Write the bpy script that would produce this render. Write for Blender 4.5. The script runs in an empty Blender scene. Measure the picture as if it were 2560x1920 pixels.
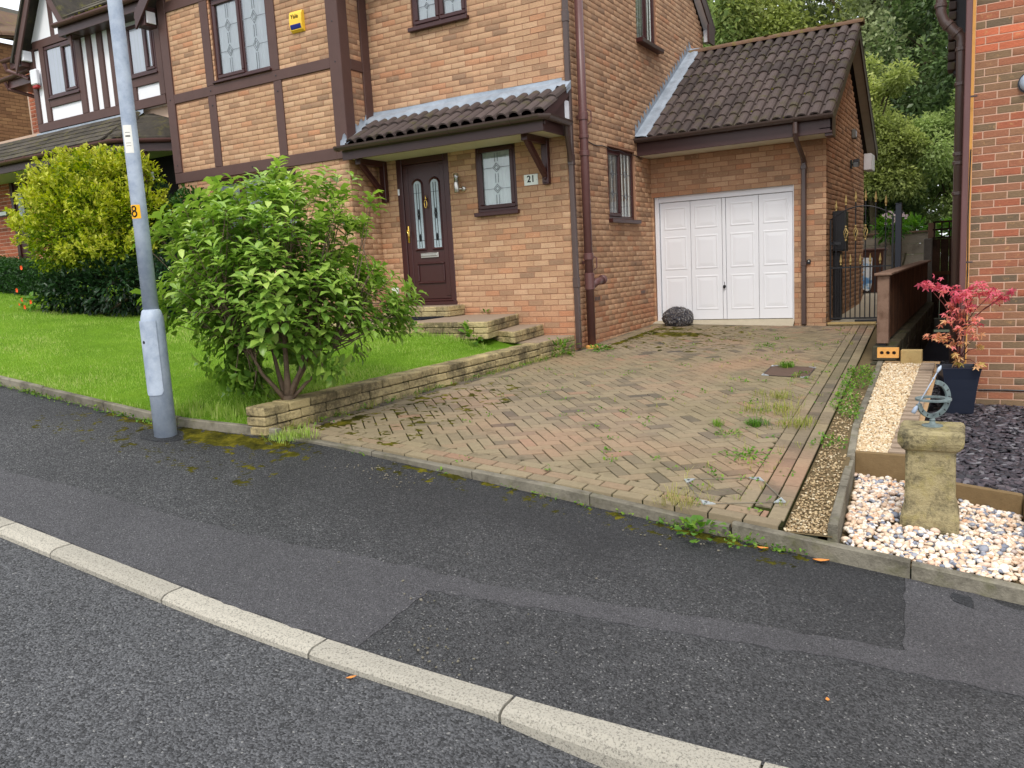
import bpy, math, random
import numpy as np
from mathutils import Vector, Matrix, noise

rng = random.Random(7)
nr = np.random.default_rng(7)
sc = bpy.context.scene
COL = sc.collection

# ---------------------------------------------------------------- camera
CAM = Vector((4.6354, -9.4917, 1.1197))
YAW, PITCH, ROLL = math.radians(-30.724), math.radians(8.219), math.radians(-3.113)
_f = Vector((math.sin(YAW) * math.cos(PITCH), math.cos(YAW) * math.cos(PITCH), -math.sin(PITCH)))
_r = Vector((math.cos(YAW), -math.sin(YAW), 0.0))
_u = _r.cross(_f)
CR = _r * math.cos(ROLL) + _u * math.sin(ROLL)
CU = -_r * math.sin(ROLL) + _u * math.cos(ROLL)
cd = bpy.data.cameras.new("camera")
cd.sensor_width = 36.0
cd.lens = 2004.92 / 2560 * 36.0
cd.clip_start = 0.05
cd.clip_end = 2000
cam = bpy.data.objects.new("camera", cd)
COL.objects.link(cam)
cam.matrix_world = Matrix(((CR.x, CU.x, -_f.x, CAM.x), (CR.y, CU.y, -_f.y, CAM.y), (CR.z, CU.z, -_f.z, CAM.z), (0, 0, 0, 1)))
sc.camera = cam

def to_px(p):
    d = Vector(p) - CAM
    w = d.dot(_f)
    if w < 0.05:
        return None
    return (1280 + 2004.92 * d.dot(CR) / w, 960 - 2004.92 * d.dot(CU) / w, w)

# ---------------------------------------------------------------- sky, sun, exposure
SUN_EL, SUN_AZ = math.radians(52), math.radians(162)      # azimuth clockwise from +Y
w = bpy.data.worlds.new("World")
sc.world = w
w.use_nodes = True
nt = w.node_tree
nt.nodes.clear()
out = nt.nodes.new("ShaderNodeOutputWorld")
bg = nt.nodes.new("ShaderNodeBackground")
sky = nt.nodes.new("ShaderNodeTexSky")
sky.sky_type = 'NISHITA'
sky.sun_disc = False
sky.sun_elevation = SUN_EL
sky.sun_rotation = SUN_AZ
sky.dust_density = 3.0
cloud = nt.nodes.new("ShaderNodeMix")
cloud.data_type = 'RGBA'
cloud.inputs['Factor'].default_value = 0.82
cloud.inputs['B'].default_value = (8.6, 8.9, 9.3, 1)
nt.links.new(sky.outputs['Color'], cloud.inputs['A'])
nt.links.new(cloud.outputs['Result'], bg.inputs['Color'])
bg.inputs['Strength'].default_value = 0.12
nt.links.new(bg.outputs['Background'], out.inputs['Surface'])
sd = bpy.data.lights.new("sun", 'SUN')
sd.energy = 1.3
sd.angle = math.radians(14)
sd.color = (1.0, 0.95, 0.87)
sun = bpy.data.objects.new("sun", sd)
COL.objects.link(sun)
_sd = Vector((math.sin(SUN_AZ) * math.cos(SUN_EL), math.cos(SUN_AZ) * math.cos(SUN_EL), math.sin(SUN_EL)))
sun.rotation_euler = _sd.to_track_quat('Z', 'Y').to_euler()
sun.location = (0, -20, 30)
vs = sc.view_settings
vs.view_transform = 'Standard'
vs.look = 'None'
vs.gamma = 1.0
vs.use_curve_mapping = False
vs.exposure = 0.62
sc.cycles.max_bounces = 6
sc.cycles.transparent_max_bounces = 10

# ---------------------------------------------------------------- materials
def srgb(r, g, b):
    f = lambda c: (c / 255 / 12.92) if c <= 10 else ((c / 255 + 0.055) / 1.055) ** 2.4
    return (f(r), f(g), f(b), 1.0)

class NB:
    """small node-graph helper"""
    def __init__(s, name):
        s.m = bpy.data.materials.new(name)
        s.m.use_nodes = True
        s.t = s.m.node_tree
        s.t.nodes.clear()
        s.out = s.n("ShaderNodeOutputMaterial")
    def n(s, kind, **kw):
        nd = s.t.nodes.new(kind)
        for k, v in kw.items():
            setattr(nd, k, v)
        return nd
    def l(s, a, b):
        s.t.links.new(a, b)
    def val(s, x, sock):
        if hasattr(x, 'node'):
            s.l(x, sock)
        else:
            sock.default_value = x
    def math(s, op, a, b=0.0, c=0.0, clamp=False):
        nd = s.n("ShaderNodeMath", operation=op, use_clamp=clamp)
        for i, x in enumerate((a, b, c)):
            if len(nd.inputs) > i:
                s.val(x, nd.inputs[i])
        return nd.outputs[0]
    def pos(s):
        return s.n("ShaderNodeNewGeometry").outputs['Position']
    def rnd(s):
        a = s.n("ShaderNodeAttribute", attribute_name="rnd")
        b = s.n("ShaderNodeAttribute", attribute_name="rnd")
        b.attribute_type = 'OBJECT'
        return s.math('ADD', a.outputs['Fac'], b.outputs['Fac'])
    def noise(s, scale, detail=4, rough=0.55, vec=None, dist=0.0):
        nd = s.n("ShaderNodeTexNoise")
        nd.inputs['Scale'].default_value = scale
        nd.inputs['Detail'].default_value = detail
        nd.inputs['Roughness'].default_value = rough
        nd.inputs['Distortion'].default_value = dist
        s.l(vec if vec is not None else s.pos(), nd.inputs['Vector'])
        return nd.outputs['Fac']
    def voro(s, scale, feature='F1', vec=None, out='Distance', rnd=1.0):
        nd = s.n("ShaderNodeTexVoronoi", feature=feature)
        nd.inputs['Scale'].default_value = scale
        nd.inputs['Randomness'].default_value = rnd
        s.l(vec if vec is not None else s.pos(), nd.inputs['Vector'])
        return nd.outputs[out]
    def ramp(s, fac, stops, interp='LINEAR'):
        nd = s.n("ShaderNodeValToRGB")
        cr = nd.color_ramp
        cr.interpolation = interp
        while len(cr.elements) < len(stops):
            cr.elements.new(0.5)
        for e, (p, c) in zip(cr.elements, stops):
            e.position = p
            e.color = c if len(c) == 4 else (*c, 1)
        s.val(fac, nd.inputs[0])
        return nd.outputs[0]
    def mix(s, fac, a, b, blend='MIX'):
        nd = s.n("ShaderNodeMix", data_type='RGBA', blend_type=blend)
        s.val(fac, nd.inputs['Factor'])
        s.val(a, nd.inputs['A'])
        s.val(b, nd.inputs['B'])
        return nd.outputs['Result']
    def maprange(s, x, a, b, c=0.0, d=1.0):
        nd = s.n("ShaderNodeMapRange")
        s.val(x, nd.inputs[0])
        for i, v in enumerate((a, b, c, d)):
            nd.inputs[i + 1].default_value = v
        return nd.outputs[0]
    def vary(s, col, fac, lo, hi):
        """multiply colour by a factor mapped from fac 0..1"""
        k = s.maprange(fac, 0.0, 1.0, lo, hi)
        nd = s.n("ShaderNodeVectorMath", operation='SCALE')
        s.val(col, nd.inputs[0])
        s.l(k, nd.inputs['Scale'])
        return nd.outputs[0]
    def bump(s, h, strength, dist, normal=None):
        nd = s.n("ShaderNodeBump")
        nd.inputs['Strength'].default_value = strength
        nd.inputs['Distance'].default_value = dist
        s.l(h, nd.inputs['Height'])
        if normal is not None:
            s.l(normal, nd.inputs['Normal'])
        return nd.outputs[0]
    def bsdf(s, col, rough=0.8, spec=0.3, metal=0.0, normal=None, **kw):
        nd = s.n("ShaderNodeBsdfPrincipled")
        s.val(col, nd.inputs['Base Color'])
        s.val(rough, nd.inputs['Roughness'])
        nd.inputs['Specular IOR Level'].default_value = spec
        s.val(metal, nd.inputs['Metallic'])
        if normal is not None:
            s.l(normal, nd.inputs['Normal'])
        for k, v in kw.items():
            s.val(v, nd.inputs[k.replace('_', ' ')])
        return nd.outputs[0]
    def done(s, shader):
        s.l(shader, s.out.inputs['Surface'])
        return s.m

def simple(name, col, rough=0.7, spec=0.3, metal=0.0, var=0.12, nscale=8.0, bump=0.0, bscale=60.0, bdist=0.003):
    b = NB(name)
    c = b.vary(b.mix(0.0, col, col), b.noise(nscale, 5, 0.6), 1 - var, 1 + var)
    n = b.bump(b.noise(bscale, 3), bump, bdist) if bump else None
    return b.done(b.bsdf(c, rough, spec, metal, n))

def brick_mat(name, stops, rough=0.88, grain=0.22, bump=0.7, fleck=None):
    b = NB(name)
    c = b.ramp(b.rnd(), stops)
    p = b.pos()
    c = b.vary(c, b.noise(1.1, 4, 0.65, p), 0.72, 1.26)
    c = b.vary(c, b.noise(5.5, 3, 0.6, p), 0.88, 1.12)
    mp = b.n("ShaderNodeMapping")
    mp.inputs['Scale'].default_value = (1, 1, 2.2)
    b.l(p, mp.inputs['Vector'])
    g = b.noise(55, 5, 0.65, mp.outputs[0])
    c = b.vary(c, g, 1 - grain * 1.6, 1 + grain * 1.6)
    if fleck:
        f = b.maprange(b.noise(18, 3, 0.6), 0.6, 0.72)
        c = b.mix(b.math('MULTIPLY', f, 0.45), c, fleck)
    h = b.math('ADD', b.noise(90, 4, 0.6, mp.outputs[0]), b.math('MULTIPLY', b.noise(28, 3, 0.6, mp.outputs[0]), 1.2))
    return b.done(b.bsdf(c, rough, 0.2, 0.0, b.bump(h, bump, 0.004)))

def leaf_mat(name, stops, trans=0.35, rough=0.45, spec=0.35):
    b = NB(name)
    c = b.ramp(b.rnd(), stops)
    c = b.vary(c, b.noise(2.2, 3), 0.82, 1.18)
    p = b.bsdf(c, rough, spec)
    t = b.n("ShaderNodeBsdfTranslucent")
    hs = b.n("ShaderNodeHueSaturation")
    hs.inputs['Value'].default_value = 1.25
    hs.inputs['Saturation'].default_value = 1.1
    b.l(c, hs.inputs['Color'])
    b.l(hs.outputs[0], t.inputs['Color'])
    m = b.n("ShaderNodeMixShader")
    m.inputs[0].default_value = trans
    b.l(p, m.inputs[1])
    b.l(t.outputs[0], m.inputs[2])
    return b.done(m.outputs[0])

def asphalt(name, base, spread, scale=95.0, white=0.965, grit=0.9, moss=False):
    b = NB(name)
    p = b.pos()
    cell = b.voro(scale, 'F1', p, 'Color')
    sep = b.n("ShaderNodeSeparateColor")
    b.l(cell, sep.inputs[0])
    v = sep.outputs[0]
    c = b.ramp(v, [(0.0, tuple(x * (1 - spread) for x in base)), (0.55, base), (white, tuple(x * (1 + spread) for x in base)),
                   (min(0.999, white + 0.012), (0.26, 0.255, 0.245))])
    c = b.vary(c, b.noise(1.1, 4, 0.6, p), 0.72, 1.28)
    c = b.vary(c, b.noise(9, 4, 0.6, p), 0.8, 1.2)
    if moss:                                     # dark damp dirt along the back of the pavement
        sx = b.n('ShaderNodeSeparateXYZ'); b.l(p, sx.inputs[0])
        k = b.math('ADD', b.maprange(sx.outputs[1], -6.35, -5.3), b.maprange(b.noise(1.3, 4, 0.6, p), 0.3, 0.7, -0.45, 0.45), clamp=True)
        c = b.mix(b.math('MULTIPLY', k, 0.6), c, (0.018, 0.018, 0.020, 1))
    d = b.voro(scale, 'F1', p, 'Distance')
    h = b.math('ADD', b.math('MULTIPLY', b.math('SUBTRACT', 1.0, d), 1.0), b.math('MULTIPLY', b.noise(scale * 2.2, 3, 0.6, p), 0.5))
    rough = b.ramp(v, [(0, (0.85,) * 3), (0.7, (0.6,) * 3), (1, (0.42,) * 3)])
    return b.done(b.bsdf(c, rough, 0.4, 0.0, b.bump(h, grit, 0.006)))

M = {}
M['brick_buff'] = brick_mat('buff_brick', [(0.0, srgb(146, 118, 96)), (0.14, srgb(162, 129, 102)), (0.34, srgb(177, 139, 109)), (0.55, srgb(186, 149, 117)),
                                           (0.72, srgb(193, 158, 127)), (0.84, srgb(184, 138, 106)), (1.0, srgb(179, 120, 88))], fleck=srgb(198, 168, 140))
M['mortar_buff'] = simple('buff_mortar', srgb(158, 119, 96), 0.95, 0.1, var=0.2, nscale=14, bump=0.6, bscale=140)
M['brick_red'] = brick_mat('red_brick', [(0.0, srgb(106, 92, 76)), (0.18, srgb(128, 106, 82)), (0.36, srgb(144, 110, 84)), (0.55, srgb(154, 106, 82)),
                                         (0.75, srgb(160, 100, 76)), (0.9, srgb(166, 96, 72)), (1.0, srgb(206, 116, 84))], fleck=srgb(196, 152, 104))
M['mortar_pink'] = simple('pink_mortar', srgb(202, 166, 144), 0.95, 0.1, var=0.14, nscale=20, bump=0.6, bscale=140)
M['brick_far'] = brick_mat('far_red_brick', [(0, srgb(128, 78, 58)), (0.5, srgb(162, 92, 68)), (1, srgb(178, 108, 80))])
M['brick_far2'] = brick_mat('far_brown_brick', [(0, srgb(116, 84, 60)), (0.5, srgb(148, 108, 76)), (1, srgb(166, 126, 88))])
M['mortar_far'] = simple('pale_mortar', srgb(196, 170, 150), 0.95, 0.1)
M['timber'] = simple('brown_timber', srgb(86, 62, 57), 0.55, 0.35, var=0.22, nscale=5, bump=0.3, bscale=90)
M['mahogany'] = simple('mahogany_upvc', srgb(63, 31, 30), 0.32, 0.45, var=0.12, nscale=14, bump=0.08, bscale=120)
M['fascia'] = simple('brown_fascia', srgb(70, 48, 47), 0.4, 0.4, var=0.14, nscale=6)
M['gutter'] = simple('brown_gutter', srgb(72, 58, 54), 0.35, 0.45, var=0.2, nscale=5)
M['pipe'] = simple('brown_pipe', srgb(100, 68, 66), 0.38, 0.45, var=0.16, nscale=4)
M['pipe_dark'] = simple('dark_pipe', srgb(80, 64, 60), 0.3, 0.5, var=0.12, nscale=4)
M['soffit'] = simple('cream_soffit', srgb(206, 204, 184), 0.6, 0.3)
M['white'] = simple('white_paint', srgb(232, 233, 238), 0.35, 0.4, var=0.03, nscale=3)
M['white_render'] = simple('white_render', srgb(236, 236, 240), 0.7, 0.2, var=0.04, nscale=6)
M['black_metal'] = simple('black_metal', srgb(34, 34, 38), 0.45, 0.45)
M['gold'] = simple('gold_paint', srgb(196, 172, 112), 0.4, 0.5, 0.5)
M['brass'] = simple('polished_brass', srgb(226, 190, 96), 0.2, 0.5, 0.9)
M['chrome'] = simple('brushed_steel', srgb(196, 192, 186), 0.28, 0.5, 0.9)
M['rubber'] = simple('black_mat', srgb(32, 34, 42), 0.95, 0.1, bump=0.9, bscale=220)
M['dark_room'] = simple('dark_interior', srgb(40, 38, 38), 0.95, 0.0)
M['curtain'] = simple('net_curtain', srgb(226, 228, 226), 0.9, 0.1, var=0.05)
M['blind'] = simple('grey_blind', srgb(214, 219, 214), 0.9, 0.1, var=0.08)
M['lead_strip'] = simple('lead_strip', srgb(132, 138, 144), 0.5, 0.4, 0.5)
M['yellow'] = simple('yellow_plastic', srgb(246, 200, 60), 0.35, 0.45, var=0.03)
M['blue'] = simple('blue_plastic', srgb(34, 48, 128), 0.3, 0.45, var=0.05)
M['sticker'] = simple('yellow_sticker', srgb(244, 178, 24), 0.5, 0.3, var=0.03)
M['ink'] = simple('black_ink', srgb(26, 26, 28), 0.6, 0.2)
M['sign'] = simple('pale_sign', srgb(224, 228, 222), 0.3, 0.4, var=0.04)
M['paper'] = simple('white_notice', srgb(232, 230, 222), 0.6, 0.2, var=0.05, nscale=20)
M['red_plastic'] = simple('red_plastic', srgb(168, 40, 40), 0.4, 0.4)
M['alu'] = simple('galvanised_edge', srgb(206, 214, 220), 0.35, 0.5, 0.7)
M['orange_brick'] = simple('orange_brick', srgb(216, 158, 88), 0.8, 0.2, var=0.16, nscale=24, bump=0.4, bscale=90)
M['concrete_pale'] = simple('pale_concrete', srgb(178, 168, 148), 0.9, 0.2, var=0.18, nscale=9, bump=0.5, bscale=120)
M['flag_stone'] = simple('paving_slab', srgb(150, 132, 114), 0.85, 0.25, var=0.2, nscale=6, bump=0.4, bscale=110)
M['slate'] = None

def weathered(name, base, dark, s1=3.0, s2=22.0, lo=0.48, hi=0.62, amt=0.8, green=None, rough=0.9, bump=0.8, bdist=0.006, rv=0.25):
    """stone or concrete with blotchy dark staining of its own"""
    b = NB(name)
    p = b.pos()
    c = b.vary(b.mix(0.0, base, base), b.noise(s2, 5, 0.65, p), 0.75, 1.25)
    c = b.vary(c, b.rnd(), 1 - rv * 0.6, 1 + rv * 0.6)
    m = b.math('MULTIPLY', b.maprange(b.math('ADD', b.math('MULTIPLY', b.noise(s1, 5, 0.65, p), 0.65), b.math('MULTIPLY', b.noise(s2, 4, 0.7, p), 0.35)), lo, hi), amt)
    c = b.mix(m, c, dark)
    if green:
        g = b.maprange(b.noise(s1 * 1.7, 4, 0.6, p), 0.52, 0.68, 0, 0.55)
        c = b.mix(g, c, green)
    h = b.math('ADD', b.noise(s2 * 3, 5, 0.65, p), b.math('MULTIPLY', b.noise(s2 * 0.8, 4, 0.6, p), 1.4))
    return b.done(b.bsdf(c, rough, 0.2, 0.0, b.bump(h, bump, bdist)))

M['wall_stone'] = weathered('split_wall_stone', srgb(188, 170, 126), srgb(74, 67, 54), 2.6, 30, 0.44, 0.58, 0.8, bump=1.0, bdist=0.012)
M['coping_top'] = weathered('wall_top_stone', srgb(176, 164, 140), srgb(96, 90, 78), 3, 24, 0.5, 0.66, 0.6)
M['edging'] = weathered('edging_concrete', srgb(132, 126, 112), srgb(66, 62, 54), 4, 30, 0.45, 0.62, 0.7, green=srgb(92, 92, 58))
M['kerb'] = weathered('kerb_concrete', srgb(184, 178, 164), srgb(84, 82, 78), 110, 260, 0.5, 0.6, 0.7, rough=0.9, bump=0.9, bdist=0.004)
M['pedestal'] = weathered('mottled_stone', srgb(178, 164, 124), srgb(66, 62, 50), 6, 46, 0.46, 0.6, 0.85, green=srgb(156, 144, 88), bump=0.9, bdist=0.008)
M['retain'] = weathered('mossy_block', srgb(78, 72, 58), srgb(36, 34, 28), 4, 22, 0.45, 0.6, 0.8, green=srgb(72, 82, 34))
M['concrete_post'] = weathered('post_concrete', srgb(120, 118, 112), srgb(74, 72, 68), 3, 30, 0.5, 0.7, 0.6)
M['lead'] = weathered('lead_flashing', srgb(168, 178, 190), srgb(112, 120, 130), 4, 14, 0.42, 0.66, 0.8, rough=0.42, bump=0.5, bdist=0.01)
M['tile'] = weathered('brown_roof_tile', srgb(82, 71, 68), srgb(52, 47, 46), 3.0, 24, 0.5, 0.7, 0.6, green=srgb(82, 78, 44), rough=0.8, bump=0.4, bdist=0.003, rv=0.5)
M['ridge'] = weathered('ridge_tile', srgb(112, 88, 72), srgb(70, 60, 50), 4, 22, 0.5, 0.65, 0.5, green=srgb(120, 116, 44), bump=0.6)
M['tile_far'] = weathered('grey_roof_tile', srgb(84, 78, 70), srgb(50, 48, 44), 4, 18, 0.45, 0.62, 0.7, green=srgb(104, 100, 52), rv=0.5)
M['galv'] = weathered('galvanised_steel', srgb(192, 203, 217), srgb(146, 158, 176), 7, 26, 0.42, 0.6, 0.9, rough=0.5, bump=0.15, bdist=0.003)
M['fence_brown'] = weathered('brown_fence_board', srgb(92, 62, 42), srgb(44, 30, 22), 3, 20, 0.45, 0.62, 0.8, bump=0.5, rv=0.5)
M['fence_post'] = weathered('weathered_post', srgb(134, 108, 92), srgb(84, 62, 48), 6, 30, 0.45, 0.62, 0.8, bump=0.6)
M['fence_grey'] = weathered('grey_fence_board', srgb(156, 146, 132), srgb(98, 90, 78), 3, 18, 0.45, 0.65, 0.7, rv=0.5)
M['fence_dark'] = weathered('dark_fence_board', srgb(58, 42, 32), srgb(24, 18, 14), 3, 18, 0.45, 0.62, 0.8, rv=0.5)
M['sleeper'] = weathered('timber_sleeper', srgb(132, 110, 78), srgb(92, 76, 52), 4, 26, 0.5, 0.66, 0.6, bump=0.4)
M['sleeper_pale'] = weathered('pale_timber_block', srgb(190, 164, 112), srgb(140, 112, 70), 5, 26, 0.5, 0.66, 0.5)
M['bin_brown'] = simple('brown_bin_plastic', srgb(84, 54, 42), 0.45, 0.4)
M['sundial'] = weathered('verdigris_metal', srgb(128, 142, 142), srgb(84, 94, 96), 18, 60, 0.45, 0.6, 0.7, rough=0.45, bump=0.3, bdist=0.002)

def driveblock_mat():
    b = NB('driveway_block')
    p = b.pos()
    c = b.ramp(b.rnd(), [(0.0, srgb(86, 79, 73)), (0.12, srgb(112, 101, 88)), (0.35, srgb(131, 117, 98)), (0.6, srgb(144, 130, 107)), (0.8, srgb(145, 122, 102)), (1.0, srgb(150, 116, 98))])
    rosy = b.maprange(b.noise(0.62, 2, 0.5, p), 0.52, 0.70, 0, 0.5)
    c = b.mix(rosy, c, srgb(172, 132, 108))
    olive = b.maprange(b.noise(0.45, 3, 0.5, p), 0.40, 0.66, 0.0, 0.42)
    c = b.mix(olive, c, srgb(122, 114, 80))
    c = b.vary(c, b.noise(30, 5, 0.7, p), 0.72, 1.28)
    dk = b.maprange(b.noise(4.5, 4, 0.65, p), 0.56, 0.74, 0, 0.45)
    c = b.mix(dk, c, srgb(76, 70, 54))
    h = b.noise(120, 4, 0.65, p)
    return b.done(b.bsdf(c, 0.88, 0.2, 0.0, b.bump(h, 0.55, 0.004)))
M['block'] = driveblock_mat()
def joint_mat():
    b = NB('mossy_joint_sand')
    p = b.pos()
    c = b.ramp(b.noise(1.6, 4, 0.6, p), [(0.3, srgb(30, 27, 20)), (0.5, srgb(38, 38, 20)), (0.7, srgb(52, 58, 20))])
    c = b.vary(c, b.noise(40, 4, 0.6, p), 0.6, 1.4)
    return b.done(b.bsdf(c, 0.95, 0.1, 0.0, b.bump(b.noise(80, 4), 0.9, 0.01)))
M['joint'] = joint_mat()
M['road'] = asphalt('road_asphalt', (0.078, 0.079, 0.083), 0.72, 122, 0.984, 1.3)
M['pave'] = asphalt('pavement_asphalt', (0.057, 0.057, 0.059), 0.75, 145, 0.976, 1.2, moss=True)
M['patch'] = asphalt('patch_asphalt', (0.062, 0.060, 0.064), 0.45, 190, 0.988, 0.7)
M['tar'] = asphalt('tar_patch', (0.022, 0.023, 0.026), 0.4, 150, 0.99, 0.7)
def lawn_mat():
    b = NB('lawn_turf')
    p = b.pos()
    c = b.ramp(b.noise(1.4, 4, 0.6, p), [(0.3, (0.12, 0.25, 0.014)), (0.55, (0.17, 0.33, 0.02)), (0.75, (0.23, 0.39, 0.03))])
    c = b.vary(c, b.noise(60, 4, 0.7, p), 0.5, 1.5)
    return b.done(b.bsdf(c, 0.9, 0.1, 0.0, b.bump(b.noise(90, 4, 0.7, p), 1.0, 0.03)))
M['turf'] = lawn_mat()
M['blade'] = leaf_mat('grass_blade', [(0, (0.18, 0.32, 0.035)), (0.5, (0.31, 0.47, 0.075)), (0.8, (0.40, 0.54, 0.12)), (1, (0.54, 0.56, 0.22))], 0.4, 0.6, 0.15)
M['dry_grass'] = leaf_mat('straw_grass', [(0, (0.13, 0.22, 0.02)), (0.4, (0.30, 0.33, 0.06)), (1, (0.46, 0.40, 0.16))], 0.35, 0.7, 0.1)
M['weed'] = leaf_mat('weed_leaf', [(0, (0.05, 0.14, 0.02)), (0.6, (0.12, 0.26, 0.03)), (1, (0.24, 0.36, 0.05))], 0.35, 0.5, 0.25)
M['magnolia'] = leaf_mat('magnolia_leaf', [(0, (0.08, 0.17, 0.025)), (0.35, (0.17, 0.31, 0.045)), (0.7, (0.31, 0.46, 0.08)), (1, (0.52, 0.64, 0.17))], 0.3, 0.36, 0.5)
M['bark'] = weathered('grey_bark', srgb(132, 112, 94), srgb(70, 60, 50), 8, 40, 0.45, 0.62, 0.7)
M['bark_dark'] = weathered('dark_bark', srgb(92, 84, 62), srgb(46, 42, 34), 5, 30, 0.45, 0.62, 0.7)
M['golden'] = leaf_mat('golden_leaf', [(0, (0.06, 0.13, 0.01)), (0.25, (0.22, 0.32, 0.02)), (0.55, (0.46, 0.50, 0.04)), (1, (0.68, 0.64, 0.14))], 0.35, 0.5, 0.25)
M['rhodo'] = leaf_mat('dark_leaf', [(0, (0.008, 0.025, 0.008)), (0.5, (0.018, 0.05, 0.016)), (1, (0.05, 0.11, 0.03))], 0.15, 0.35, 0.5)
M['conifer'] = leaf_mat('conifer_spray', [(0, (0.010, 0.035, 0.018)), (1, (0.03, 0.085, 0.035))], 0.2, 0.6, 0.2)
M['hedge'] = leaf_mat('hedge_leaf', [(0, (0.012, 0.04, 0.008)), (0.6, (0.03, 0.09, 0.014)), (1, (0.07, 0.15, 0.02))], 0.2, 0.5, 0.3)
M['maple'] = leaf_mat('maple_leaf', [(0, (0.52, 0.42, 0.12)), (0.25, (0.68, 0.40, 0.20)), (0.55, (0.72, 0.29, 0.20)), (0.8, (0.72, 0.20, 0.20)), (1, (0.66, 0.14, 0.20))], 0.35, 0.5, 0.25)
M['maple_stem'] = simple('red_brown_stem', srgb(98, 48, 44), 0.7, 0.3)
M['tree_yellow'] = leaf_mat('yellow_green_leaf', [(0, (0.18, 0.22, 0.07)), (0.5, (0.42, 0.48, 0.15)), (1, (0.66, 0.68, 0.27))], 0.45, 0.5, 0.2)
M['tree_mid'] = leaf_mat('mid_green_leaf', [(0, (0.16, 0.22, 0.08)), (0.5, (0.34, 0.44, 0.15)), (1, (0.54, 0.62, 0.25))], 0.45, 0.5, 0.25)
M['tree_grey'] = leaf_mat('grey_green_leaf', [(0, (0.16, 0.20, 0.10)), (0.5, (0.34, 0.40, 0.20)), (1, (0.54, 0.58, 0.34))], 0.4, 0.4, 0.4)
M['tree_dark'] = leaf_mat('deep_green_leaf', [(0, (0.06, 0.10, 0.04)), (0.5, (0.15, 0.23, 0.08)), (1, (0.30, 0.39, 0.15))], 0.3, 0.4, 0.4)
M['moss'] = None
def moss_mat():
    b = NB('moss')
    c = b.ramp(b.noise(9, 4, 0.6), [(0.3, srgb(40, 40, 12)), (0.5, srgb(76, 73, 18)), (0.7, srgb(118, 110, 30))])
    c = b.vary(c, b.noise(70, 4, 0.7), 0.5, 1.5)
    return b.done(b.bsdf(c, 0.95, 0.1, 0.0, b.bump(b.noise(130, 4, 0.7), 1.0, 0.012)))
M['moss'] = moss_mat()
def rndmat(name, stops, rough=0.6, spec=0.3, var=0.2, ns=40, bump=0.3):
    b = NB(name)
    c = b.ramp(b.rnd(), stops)
    c = b.vary(c, b.noise(ns, 4, 0.6), 1 - var, 1 + var)
    return b.done(b.bsdf(c, rough, spec, 0.0, b.bump(b.noise(ns * 3, 3), bump, 0.003)))
M['pebble'] = rndmat('cream_pebble', [(0, srgb(116, 122, 138)), (0.16, srgb(160, 162, 170)), (0.2, srgb(206, 176, 150)), (0.45, srgb(226, 200, 172)), (0.7, srgb(236, 222, 204)), (0.88, srgb(240, 232, 224)), (1, srgb(216, 166, 128))], 0.5, 0.4)
M['gravel'] = rndmat('golden_gravel', [(0, srgb(168, 138, 102)), (0.3, srgb(202, 176, 138)), (0.7, srgb(216, 198, 166)), (1, srgb(224, 214, 194))], 0.7, 0.3)
M['gravel_old'] = rndmat('dull_gravel', [(0, srgb(100, 82, 58)), (0.4, srgb(158, 134, 100)), (0.8, srgb(190, 168, 130)), (1, srgb(210, 196, 168))], 0.75, 0.25)
M['slate'] = rndmat('plum_slate_chip', [(0, srgb(42, 41, 46)), (0.5, srgb(66, 62, 69)), (0.85, srgb(84, 76, 82)), (1, srgb(118, 116, 120))], 0.55, 0.4)
M['slate_bed'] = simple('slate_dust', srgb(40, 38, 44), 0.9, 0.1, bump=0.9, bscale=60)
M['soil'] = simple('gravel_soil', srgb(104, 90, 66), 0.95, 0.1, var=0.3, nscale=20, bump=0.9, bscale=70)
M['planter'] = simple('black_planter', srgb(27, 33, 48), 0.38, 0.5, var=0.15, nscale=5)
M['terrain'] = simple('ground_soil', (0.05, 0.055, 0.03, 1), 0.95, 0.1, var=0.3)
M['petal'] = simple('orange_petal', srgb(236, 84, 34), 0.6, 0.3)
M['petal_pink'] = simple('pink_petal', srgb(236, 214, 222), 0.6, 0.3)
M['dead_leaf'] = simple('fallen_leaf', srgb(206, 134, 66), 0.7, 0.3, var=0.2, nscale=40)
def glass_mat(name, tint=(0.93, 0.96, 0.97, 1), refl=0.14):
    b = NB(name)
    t = b.n("ShaderNodeBsdfTransparent")
    t.inputs[0].default_value = tint
    g = b.n("ShaderNodeBsdfGlossy")
    g.inputs['Color'].default_value = (0.95, 0.97, 1, 1)
    g.inputs['Roughness'].default_value = 0.02
    b.l(b.bump(b.noise(1.6, 2), 0.05, 0.02), g.inputs['Normal'])
    fr = b.n("ShaderNodeFresnel")
    fr.inputs['IOR'].default_value = 1.5
    f = b.math('ADD', b.math('MULTIPLY', fr.outputs[0], 1.6), refl * 0.5, clamp=True)
    m = b.n("ShaderNodeMixShader")
    b.l(f, m.inputs[0])
    b.l(t.outputs[0], m.inputs[1])
    b.l(g.outputs[0], m.inputs[2])
    return b.done(m.outputs[0])
M['glass'] = glass_mat('window_glass')
M['frosted'] = simple('patterned_glass', srgb(168, 182, 190), 0.22, 0.5, var=0.22, nscale=26)
M['clear_cup'] = glass_mat('lamp_glass', (0.8, 0.82, 0.82, 1), 0.2)
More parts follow.
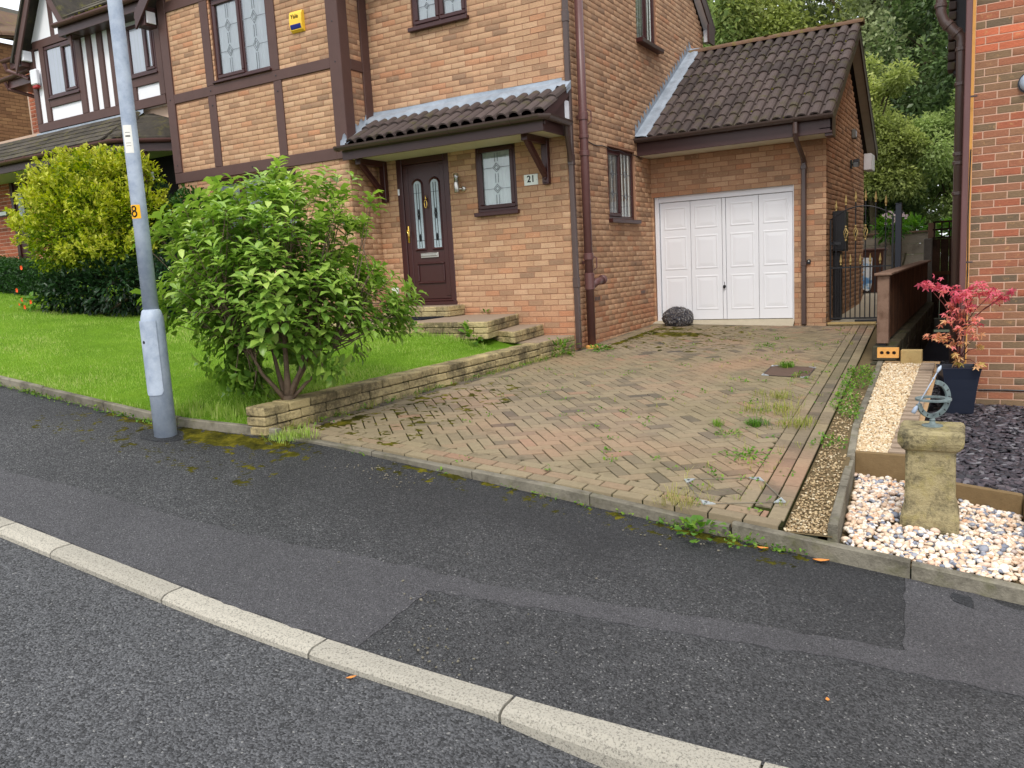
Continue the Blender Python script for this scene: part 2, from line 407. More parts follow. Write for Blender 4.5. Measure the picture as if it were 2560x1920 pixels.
def bag_mat():
    b = NB('clear_bag_film')
    p = b.pos()
    mp = b.n('ShaderNodeMapping'); mp.inputs['Rotation'].default_value = (0.4, 0.5, 0.3); mp.inputs['Scale'].default_value = (1, 2.6, 0.7); b.l(p, mp.inputs['Vector'])
    c = b.ramp(b.noise(26, 5, 0.75, mp.outputs[0], 0.8), [(0.32, srgb(30, 30, 36)), (0.47, srgb(66, 68, 80)), (0.55, srgb(98, 86, 74)), (0.64, srgb(196, 202, 212))])  # pale streaks paint highlights of the creased film into its colour
    n = b.bump(b.noise(24, 4, 0.6, p, 1.6), 1.0, 0.05)
    return b.done(b.bsdf(c, 0.18, 0.6, 0.0, n))
M['bag'] = bag_mat()
def manhole_mat():
    return simple('recessed_tray', srgb(96, 78, 68), 0.85, 0.2, var=0.25, nscale=16, bump=0.5)
M['tray'] = manhole_mat()
M['blueboard'] = NB('blue_white_board')
_b = M['blueboard']
_c = _b.ramp(_b.noise(5, 3, 0.6), [(0.42, srgb(96, 150, 206)), (0.5, srgb(160, 200, 232)), (0.55, srgb(236, 242, 246))])
M['blueboard'] = _b.done(_b.bsdf(_c, 0.4, 0.4))

# ---------------------------------------------------------------- mesh helpers
class MB:
    """collects faces of one mesh object"""
    def __init__(s):
        s.v, s.f, s.mi, s.r = [], [], [], []
    def add(s, verts, faces, mi=0, r=0.0):
        o = len(s.v)
        s.v.extend([tuple(p) for p in verts])
        for f in faces:
            s.f.append([i + o for i in f])
            s.mi.append(mi)
            s.r.append(r)
        return s
    def box(s, x0, x1, y0, y1, z0, z1, mi=0, r=0.0, c=0.0, mat=None):
        v, f = cbox(x0, x1, y0, y1, z0, z1, c)
        if mat is not None:
            v = [mat @ Vector(p) for p in v]
        return s.add(v, f, mi, r)
    def quad(s, a, b, c, d, mi=0, r=0.0):
        return s.add([a, b, c, d], [(0, 1, 2, 3)], mi, r)
    def tube(s, pts, rad, n=10, mi=0, r=0.0, cap=True):
        pts = [Vector(p) for p in pts]
        rads = rad if isinstance(rad, (list, tuple)) else [rad] * len(pts)
        vs, fs = [], []
        for i, p in enumerate(pts):
            d = (pts[min(i + 1, len(pts) - 1)] - pts[max(i - 1, 0)]).normalized()
            if i == 0:
                ref = Vector((0, 0, 1)) if abs(d.z) < 0.9 else Vector((1, 0, 0))
                a = d.cross(ref).normalized()
            else:
                a = (a - d * a.dot(d)).normalized()
            b = d.cross(a)
            for k in range(n):
                t = 2 * math.pi * k / n
                vs.append(p + (a * math.cos(t) + b * math.sin(t)) * rads[i])
        for i in range(len(pts) - 1):
            for k in range(n):
                fs.append((i * n + k, i * n + (k + 1) % n, (i + 1) * n + (k + 1) % n, (i + 1) * n + k))
        if cap:
            fs.append(tuple(range(n))[::-1])
            fs.append(tuple((len(pts) - 1) * n + k for k in range(n)))
        return s.add(vs, fs, mi, r)
    def lathe(s, o, prof, n=14, mi=0, axis=None):
        o = Vector(o)
        Z = Vector(axis or (0, 0, 1)).normalized()
        X = Z.cross(Vector((0, 1, 0)) if abs(Z.y) < 0.9 else Vector((1, 0, 0))).normalized()
        Y = Z.cross(X)
        vs, fs = [], []
        for rr, zz in prof:
            for k in range(n):
                t = 2 * math.pi * k / n
                vs.append(o + Z * zz + (X * math.cos(t) + Y * math.sin(t)) * rr)
        for i in range(len(prof) - 1):
            for k in range(n):
                fs.append((i * n + k, i * n + (k + 1) % n, (i + 1) * n + (k + 1) % n, (i + 1) * n + k))
        fs.append(tuple(range(n))[::-1])
        fs.append(tuple((len(prof) - 1) * n + k for k in range(n)))
        return s.add(vs, fs, mi)
    def build(s, name, mats, parent=None, smooth=False, loc=None):
        me = bpy.data.meshes.new(name)
        v = s.v
        if loc is not None:
            v = [(p[0] - loc[0], p[1] - loc[1], p[2] - loc[2]) for p in v]
        me.from_pydata(v, [], s.f)
        mats = mats if isinstance(mats, (list, tuple)) else [mats]
        for m in mats:
            me.materials.append(m)
        if len(mats) > 1:
            me.polygons.foreach_set('material_index', s.mi)
        if any(s.r):
            at = me.attributes.new('rnd', 'FLOAT', 'FACE')
            at.data.foreach_set('value', s.r)
        if smooth:
            me.polygons.foreach_set('use_smooth', [True] * len(me.polygons))
        return link(name, me, parent, loc)

def link(name, me, parent=None, loc=None):
    o = bpy.data.objects.new(name, me)
    COL.objects.link(o)
    if loc is not None:
        o.location = loc
    if parent is not None:
        attach(o, parent)
    return o

WORLD = {}
def wmat(o):
    """world matrix without waiting for a depsgraph update"""
    m = o.matrix_basis.copy()
    if o.parent is not None:
        m = wmat(o.parent) @ o.matrix_parent_inverse @ m
    return m
def attach(o, parent):
    o.parent = parent
    o.matrix_parent_inverse = wmat(parent).inverted()
    return o

def cbox(x0, x1, y0, y1, z0, z1, c=0.0):
    if c <= 0:
        v = [(x0, y0, z0), (x1, y0, z0), (x1, y1, z0), (x0, y1, z0), (x0, y0, z1), (x1, y0, z1), (x1, y1, z1), (x0, y1, z1)]
        return v, [(0, 3, 2, 1), (4, 5, 6, 7), (0, 1, 5, 4), (1, 2, 6, 5), (2, 3, 7, 6), (3, 0, 4, 7)]
    X, Y, Z = (x0, x1), (y0, y1), (z0, z1)
    v, idx = [], {}
    sg = (1, -1)
    for i in (0, 1):
        for j in (0, 1):
            for k in (0, 1):
                ix, iy, iz = X[i] + sg[i] * c, Y[j] + sg[j] * c, Z[k] + sg[k] * c
                for ax, p in enumerate(((X[i], iy, iz), (ix, Y[j], iz), (ix, iy, Z[k]))):
                    idx[(i, j, k, ax)] = len(v)
                    v.append(p)
    I = idx
    f = []
    for s_ in (0, 1):
        q = [(0, 0), (1, 0), (1, 1), (0, 1)]
        a = [I[(s_, j, k, 0)] for j, k in q]; f.append(a if s_ else a[::-1])
        a = [I[(i, s_, k, 1)] for i, k in q]; f.append(a[::-1] if s_ else a)
        a = [I[(i, j, s_, 2)] for i, j in q]; f.append(a if s_ else a[::-1])
    for a in (0, 1):
        for b in (0, 1):
            f.append([I[(a, b, 0, 0)], I[(a, b, 1, 0)], I[(a, b, 1, 1)], I[(a, b, 0, 1)]])
            f.append([I[(a, 0, b, 0)], I[(a, 1, b, 0)], I[(a, 1, b, 2)], I[(a, 0, b, 2)]])
            f.append([I[(0, a, b, 1)], I[(1, a, b, 1)], I[(1, a, b, 2)], I[(0, a, b, 2)]])
    for i in (0, 1):
        for j in (0, 1):
            for k in (0, 1):
                f.append([I[(i, j, k, 0)], I[(i, j, k, 1)], I[(i, j, k, 2)]])
    cx, cy, cz = (x0 + x1) / 2, (y0 + y1) / 2, (z0 + z1) / 2
    out = []
    for q in f:                                   # make every face look outwards
        p = [Vector(v[i]) for i in q]
        n = (p[1] - p[0]).cross(p[2] - p[0])
        m = sum(p, Vector()) / len(p) - Vector((cx, cy, cz))
        out.append(q if n.dot(m) > 0 else q[::-1])
    return v, out

def tag(o, label=None, cat=None, group=None, kind=None):
    if label: o['label'] = label
    if cat: o['category'] = cat
    if group: o['group'] = group
    if kind: o['kind'] = kind
    return o

def thing(name, loc, label, cat, group=None):
    o = bpy.data.objects.new(name, None)
    o.empty_display_size = 0.2
    COL.objects.link(o)
    o.location = loc
    return tag(o, label, cat, group)

def bx(name, mat, parent, x0, x1, y0, y1, z0, z1, c=0.0):
    return MB().box(x0, x1, y0, y1, z0, z1, c=c).build(name, mat, parent)

def frame(O, U, N):
    U, N = Vector(U).normalized(), Vector(N).normalized()
    Z = Vector((0, 0, 1))
    return Matrix(((U.x, N.x, Z.x, O[0]), (U.y, N.y, Z.y, O[1]), (U.z, N.z, Z.z, O[2]), (0, 0, 0, 1)))

def np_mesh(name, V, F, mat, rnd=None, parent=None, smooth=False, loc=None):
    """V (n,3) array, F (m,k) array of indices, rnd one value per face"""
    me = bpy.data.meshes.new(name)
    V = np.asarray(V, dtype=np.float32)
    if loc is not None:
        V = V - np.array(loc, dtype=np.float32)
    F = np.asarray(F, dtype=np.int32)
    m, k = F.shape
    me.vertices.add(len(V))
    me.vertices.foreach_set('co', V.ravel())
    me.loops.add(m * k)
    me.loops.foreach_set('vertex_index', F.ravel())
    me.polygons.add(m)
    me.polygons.foreach_set('loop_start', np.arange(0, m * k, k, dtype=np.int32))
    me.polygons.foreach_set('loop_total', np.full(m, k, dtype=np.int32))
    if smooth:
        me.polygons.foreach_set('use_smooth', np.ones(m, dtype=bool))
    me.update(calc_edges=True)
    me.materials.append(mat)
    if rnd is not None:
        at = me.attributes.new('rnd', 'FLOAT', 'FACE')
        at.data.foreach_set('value', np.asarray(rnd, dtype=np.float32))
    return link(name, me, parent, loc)

def unit(a):
    return a / np.maximum(np.linalg.norm(a, axis=-1, keepdims=True), 1e-9)

def text_mesh(name, body, size, mat, M4, parent, extrude=0.001, bold=0.0, sx=1.0):
    cu = bpy.data.curves.new(name, 'FONT')
    cu.body = body
    cu.size = size
    cu.extrude = extrude
    cu.offset = bold
    cu.align_x = 'CENTER'
    cu.align_y = 'CENTER'
    tmp = bpy.data.objects.new(name + '_tmp', cu)
    me = bpy.data.meshes.new_from_object(tmp)
    bpy.data.objects.remove(tmp)
    me.name = name
    me.materials.clear()
    me.materials.append(mat)
    o = link(name, me)
    o.matrix_basis = M4 @ Matrix.Diagonal((sx, 1, 1, 1))
    attach(o, parent)
    return o

def text_frame(p, U, N):
    """lettering readable from the side N points to"""
    U, N = Vector(U).normalized(), Vector(N).normalized()
    Z = Vector((0, 0, 1))
    return Matrix(((U.x, Z.x, N.x, p[0]), (U.y, Z.y, N.y, p[1]), (U.z, Z.z, N.z, p[2]), (0, 0, 0, 1)))

# ---------------------------------------------------------------- brickwork
_bv = []
for (yy, ins) in ((-0.012, 0.0), (0.0, 0.0), (0.0018, 0.0026)):
    _bv.append((yy, ins))
BRICK_F = [(0, 1, 5, 4), (1, 2, 6, 5), (2, 3, 7, 6), (3, 0, 4, 7), (4, 5, 9, 8), (5, 6, 10, 9), (6, 7, 11, 10), (7, 4, 8, 11), (8, 9, 10, 11)]
def brick_verts(w, h):
    v = []
    for yy, ins in _bv:
        a, b = w / 2 - ins, h / 2 - ins
        v += [(-a, yy, -b), (a, yy, -b), (a, yy, b), (-a, yy, b)]
    return v
def brick_mesh(name, mat, w=0.215, h=0.065):
    me = bpy.data.meshes.new(name)
    me.from_pydata(brick_verts(w, h), [], BRICK_F)
    me.materials.append(mat)
    return me

def wall_sheet(name, fr, u0, u1, z0, z1, ops, mat, parent, depth=0.1, ext=None, thick=True):
    """mortar face of a wall with openings and their reveals; ext(z) gives the sloping ends of a gable"""
    mb = MB()
    us = sorted({u0, u1, *[o[0] for o in ops], *[o[1] for o in ops]})
    zs = sorted({z0, z1, *[o[2] for o in ops], *[o[3] for o in ops]})
    us = [u for u in us if u0 <= u <= u1]
    zs = [z for z in zs if z0 <= z <= z1]
    P = lambda u, z, d: fr @ Vector((u, d, z))
    for i in range(len(us) - 1):
        for j in range(len(zs) - 1):
            um, zm = (us[i] + us[i + 1]) / 2, (zs[j] + zs[j + 1]) / 2
            if any(o[0] < um < o[1] and o[2] < zm < o[3] for o in ops):
                continue
            a, b, c, d = us[i], us[i + 1], zs[j], zs[j + 1]
            if ext:
                (a0, b0), (a1, b1) = ext(c), ext(d)
                pts = [(max(a, a0), c), (min(b, b0), c), (min(b, b1), d), (max(a, a1), d)]
                if pts[0][0] >= pts[1][0] and pts[3][0] >= pts[2][0]:
                    continue
            else:
                pts = [(a, c), (b, c), (b, d), (a, d)]
            mb.quad(*[P(u, z, 0) for u, z in pts])
    for o in ops:
        a, b, c, d = max(o[0], u0), min(o[1], u1), max(o[2], z0), min(o[3], z1)
        for (p, q) in (((a, c), (a, d)), ((b, d), (b, c)), ((a, d), (b, d)), ((b, c), (a, c))):
            mb.quad(P(*p, 0), P(*q, 0), P(*q, -depth), P(*p, -depth))
    if thick:                                     # inner face closes the wall off
        cs = [(u0, z0), (u1, z0), (u1, z1), (u0, z1)]
    return mb.build(name, mat, parent)

def brick_layout(fr, u0, u1, z0, z1, ops, ext=None, zoff=0.0, uoff=0.0, colour=None, proud=(0.001, 0.004)):
    res = []
    k0, k1 = math.floor((z0 - zoff) / 0.075), math.ceil((z1 - zoff) / 0.075)
    for k in range(k0, k1):
        za, zb = zoff + k * 0.075 + 0.005, zoff + k * 0.075 + 0.070
        za, zb = max(za, z0), min(zb, z1)
        if zb - za < 0.02:
            continue
        zm = (za + zb) / 2
        a, b = ext(zm) if ext else (u0, u1)
        iv = [(max(a, u0), min(b, u1))]
        for o in ops:
            if o[2] < zb - 0.015 and o[3] > za + 0.015:
                nx = []
                for p, q in iv:
                    if o[1] <= p or o[0] >= q:
                        nx.append((p, q))
                    else:
                        if o[0] > p: nx.append((p, o[0]))
                        if o[1] < q: nx.append((o[1], q))
                iv = nx
        sh = uoff + (0.1125 if k % 2 else 0.0)
        for p, q in iv:
            i0, i1 = math.floor((p - sh) / 0.225), math.ceil((q - sh) / 0.225)
            for i in range(i0, i1):
                s0, s1 = sh + i * 0.225 + 0.005, sh + i * 0.225 + 0.220
                s0, s1 = max(s0, p), min(s1, q)
                if s1 - s0 < 0.03:
                    continue
                d = rng.uniform(*proud)
                um = (s0 + s1) / 2
                rv = colour(um, zm) if colour else min(1, max(0, rng.gauss(0.55, 0.24)))
                res.append((fr, um + rng.uniform(-.001, .001), zm + rng.uniform(-.0012, .0012), d, s1 - s0, zb - za, max(0.001, rv), rng.uniform(-.006, .006)))
    return res

def brick_score(b):
    p = b[0] @ Vector((b[1], b[3], b[2]))
    q = to_px(p)
    if q is None or not (0 <= q[0] <= 2560 and 0 <= q[1] <= 1920):
        return 0.0
    n = b[0].to_3x3() @ Vector((0, 1, 0))
    v = CAM - p
    return max(0.0, n.dot(v.normalized())) * b[4] * b[5] / v.length_squared

def brick_emit(walls, mat, limit=300, hidden=None, nm='brick', stuffname='bricks'):
    """walls: list of (wall object, bricks). The bricks that show largest become objects, the rest one joined mesh per wall"""
    allb = [(brick_score(b) * (0.0 if hidden and hidden(b) else 1.0), wi, b) for wi, (wo, bs) in enumerate(walls) for b in bs]
    allb.sort(key=lambda t: -t[0])
    me = brick_mesh(nm, mat)
    for sc_, wi, b in allb[:limit]:
        if sc_ <= 0:
            continue
        o = bpy.data.objects.new(nm, me)
        COL.objects.link(o)
        o.matrix_basis = b[0] @ Matrix.Translation((b[1], b[3], b[2])) @ Matrix.Rotation(b[7] * 0.4, 4, 'Y') @ Matrix.Diagonal((b[4] / 0.215, 1, b[5] / 0.065, 1))
        o['rnd'] = b[6]
        attach(o, walls[wi][0])
    chosen = {id(t[2]) for t in allb[:limit] if t[0] > 0}
    for wo, bs in walls:
        V, R = [], []
        for b in bs:
            if id(b) in chosen:
                continue
            m = b[0] @ Matrix.Translation((b[1], b[3], b[2])) @ Matrix.Rotation(b[7] * 0.4, 4, 'Y')
            V.append([tuple(m @ Vector(p)) for p in brick_verts(b[4], b[5])])
            R += [b[6]] * 9
        if not V:
            continue
        n = len(V)
        F = (np.array(BRICK_F)[None] + 12 * np.arange(n)[:, None, None]).reshape(-1, 4)
        o = np_mesh(stuffname, np.array(V).reshape(-1, 3), F, mat, R, wo)
        o['kind'] = 'stuff'

# ---------------------------------------------------------------- windows
def lead_diamond(mb, fr, cu, cz, a, b, d, t=0.007):
    for s in (1.0, 0.55):
        pts = [(cu - a * s, cz), (cu, cz + b * s), (cu + a * s, cz), (cu, cz - b * s)]
        for i in range(4):
            strip(mb, fr, pts[i], pts[(i + 1) % 4], d, t)
def strip(mb, fr, p, q, d, t=0.007):
    du, dz = q[0] - p[0], q[1] - p[1]
    L = math.hypot(du, dz)
    nx, nz = -dz / L * t / 2, du / L * t / 2
    c = [(p[0] + nx, p[1] + nz), (q[0] + nx, q[1] + nz), (q[0] - nx, q[1] - nz), (p[0] - nx, p[1] - nz)]
    vs = [fr @ Vector((u, d, z)) for u, z in c] + [fr @ Vector((u, d + 0.004, z)) for u, z in c]
    mb.add(vs, [(4, 5, 6, 7), (0, 1, 5, 4), (1, 2, 6, 5), (2, 3, 7, 6), (3, 0, 4, 7)])
def lead_pattern(mb, fr, a, b, c, d, dep, diamonds):
    cu = (a + b) / 2
    w, h = b - a, d - c
    dw, dh = w * 0.13, h * 0.085
    zs = [c + h * t for t in diamonds]
    for z in zs:
        lead_diamond(mb, fr, cu, z, dw, dh, dep)
        strip(mb, fr, (a, z), (cu - dw, z), dep)
        strip(mb, fr, (cu + dw, z), (b, z), dep)
    ends = [c] + [x for z in zs for x in (z - dh, z + dh)] + [d]
    for i in range(0, len(ends), 2):
        p, q = ends[i], ends[i + 1]
        for sx in (-0.022, 0.022) if w > 0.4 else (0.0,):
            strip(mb, fr, (cu + sx, p + (0.02 if i else 0)), (cu + sx, q - 0.02), dep)

def window(parent, fr, u0, u1, z0, z1, lights, mat, depth=0.06, fw=0.055, sash=None, diamonds=(), sill=True, curtain='curtain', cur_d=0.025, sill_h=0.03, sill_out=0.05, label=None):
    """frame of boards with mitred beads, panes, leading and curtain. lights: list of (ua, ub)"""
    D = -depth
    mb = MB()
    B = lambda a, b, c, d, y0, y1, ch=0.006: mb.box(a, b, y0, y1, c, d, c=ch, mat=fr)
    B(u0, u1, z1 - fw, z1, D - 0.05, D + 0.012)
    B(u0, u1, z0, z0 + fw, D - 0.05, D + 0.012)
    B(u0, u0 + fw, z0 + fw, z1 - fw, D - 0.05, D + 0.012)
    B(u1 - fw, u1, z0 + fw, z1 - fw, D - 0.05, D + 0.012)
    edges = sorted({x for l in lights for x in l})
    for i in range(len(lights) - 1):
        B(lights[i][1], lights[i + 1][0], z0 + fw, z1 - fw, D - 0.05, D + 0.008)
    o = mb.build('window', mat, parent)
    if label: o['label'] = label
    for i, (a, b) in enumerate(lights):
        c, d = z0 + fw, z1 - fw
        if sash is None or i in sash:
            s = MB()
            t = 0.042
            for q in ((a - .012, b + .012, d - t, d + .012), (a - .012, b + .012, c - .012, c + t), (a - .012, a + t, c + t, d - t), (b - t, b + .012, c + t, d - t)):
                s.box(q[0], q[1], D - 0.02, D + 0.028, q[2], q[3], c=0.009, mat=fr)
            s.build('sash', mat, o)
            a, b, c, d = a + t, b - t, c + t, d - t
        P = lambda u, z, y: fr @ Vector((u, y, z))
        MB().quad(P(a, c, D - 0.006), P(b, c, D - 0.006), P(b, d, D - 0.006), P(a, d, D - 0.006)).build('pane', M['glass'], o)
        if diamonds:
            m2 = MB()
            lead_pattern(m2, fr, a, b, c, d, D - 0.005, diamonds)
            m2.build('lead_strip', M['lead_strip'], o)
    if curtain:
        m3 = MB()
        n = 26
        us = [u0 + 0.02 + (u1 - u0 - 0.04) * i / n for i in range(n + 1)]
        y = [-depth - cur_d - 0.012 * math.sin(i * 1.9) - 0.006 * math.sin(i * 4.3) for i in range(n + 1)]
        for i in range(n):
            m3.quad(fr @ Vector((us[i], y[i], z0)), fr @ Vector((us[i + 1], y[i + 1], z0)), fr @ Vector((us[i + 1], y[i + 1], z1)), fr @ Vector((us[i], y[i], z1)))
        m3.build('curtain', M[curtain], o, smooth=True)
    if sill:
        MB().box(u0 - 0.03, u1 + 0.03, D, sill_out, z0 - sill_h, z0 + 0.004, c=0.006, mat=fr).build('sill', mat, o)
    return o

# ---------------------------------------------------------------- leaves
def leaf_arrays(P, Dr, Up, L, W, droop=0.18, fold=0.12):
    """P base points, Dr growth direction, Up leaf normal; returns vertices (n,7,3)"""
    n = len(P)
    Dr = unit(Dr)
    S = unit(np.cross(Dr, Up))
    Nn = np.cross(S, Dr)
    L = L[:, None]; W = W[:, None]
    pts = []
    for t, sd, up in ((0, 0, 0), (0.5, 0, 0.03), (1.0, 0, -droop), (0.28, -0.72, fold), (0.68, -1.0, fold * 0.8), (0.28, 0.72, fold), (0.68, 1.0, fold * 0.8)):
        pts.append(P + Dr * L * t + S * W * 0.5 * sd + Nn * L * (up * (1 if sd == 0 else 0.55)) )
    return np.stack(pts, axis=1)
LEAF_T = np.array([(0, 1, 4), (0, 4, 3), (0, 5, 6), (0, 6, 1), (1, 2, 4), (1, 6, 2)])
def leaves_mesh(name, V, mat, rnd, parent=None, loc=None):
    n = len(V)
    F = (LEAF_T[None] + 7 * np.arange(n)[:, None, None]).reshape(-1, 3)
    return np_mesh(name, V.reshape(-1, 3), F, mat, np.repeat(rnd, 6), parent, False, loc)
def diamonds_mesh(name, P, Dr, Up, L, W, mat, rnd, parent=None, loc=None):
    """small far leaves: one bent four-sided face each"""
    Dr = unit(Dr)
    S = unit(np.cross(Dr, Up))
    Nn = np.cross(S, Dr)
    L = L[:, None]; W = W[:, None]
    V = np.stack([P, P + Dr * L * .5 + S * W * .5 + Nn * L * .08, P + Dr * L, P + Dr * L * .5 - S * W * .5 + Nn * L * .08], axis=1)
    n = len(P)
    F = (np.array([[0, 1, 2], [0, 2, 3]])[None] + 4 * np.arange(n)[:, None, None]).reshape(-1, 3)
    return np_mesh(name, V.reshape(-1, 3), F, mat, np.repeat(rnd, 2), parent, False, loc)

def rand_dirs(n):
    return unit(nr.normal(size=(n, 3)))

# ---------------------------------------------------------------- the lie of the land
def pav(x, y): return 0.3215 - 0.11 * x + 0.08 * y
def kerb_y(x):
    t = max(0.0, x - 1.2)
    return -7.05 + (0.03 * t * t if t < 4.8 else 0.03 * 4.8 * 4.8 + 0.288 * (t - 4.8))
def smooth(t): t = min(1, max(0, t)); return t * t * (3 - 2 * t)
def upstand(x): return 0.028 + 0.095 * smooth((x - 2.95) / 0.75)
def edge_y(x): return -5.42 + 0.30 * smooth((x + 1.4) / 1.9)         # back edge of the pavement
def road_z(x, y):
    yk = kerb_y(x) - 0.125
    return pav(x, yk) - upstand(x) + 0.025 * (yk - y)
def drive(x, y):
    l = -0.06 + 0.06 * (y + 5.1) / 5.1 if y < 0 else 0.1 * y / 2.97
    r = -0.37 + 0.048 * (y + 5.1)
    return l + (r - l) * x / 3.6
def drive_r(y): return 3.70 - 0.05 * (y + 5.1)
def lawn_z(x, y):
    u = -x
    s = 0.075 * u if u < 3 else 0.225 + 0.105 * (u - 3)
    z = 0.13 + 0.03 * (y + 5.1) + s
    f = smooth((y - edge_y(x)) / 0.9)                 # flush with the edging in front
    z = (pav(x, edge_y(x)) + 0.070) * (1 - f) + z * f
    f = smooth((-0.2 - x) / 0.9)                      # and with the wall on the right
    return min(z, 0.185 + 0.009 * y) * (1 - f) + z * f

def sheet(name, xs, ys, zf, mat, kind='structure', parent=None, keep=None):
    mb = MB()
    nx, ny = len(xs), None
    rows = []
    for x in xs:
        yy = ys(x) if callable(ys) else ys
        rows.append([(x, y, zf(x, y)) for y in yy])
    ny = len(rows[0])
    v = [p for r in rows for p in r]
    f = []
    for i in range(nx - 1):
        for j in range(ny - 1):
            q = (i * ny + j, (i + 1) * ny + j, (i + 1) * ny + j + 1, i * ny + j + 1)
            if keep and not keep(sum(v[k][0] for k in q) / 4, sum(v[k][1] for k in q) / 4):
                continue
            f.append(q)
    mb.add(v, f)
    o = mb.build(name, mat, parent, smooth=True)
    return tag(o, kind=kind)
lin = lambda a, b, n: [a + (b - a) * i / (n - 1) for i in range(n)]

g = MB()
g.quad((-400, -300, 40), (400, -300, -48), (400, 500, -48), (-400, 500, 40))
o = g.build('ground', M['terrain']); tag(o, kind='structure')
o.location.z = -1.2
# steeply falling street is straight near the camera; the far ground only has to close the horizon

XS = lin(-26, 14, 121)
sheet('road', XS, lambda x: [kerb_y(x) - 0.10 - t for t in lin(0, 7, 24)], road_z, M['road'])
pavement = sheet('pavement', XS, lambda x: lin(kerb_y(x) - 0.02, edge_y(x) + 0.06, 14), pav, M['pave'])

# reinstated strips of smoother asphalt, laid 4 mm proud
def patch(name, pts, mat, dz, parent=pavement, sub=0.06, kind='structure'):
    """polygon laid on the pavement, with a slightly ragged edge"""
    P = []
    for i, p in enumerate(pts):
        q = pts[(i + 1) % len(pts)]
        n = max(1, int(math.hypot(q[0] - p[0], q[1] - p[1]) / sub))
        for k in range(n):
            t = k / n
            P.append((p[0] + (q[0] - p[0]) * t + rng.uniform(-.009, .009), p[1] + (q[1] - p[1]) * t + rng.uniform(-.014, .014)))
    mb = MB()
    n = len(P)
    top = [(x, y, pav(x, y) + dz) for x, y in P]
    bot = [(x, y, pav(x, y) - 0.01) for x, y in P]
    mb.add(top + bot, [tuple(range(n))] + [(i, n + i, n + (i + 1) % n, (i + 1) % n) for i in range(n)])
    return tag(mb.build(name, mat, parent), kind=kind)
lower = [(x, kerb_y(x) - 0.004) for x in lin(-9, 2.30, 40)]
patch('asphalt_patch', lower + [(2.29, -6.46), (3.12, -6.27), (3.69, -6.13), (4.11, -6.04), (4.33, -6.0), (4.81, -5.93), (5.3, -5.85),
      (5.3, -5.3), (4.80, -5.20), (4.70, -5.13), (4.32, -5.13), (4.37, -5.82), (4.12, -5.87), (3.26, -6.08), (2.52, -6.26), (1.74, -6.35), (1.30, -6.44), (0.5, -6.52), (-0.35, -6.55), (-1.21, -6.63), (-1.7, -6.8), (-9, -6.75)], M['patch'], 0.004)
patch('asphalt_patch', [(4.53, -5.165), (4.62, -5.175), (4.635, -5.28), (4.54, -5.27)], M['tar'], 0.008, sub=0.05)
# a small collar of fresh tarmac round the lamp post
patch('asphalt_patch', [(-0.89 + 0.20 * math.cos(t) * (1 + .2 * math.sin(3 * t)), -5.62 + 0.12 * math.sin(t) * (1 + .25 * math.cos(2 * t))) for t in lin(0, 6.0, 15)], M['tar'], 0.006, sub=0.05)

# kerb stones
KJ = [-0.27 - 0.915 * k for k in range(22, 0, -1)] + [-0.27, 0.27, 1.20, 2.14, 3.06, 4.00, 4.93, 5.85, 6.75, 7.65, 8.5]
kerb = bpy.data.objects.new('kerb', None); COL.objects.link(kerb); kerb.location = (2, kerb_y(2), pav(2, -7)); tag(kerb, kind='structure')
for a, b in zip(KJ[:-1], KJ[1:]):
    a += 0.006; b -= 0.006
    nseg = 5
    prof = lambda x: [(0.0, -0.12), (0.0, -0.006), (0.006, 0.003), (0.085, 0.003), (0.112, -0.004 - 0.25 * max(0, upstand(x) - 0.03)), (0.126, -0.016 - 0.5 * max(0, upstand(x) - 0.03)), (0.13, -upstand(x) - 0.06)]
    mb = MB()
    v = []
    for i in range(nseg + 1):
        x = a + (b - a) * i / nseg
        for d, z in prof(x):
            y = kerb_y(x)
            v.append((x, y - d, pav(x, y - 0.0) + z + rng.uniform(-.0008, .0008)))
    k = 7
    f = [(i * k + j, i * k + j + 1, (i + 1) * k + j + 1, (i + 1) * k + j) for i in range(nseg) for j in range(k - 1)]
    f += [tuple(range(k)), tuple(nseg * k + j for j in range(k))[::-1]]
    mb.add(v, f)
    o = mb.build('kerb_stone', M['kerb'], kerb)
    o['rnd'] = rng.uniform(0.2, 0.9)

FRONT_Y = -5.075
# concrete edging along the back of the pavement
edging = bpy.data.objects.new('edging', None); COL.objects.link(edging); edging.location = (0, -5.3, 0); tag(edging, kind='structure')
def edging_run(x0, x1, h_, n, top_t=0.05, tilt=0.0, y=edge_y, zf=pav):
    L = (x1 - x0) / n
    for i in range(n):
        a, b = x0 + i * L + 0.004, x0 + (i + 1) * L - 0.004
        dz = rng.uniform(-.008, .008)
        mb = MB()
        vs = []
        for x in lin(a, b, 4):
            yy = y(x)
            h = h_(x) if callable(h_) else h_
            for d, z in ((0, -0.1), (-0.002 + tilt, h - 0.008), (0.006, h), (top_t - 0.006, h), (top_t, h - 0.006), (top_t, -0.1)):
                vs.append((x, yy + d + rng.uniform(-.002, .002), zf(x, yy) + z + (dz if z > 0 else 0)))
        f = [(i2 * 6 + j, i2 * 6 + j + 1, (i2 + 1) * 6 + j + 1, (i2 + 1) * 6 + j) for i2 in range(3) for j in range(5)]
        f += [tuple(range(6)), tuple(18 + j for j in range(6))[::-1]]
        mb.add(vs, f)
        o = mb.build('edging_stone', M['edging'], edging)
        o['rnd'] = rng.uniform(0, 1)
edging_run(-13.7, -0.06, 0.075, 15)
edging_run(-0.05, 3.42, lambda x: drive(x, FRONT_Y) - pav(x, edge_y(x)) - 0.012 - 0.028 * smooth((x - 2.3) / 1.0), 4, 0.055)
edging_run(3.43, 7.09, 0.088, 4, 0.055)

